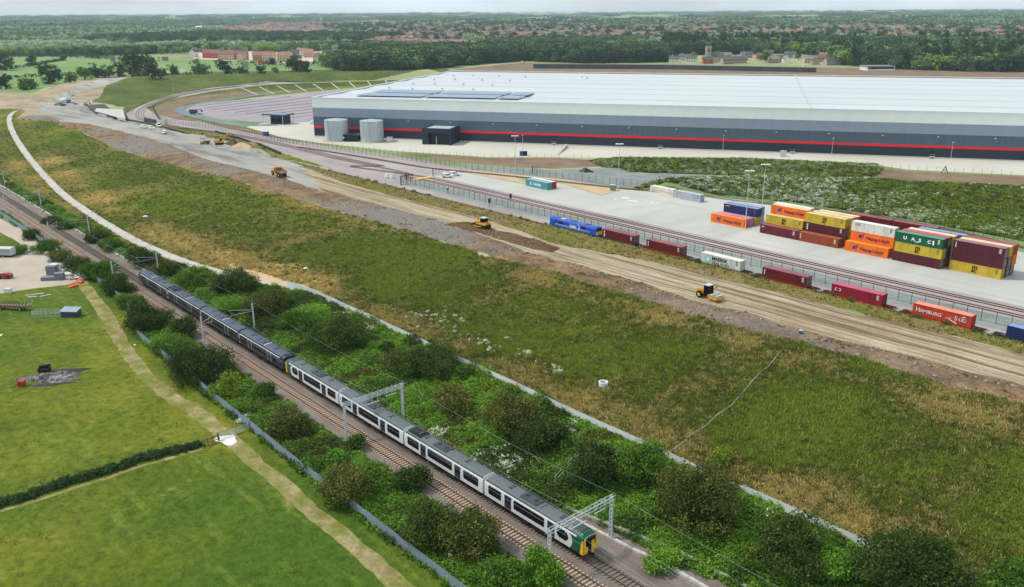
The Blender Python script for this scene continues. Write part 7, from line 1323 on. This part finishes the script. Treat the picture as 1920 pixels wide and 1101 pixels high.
TOWN = [PX([(700, 86), (640, 70), (740, 58), (1000, 50), (1240, 46), (1240, 73), (1000, 77), (880, 84)]), PX([(1240, 76), (1240, 42), (1500, 39), (2050, 37), (2050, 76), (1700, 75), (1600, 66), (1400, 70)]), PX([(380, 56), (520, 50), (640, 46), (640, 64), (520, 66), (400, 61)]), PX([(-40, 88), (140, 84), (170, 87), (-40, 91)]), PX([(110, 66), (150, 64), (155, 68), (112, 70)]), PX([(265, 61), (355, 58), (360, 63), (270, 66)]), PX([(1690, 106), (1890, 103), (1900, 108), (1700, 111)]), PX([(300, 48), (900, 42), (900, 47), (560, 50)])]
NH = [6000, 12000, 3000, 110, 30, 60, 26, 1100]; HP, HI, HR = [], [], []
for poly, n in zip(TOWN, NH):
    P = rand_in(rs, poly, n); P = P[visible(P, 20)]; base = np.floor(wob(P[:, 0], P[:, 1], 150) * 3) * .6 + base_az + 1.57; HP.append(P); HR.append(base + rs.choice([0, 0, 0, 1.57], len(P)) + rs.normal(size=len(P)) * .08); HI.append(rs.choice([0, 0, 1, 1, 2, 3, 4, 5, 5, 3, 6], len(P), p=[.1, .1, .09, .09, .26, .1, .13, .05, .03, .02, .03]))
P, ix, rz_ = np.vstack(HP), np.concatenate(HI), np.concatenate(HR); d = np.hypot(*(P - CAM[:2]).T); o_ = np.argsort(d); near = o_[:215]; rest = o_[215:]; z = Z(P[:, 0], P[:, 1])
desc = ['brown-roofed brick house in the town', 'pink brick terrace with tiled roof in the town', 'white house with slate roof in the town', 'long brick terrace with orange roof in the town', 'tan house with slate roof in the town', 'red brick terrace in the town', 'white flat-roofed block in the town']
for k in near: tag(link('house', HM[ix[k]], None, (P[k][0], P[k][1], z[k]), rz_[k]), desc[ix[k]] + ' beyond the woods', 'house', 'houses of the town: ' + desc[ix[k]])
scatter('town_houses', np.column_stack([P[rest], z[rest]]), rz_[rest], rs.uniform(.95, 1.45, len(rest)), ix[rest], HM, 'dense brick houses of the town in the distance', 'houses')
def house(u, v, L, W_, h, rh, wall, roof, rz, label, cat='house', group=None, name='house'):
    p = P3(u, v); t = empty(name, (p[0], p[1], p[2]), rz, label=label, cat=cat, group=group)
    m = MB(); m.box(0, L, 0, W_, -.5, h); m.add([(.0, 0, h), (0, W_, h), (0, W_ / 2, h + rh), (L, 0, h), (L, W_, h), (L, W_ / 2, h + rh)], [(0, 2, 1), (3, 4, 5)]); m.build('wall', [wall], t)
    m = MB()
    for s_, y0 in ((1, -.4), (-1, W_ + .4)):
        y1 = W_ / 2; m.add([(-.4, y0, h - .2), (L + .4, y0, h - .2), (L + .4, y1, h + rh + .1), (-.4, y1, h + rh + .1), (-.4, y0, h - .05), (L + .4, y0, h - .05), (L + .4, y1, h + rh + .25), (-.4, y1, h + rh + .25)], [(0, 3, 2, 1), (4, 5, 6, 7), (0, 1, 5, 4), (1, 2, 6, 5), (3, 0, 4, 7)])
    m.build('roof', [roof], t)
    for x in np.arange(1.2, L - 1.5, 3.0):
        for zz__ in (1.0, 3.7):
            if zz__ + 1.4 < h: m = MB(); m.box(x, x + 1.2, -.05, .02, zz__, zz__ + 1.3); m.build('window', [M['glass']], t)
    m = MB(); m.box(L * .25, L * .25 + .9, W_ / 2 - .4, W_ / 2 + .4, h + rh * .5, h + rh + 1.2); m.build('chimney', [wall], t); return t
AZ = base_az - math.pi / 2
EST = [(366, 108, 12, 'white', 'slate'), (380, 109, 13, 'red', 'redtile'), (394, 109.5, 14, 'red', 'redtile'), (410, 113, 18, 'tan', 'redtile'), (422, 111, 12, 'red', 'orange'), (434, 112, 13, 'red', 'redtile'), (446, 113, 12, 'red', 'redtile'), (456, 114, 16, 'pink', 'orange'), (474, 114.5, 18, 'brick', 'orange'), (492, 115, 16, 'pink', 'orange'), (508, 113, 14, 'white', 'redtile'), (520, 116, 18, 'tan', 'orange'), (536, 115, 14, 'pink', 'slate'), (544, 110, 12, 'stone', 'slate'), (590, 118, 12, 'white', 'redtile'), (600, 117, 15, 'red', 'brown'), (612, 118, 14, 'red', 'redtile'), (626, 117, 15, 'red', 'brown'), (606, 111, 14, 'pink', 'slate'), (622, 110, 13, 'pink', 'redtile'), (636, 112, 14, 'red', 'slate'), (570, 108, 12, 'tan', 'orange'), (556, 106, 12, 'white', 'orange')]
posn = ['first', 'second', 'third', 'fourth', 'fifth', 'sixth', 'seventh', 'eighth', 'ninth', 'tenth', 'eleventh', 'twelfth', 'thirteenth', 'fourteenth', 'fifteenth', 'sixteenth', 'seventeenth', 'eighteenth', 'nineteenth', 'twentieth', 'twenty-first', 'twenty-second', 'twenty-third']
cn_ = {'white': 'cream', 'red': 'red brick', 'tan': 'tan', 'pink': 'pink brick', 'brick': 'brown brick', 'stone': 'grey stone'}
for i, (u, v, L, w__, r__) in enumerate(sorted(EST)): house(u, v, L * 1.1, 9, 7.6, 4.6, BR[w__], RF[r__], AZ + random.choice([0, 0, .25, -.2, 1.5]), '%s house in the new estate, %s from its left end' % (cn_[w__], posn[i]), group='houses of the new red estate')
VIL = [(1254, 118, 13, 'white', 'slate'), (1272, 114, 12, 'white', 'brown'), (1286, 117, 13, 'white', 'slate'), (1356, 121, 16, 'stone', 'brown'), (1372, 119, 18, 'stone', 'slate'), (1386, 117, 14, 'brick', 'slate'), (1402, 114, 18, 'stone', 'slate'), (1418, 112, 14, 'brick', 'brown'), (1440, 119, 14, 'brick', 'grey'), (1458, 117, 16, 'stone', 'slate'), (1482, 119, 20, 'white', 'grey'), (1508, 119, 16, 'tan', 'grey'), (1526, 117, 14, 'tan', 'brown'), (1536, 122, 14, 'brick', 'slate'), (1550, 123, 20, 'stone', 'slate'), (1500, 110, 16, 'stone', 'slate'), (1470, 109, 14, 'stone', 'slate'), (1535, 111, 16, 'brick', 'redtile'), (1350, 111, 16, 'stone', 'grey'), (1430, 106, 14, 'stone', 'slate'), (1390, 109, 16, 'stone', 'slate'), (1318, 120, 13, 'red', 'slate')]
for i, (u, v, L, w__, r__) in enumerate(sorted(VIL)): house(u, v, L, 8.5, 5.2, 3.4, BR[w__], RF[r__], AZ + random.choice([0, .3, -.3, 1.4]), '%s house in the village behind the warehouse, %s from the left' % (cn_[w__], posn[i]), group='houses of the village')
p = P3(1327, 117); t = empty('church', tuple(p), AZ, label='grey stone church with square tower in the village behind the warehouse', cat='church')
m = MB(); m.box(-3.2, 3.2, -3.2, 3.2, 0, 19); [m.box(a, a + 1.2, b_, b_ + 1.2, 19, 20.6) for a in (-3.2, 2.0) for b_ in (-3.2, 2.0)]; m.build('tower', [BR['stone']], t); m = MB(); m.tube((0, 0, 19), (0, 0, 24), .12, 5); m.build('flagpole', [M['galv']], t)
m = MB(); m.box(-1, 1, -3.3, -3.2, 13, 16.5); m.build('belfry_window', [M['black']], t); m = MB(); m.box(3.2, 20, -4, 4, 0, 7); m.build('nave', [BR['stone']], t); m = MB(); m.prism([(-4.4, 7), (4.4, 7), (0, 11.5)], 3.2, 20.2, 0, 'x'); m.build('roof', [RF['slate']], t)
tree(1300, 112, 15, L_lime, 'bright lime-green tree left of the church tower'); tree(1345, 112, 18, L_lime, 'bright lime-green tree right of the church tower'); tree(1438, 118, 22, L_mid, 'mid green tree in the village centre'); tree(1497, 113, 12, L_fdark, 'dark tree between two pale village roofs', 1.6)
def block(u, v, L, W_, h, label, storeys, mt, cat='building', roof=None):
    p = P3(u, v); t = empty('tower_block' if storeys > 4 else 'industrial_building', tuple(p), AZ, label=label, cat=cat); m = MB(); m.box(0, L, 0, W_, -2, h); m.build('wall', [mt], t); m = MB(); m.box(-.5, L + .5, -.5, W_ + .5, h, h + 1) if not roof else m.prism([(-1, h), (W_ + 1, h), (W_ / 2, h + roof)], -1, L + 1, 0, 'x'); m.build('roof', [M['white'] if roof else M['grey']], t)
    for i in range(storeys):
        z = 2 + i * (h - 2) / storeys; m = MB(); m.box(1, L - 1, -.25, -.05, z, z + (h / storeys) * .42); m.build('window', [M['glass']], t)
    return t
block(585, 44, 46, 24, 30, 'pale tower block standing above the distant town', 9, BR['white']); block(366, 55, 95, 45, 7, 'long white-roofed shed on the left of the distant town', 1, BR['white'], roof=5)
for (u, v, L, h, lab) in ((425, 44, 50, 9, 'small white building left of the distant tower block'), (505, 50, 60, 9, 'white sheds below the distant tower block, left one'), (560, 47, 70, 10, 'pale long building just left of the distant tower block'), (625, 46, 80, 11, 'pale long building just right of the distant tower block'), (660, 50, 60, 8, 'white building right of the tower block, lower'), (925, 66, 60, 10, 'red brick factory-like block in the middle of the town'), (795, 44, 60, 8, 'white shed on the skyline side of the town'), (1128, 44, 40, 14, 'pinkish block on the far side of the town'), (1700, 34, 60, 9, 'small white building near the right skyline'), (1626, 133, 30, 4, 'low white shed in the trees at the right behind the warehouse')): block(u, v, L, 22, h, lab, 2, BR['red'] if 'red' in lab else BR['white'])
for (u, v, L, col, lab) in ((483, 121, 13, 'orange', 'orange trailer parked below the estate'), (505, 121, 9, 'white', 'white trailer right of the orange one below the estate'), (623, 122, 14, 'midblue', 'bright blue trailer at the right end of the estate'), (652, 122, 13, 'white', 'white trailer right of the bright blue one'), (229, 118, 15, 'white', 'long white trailer in the far left field')):
    p = P3(u, v); t = empty('box_trailer', tuple(p), AZ, label=lab, cat='trailer'); m = MB(); m.box(0, L, 0, 2.6, 1, 4.6); m.build('body', [cpaint(col, COLS[col])[0] if col != 'midblue' else paint('cyan_trailer', (60, 170, 214), .5)], t); m = MB(); m.box(0, L, .2, 2.4, .8, 1.0); m.build('chassis', [M['under']], t); wheels(t, [(x, y, .5, .3) for x in (1.5, L - 2) for y in (.2, 2.4)], M['galv'])
for (u, v, L, h, lab) in ((207, 115, 6, 8, 'tall grey screen standing in the far left field'), (255, 113, 10, 5, 'grey screen right of the tall one in the far field'), (304, 114, 8, 5, 'dark-topped grey cabin in the far field')): p = P3(u, v); t = empty('site_screen', tuple(p), AZ, label=lab, cat='screen'); m = MB(); m.box(0, L, 0, 3, 0, h); m.build('panel', [M['grey']], t); m = MB(); m.box(-.2, L + .2, -.2, 3.2, h, h + .3); m.build('roof', [M['dgrey']], t)
for (u, v, lab, bd) in ((888, 120, 'white van on the brown earthworks left of the retaining wall', 'white'), (977, 118, 'white van on the skyline track above the roof centre', 'white'), (1505, 127, 'white van on the brown ground near the right village end', 'white')): van(u, v, AZ, lab, bd, True)

# ---------------------------------------------------------------- air
m = MB(); m.box(-16000, 16000, -16000, 16000, -3.2, 77)
mt_ = bpy.data.materials.new('air'); mt_.use_nodes = True; t_ = mt_.node_tree; t_.nodes.remove(t_.nodes['Principled BSDF']); pv = t_.nodes.new('ShaderNodeVolumePrincipled'); pv.inputs['Color'].default_value = (.66, .83, 1, 1); pv.inputs['Density'].default_value = 6.5e-5; pv.inputs['Anisotropy'].default_value = .3; t_.links.new(pv.outputs[0], t_.nodes['Material Output'].inputs['Volume'])
tag(m.build('haze', [mt_]), 'thin bluish summer haze over the whole landscape', 'haze', kind='stuff')
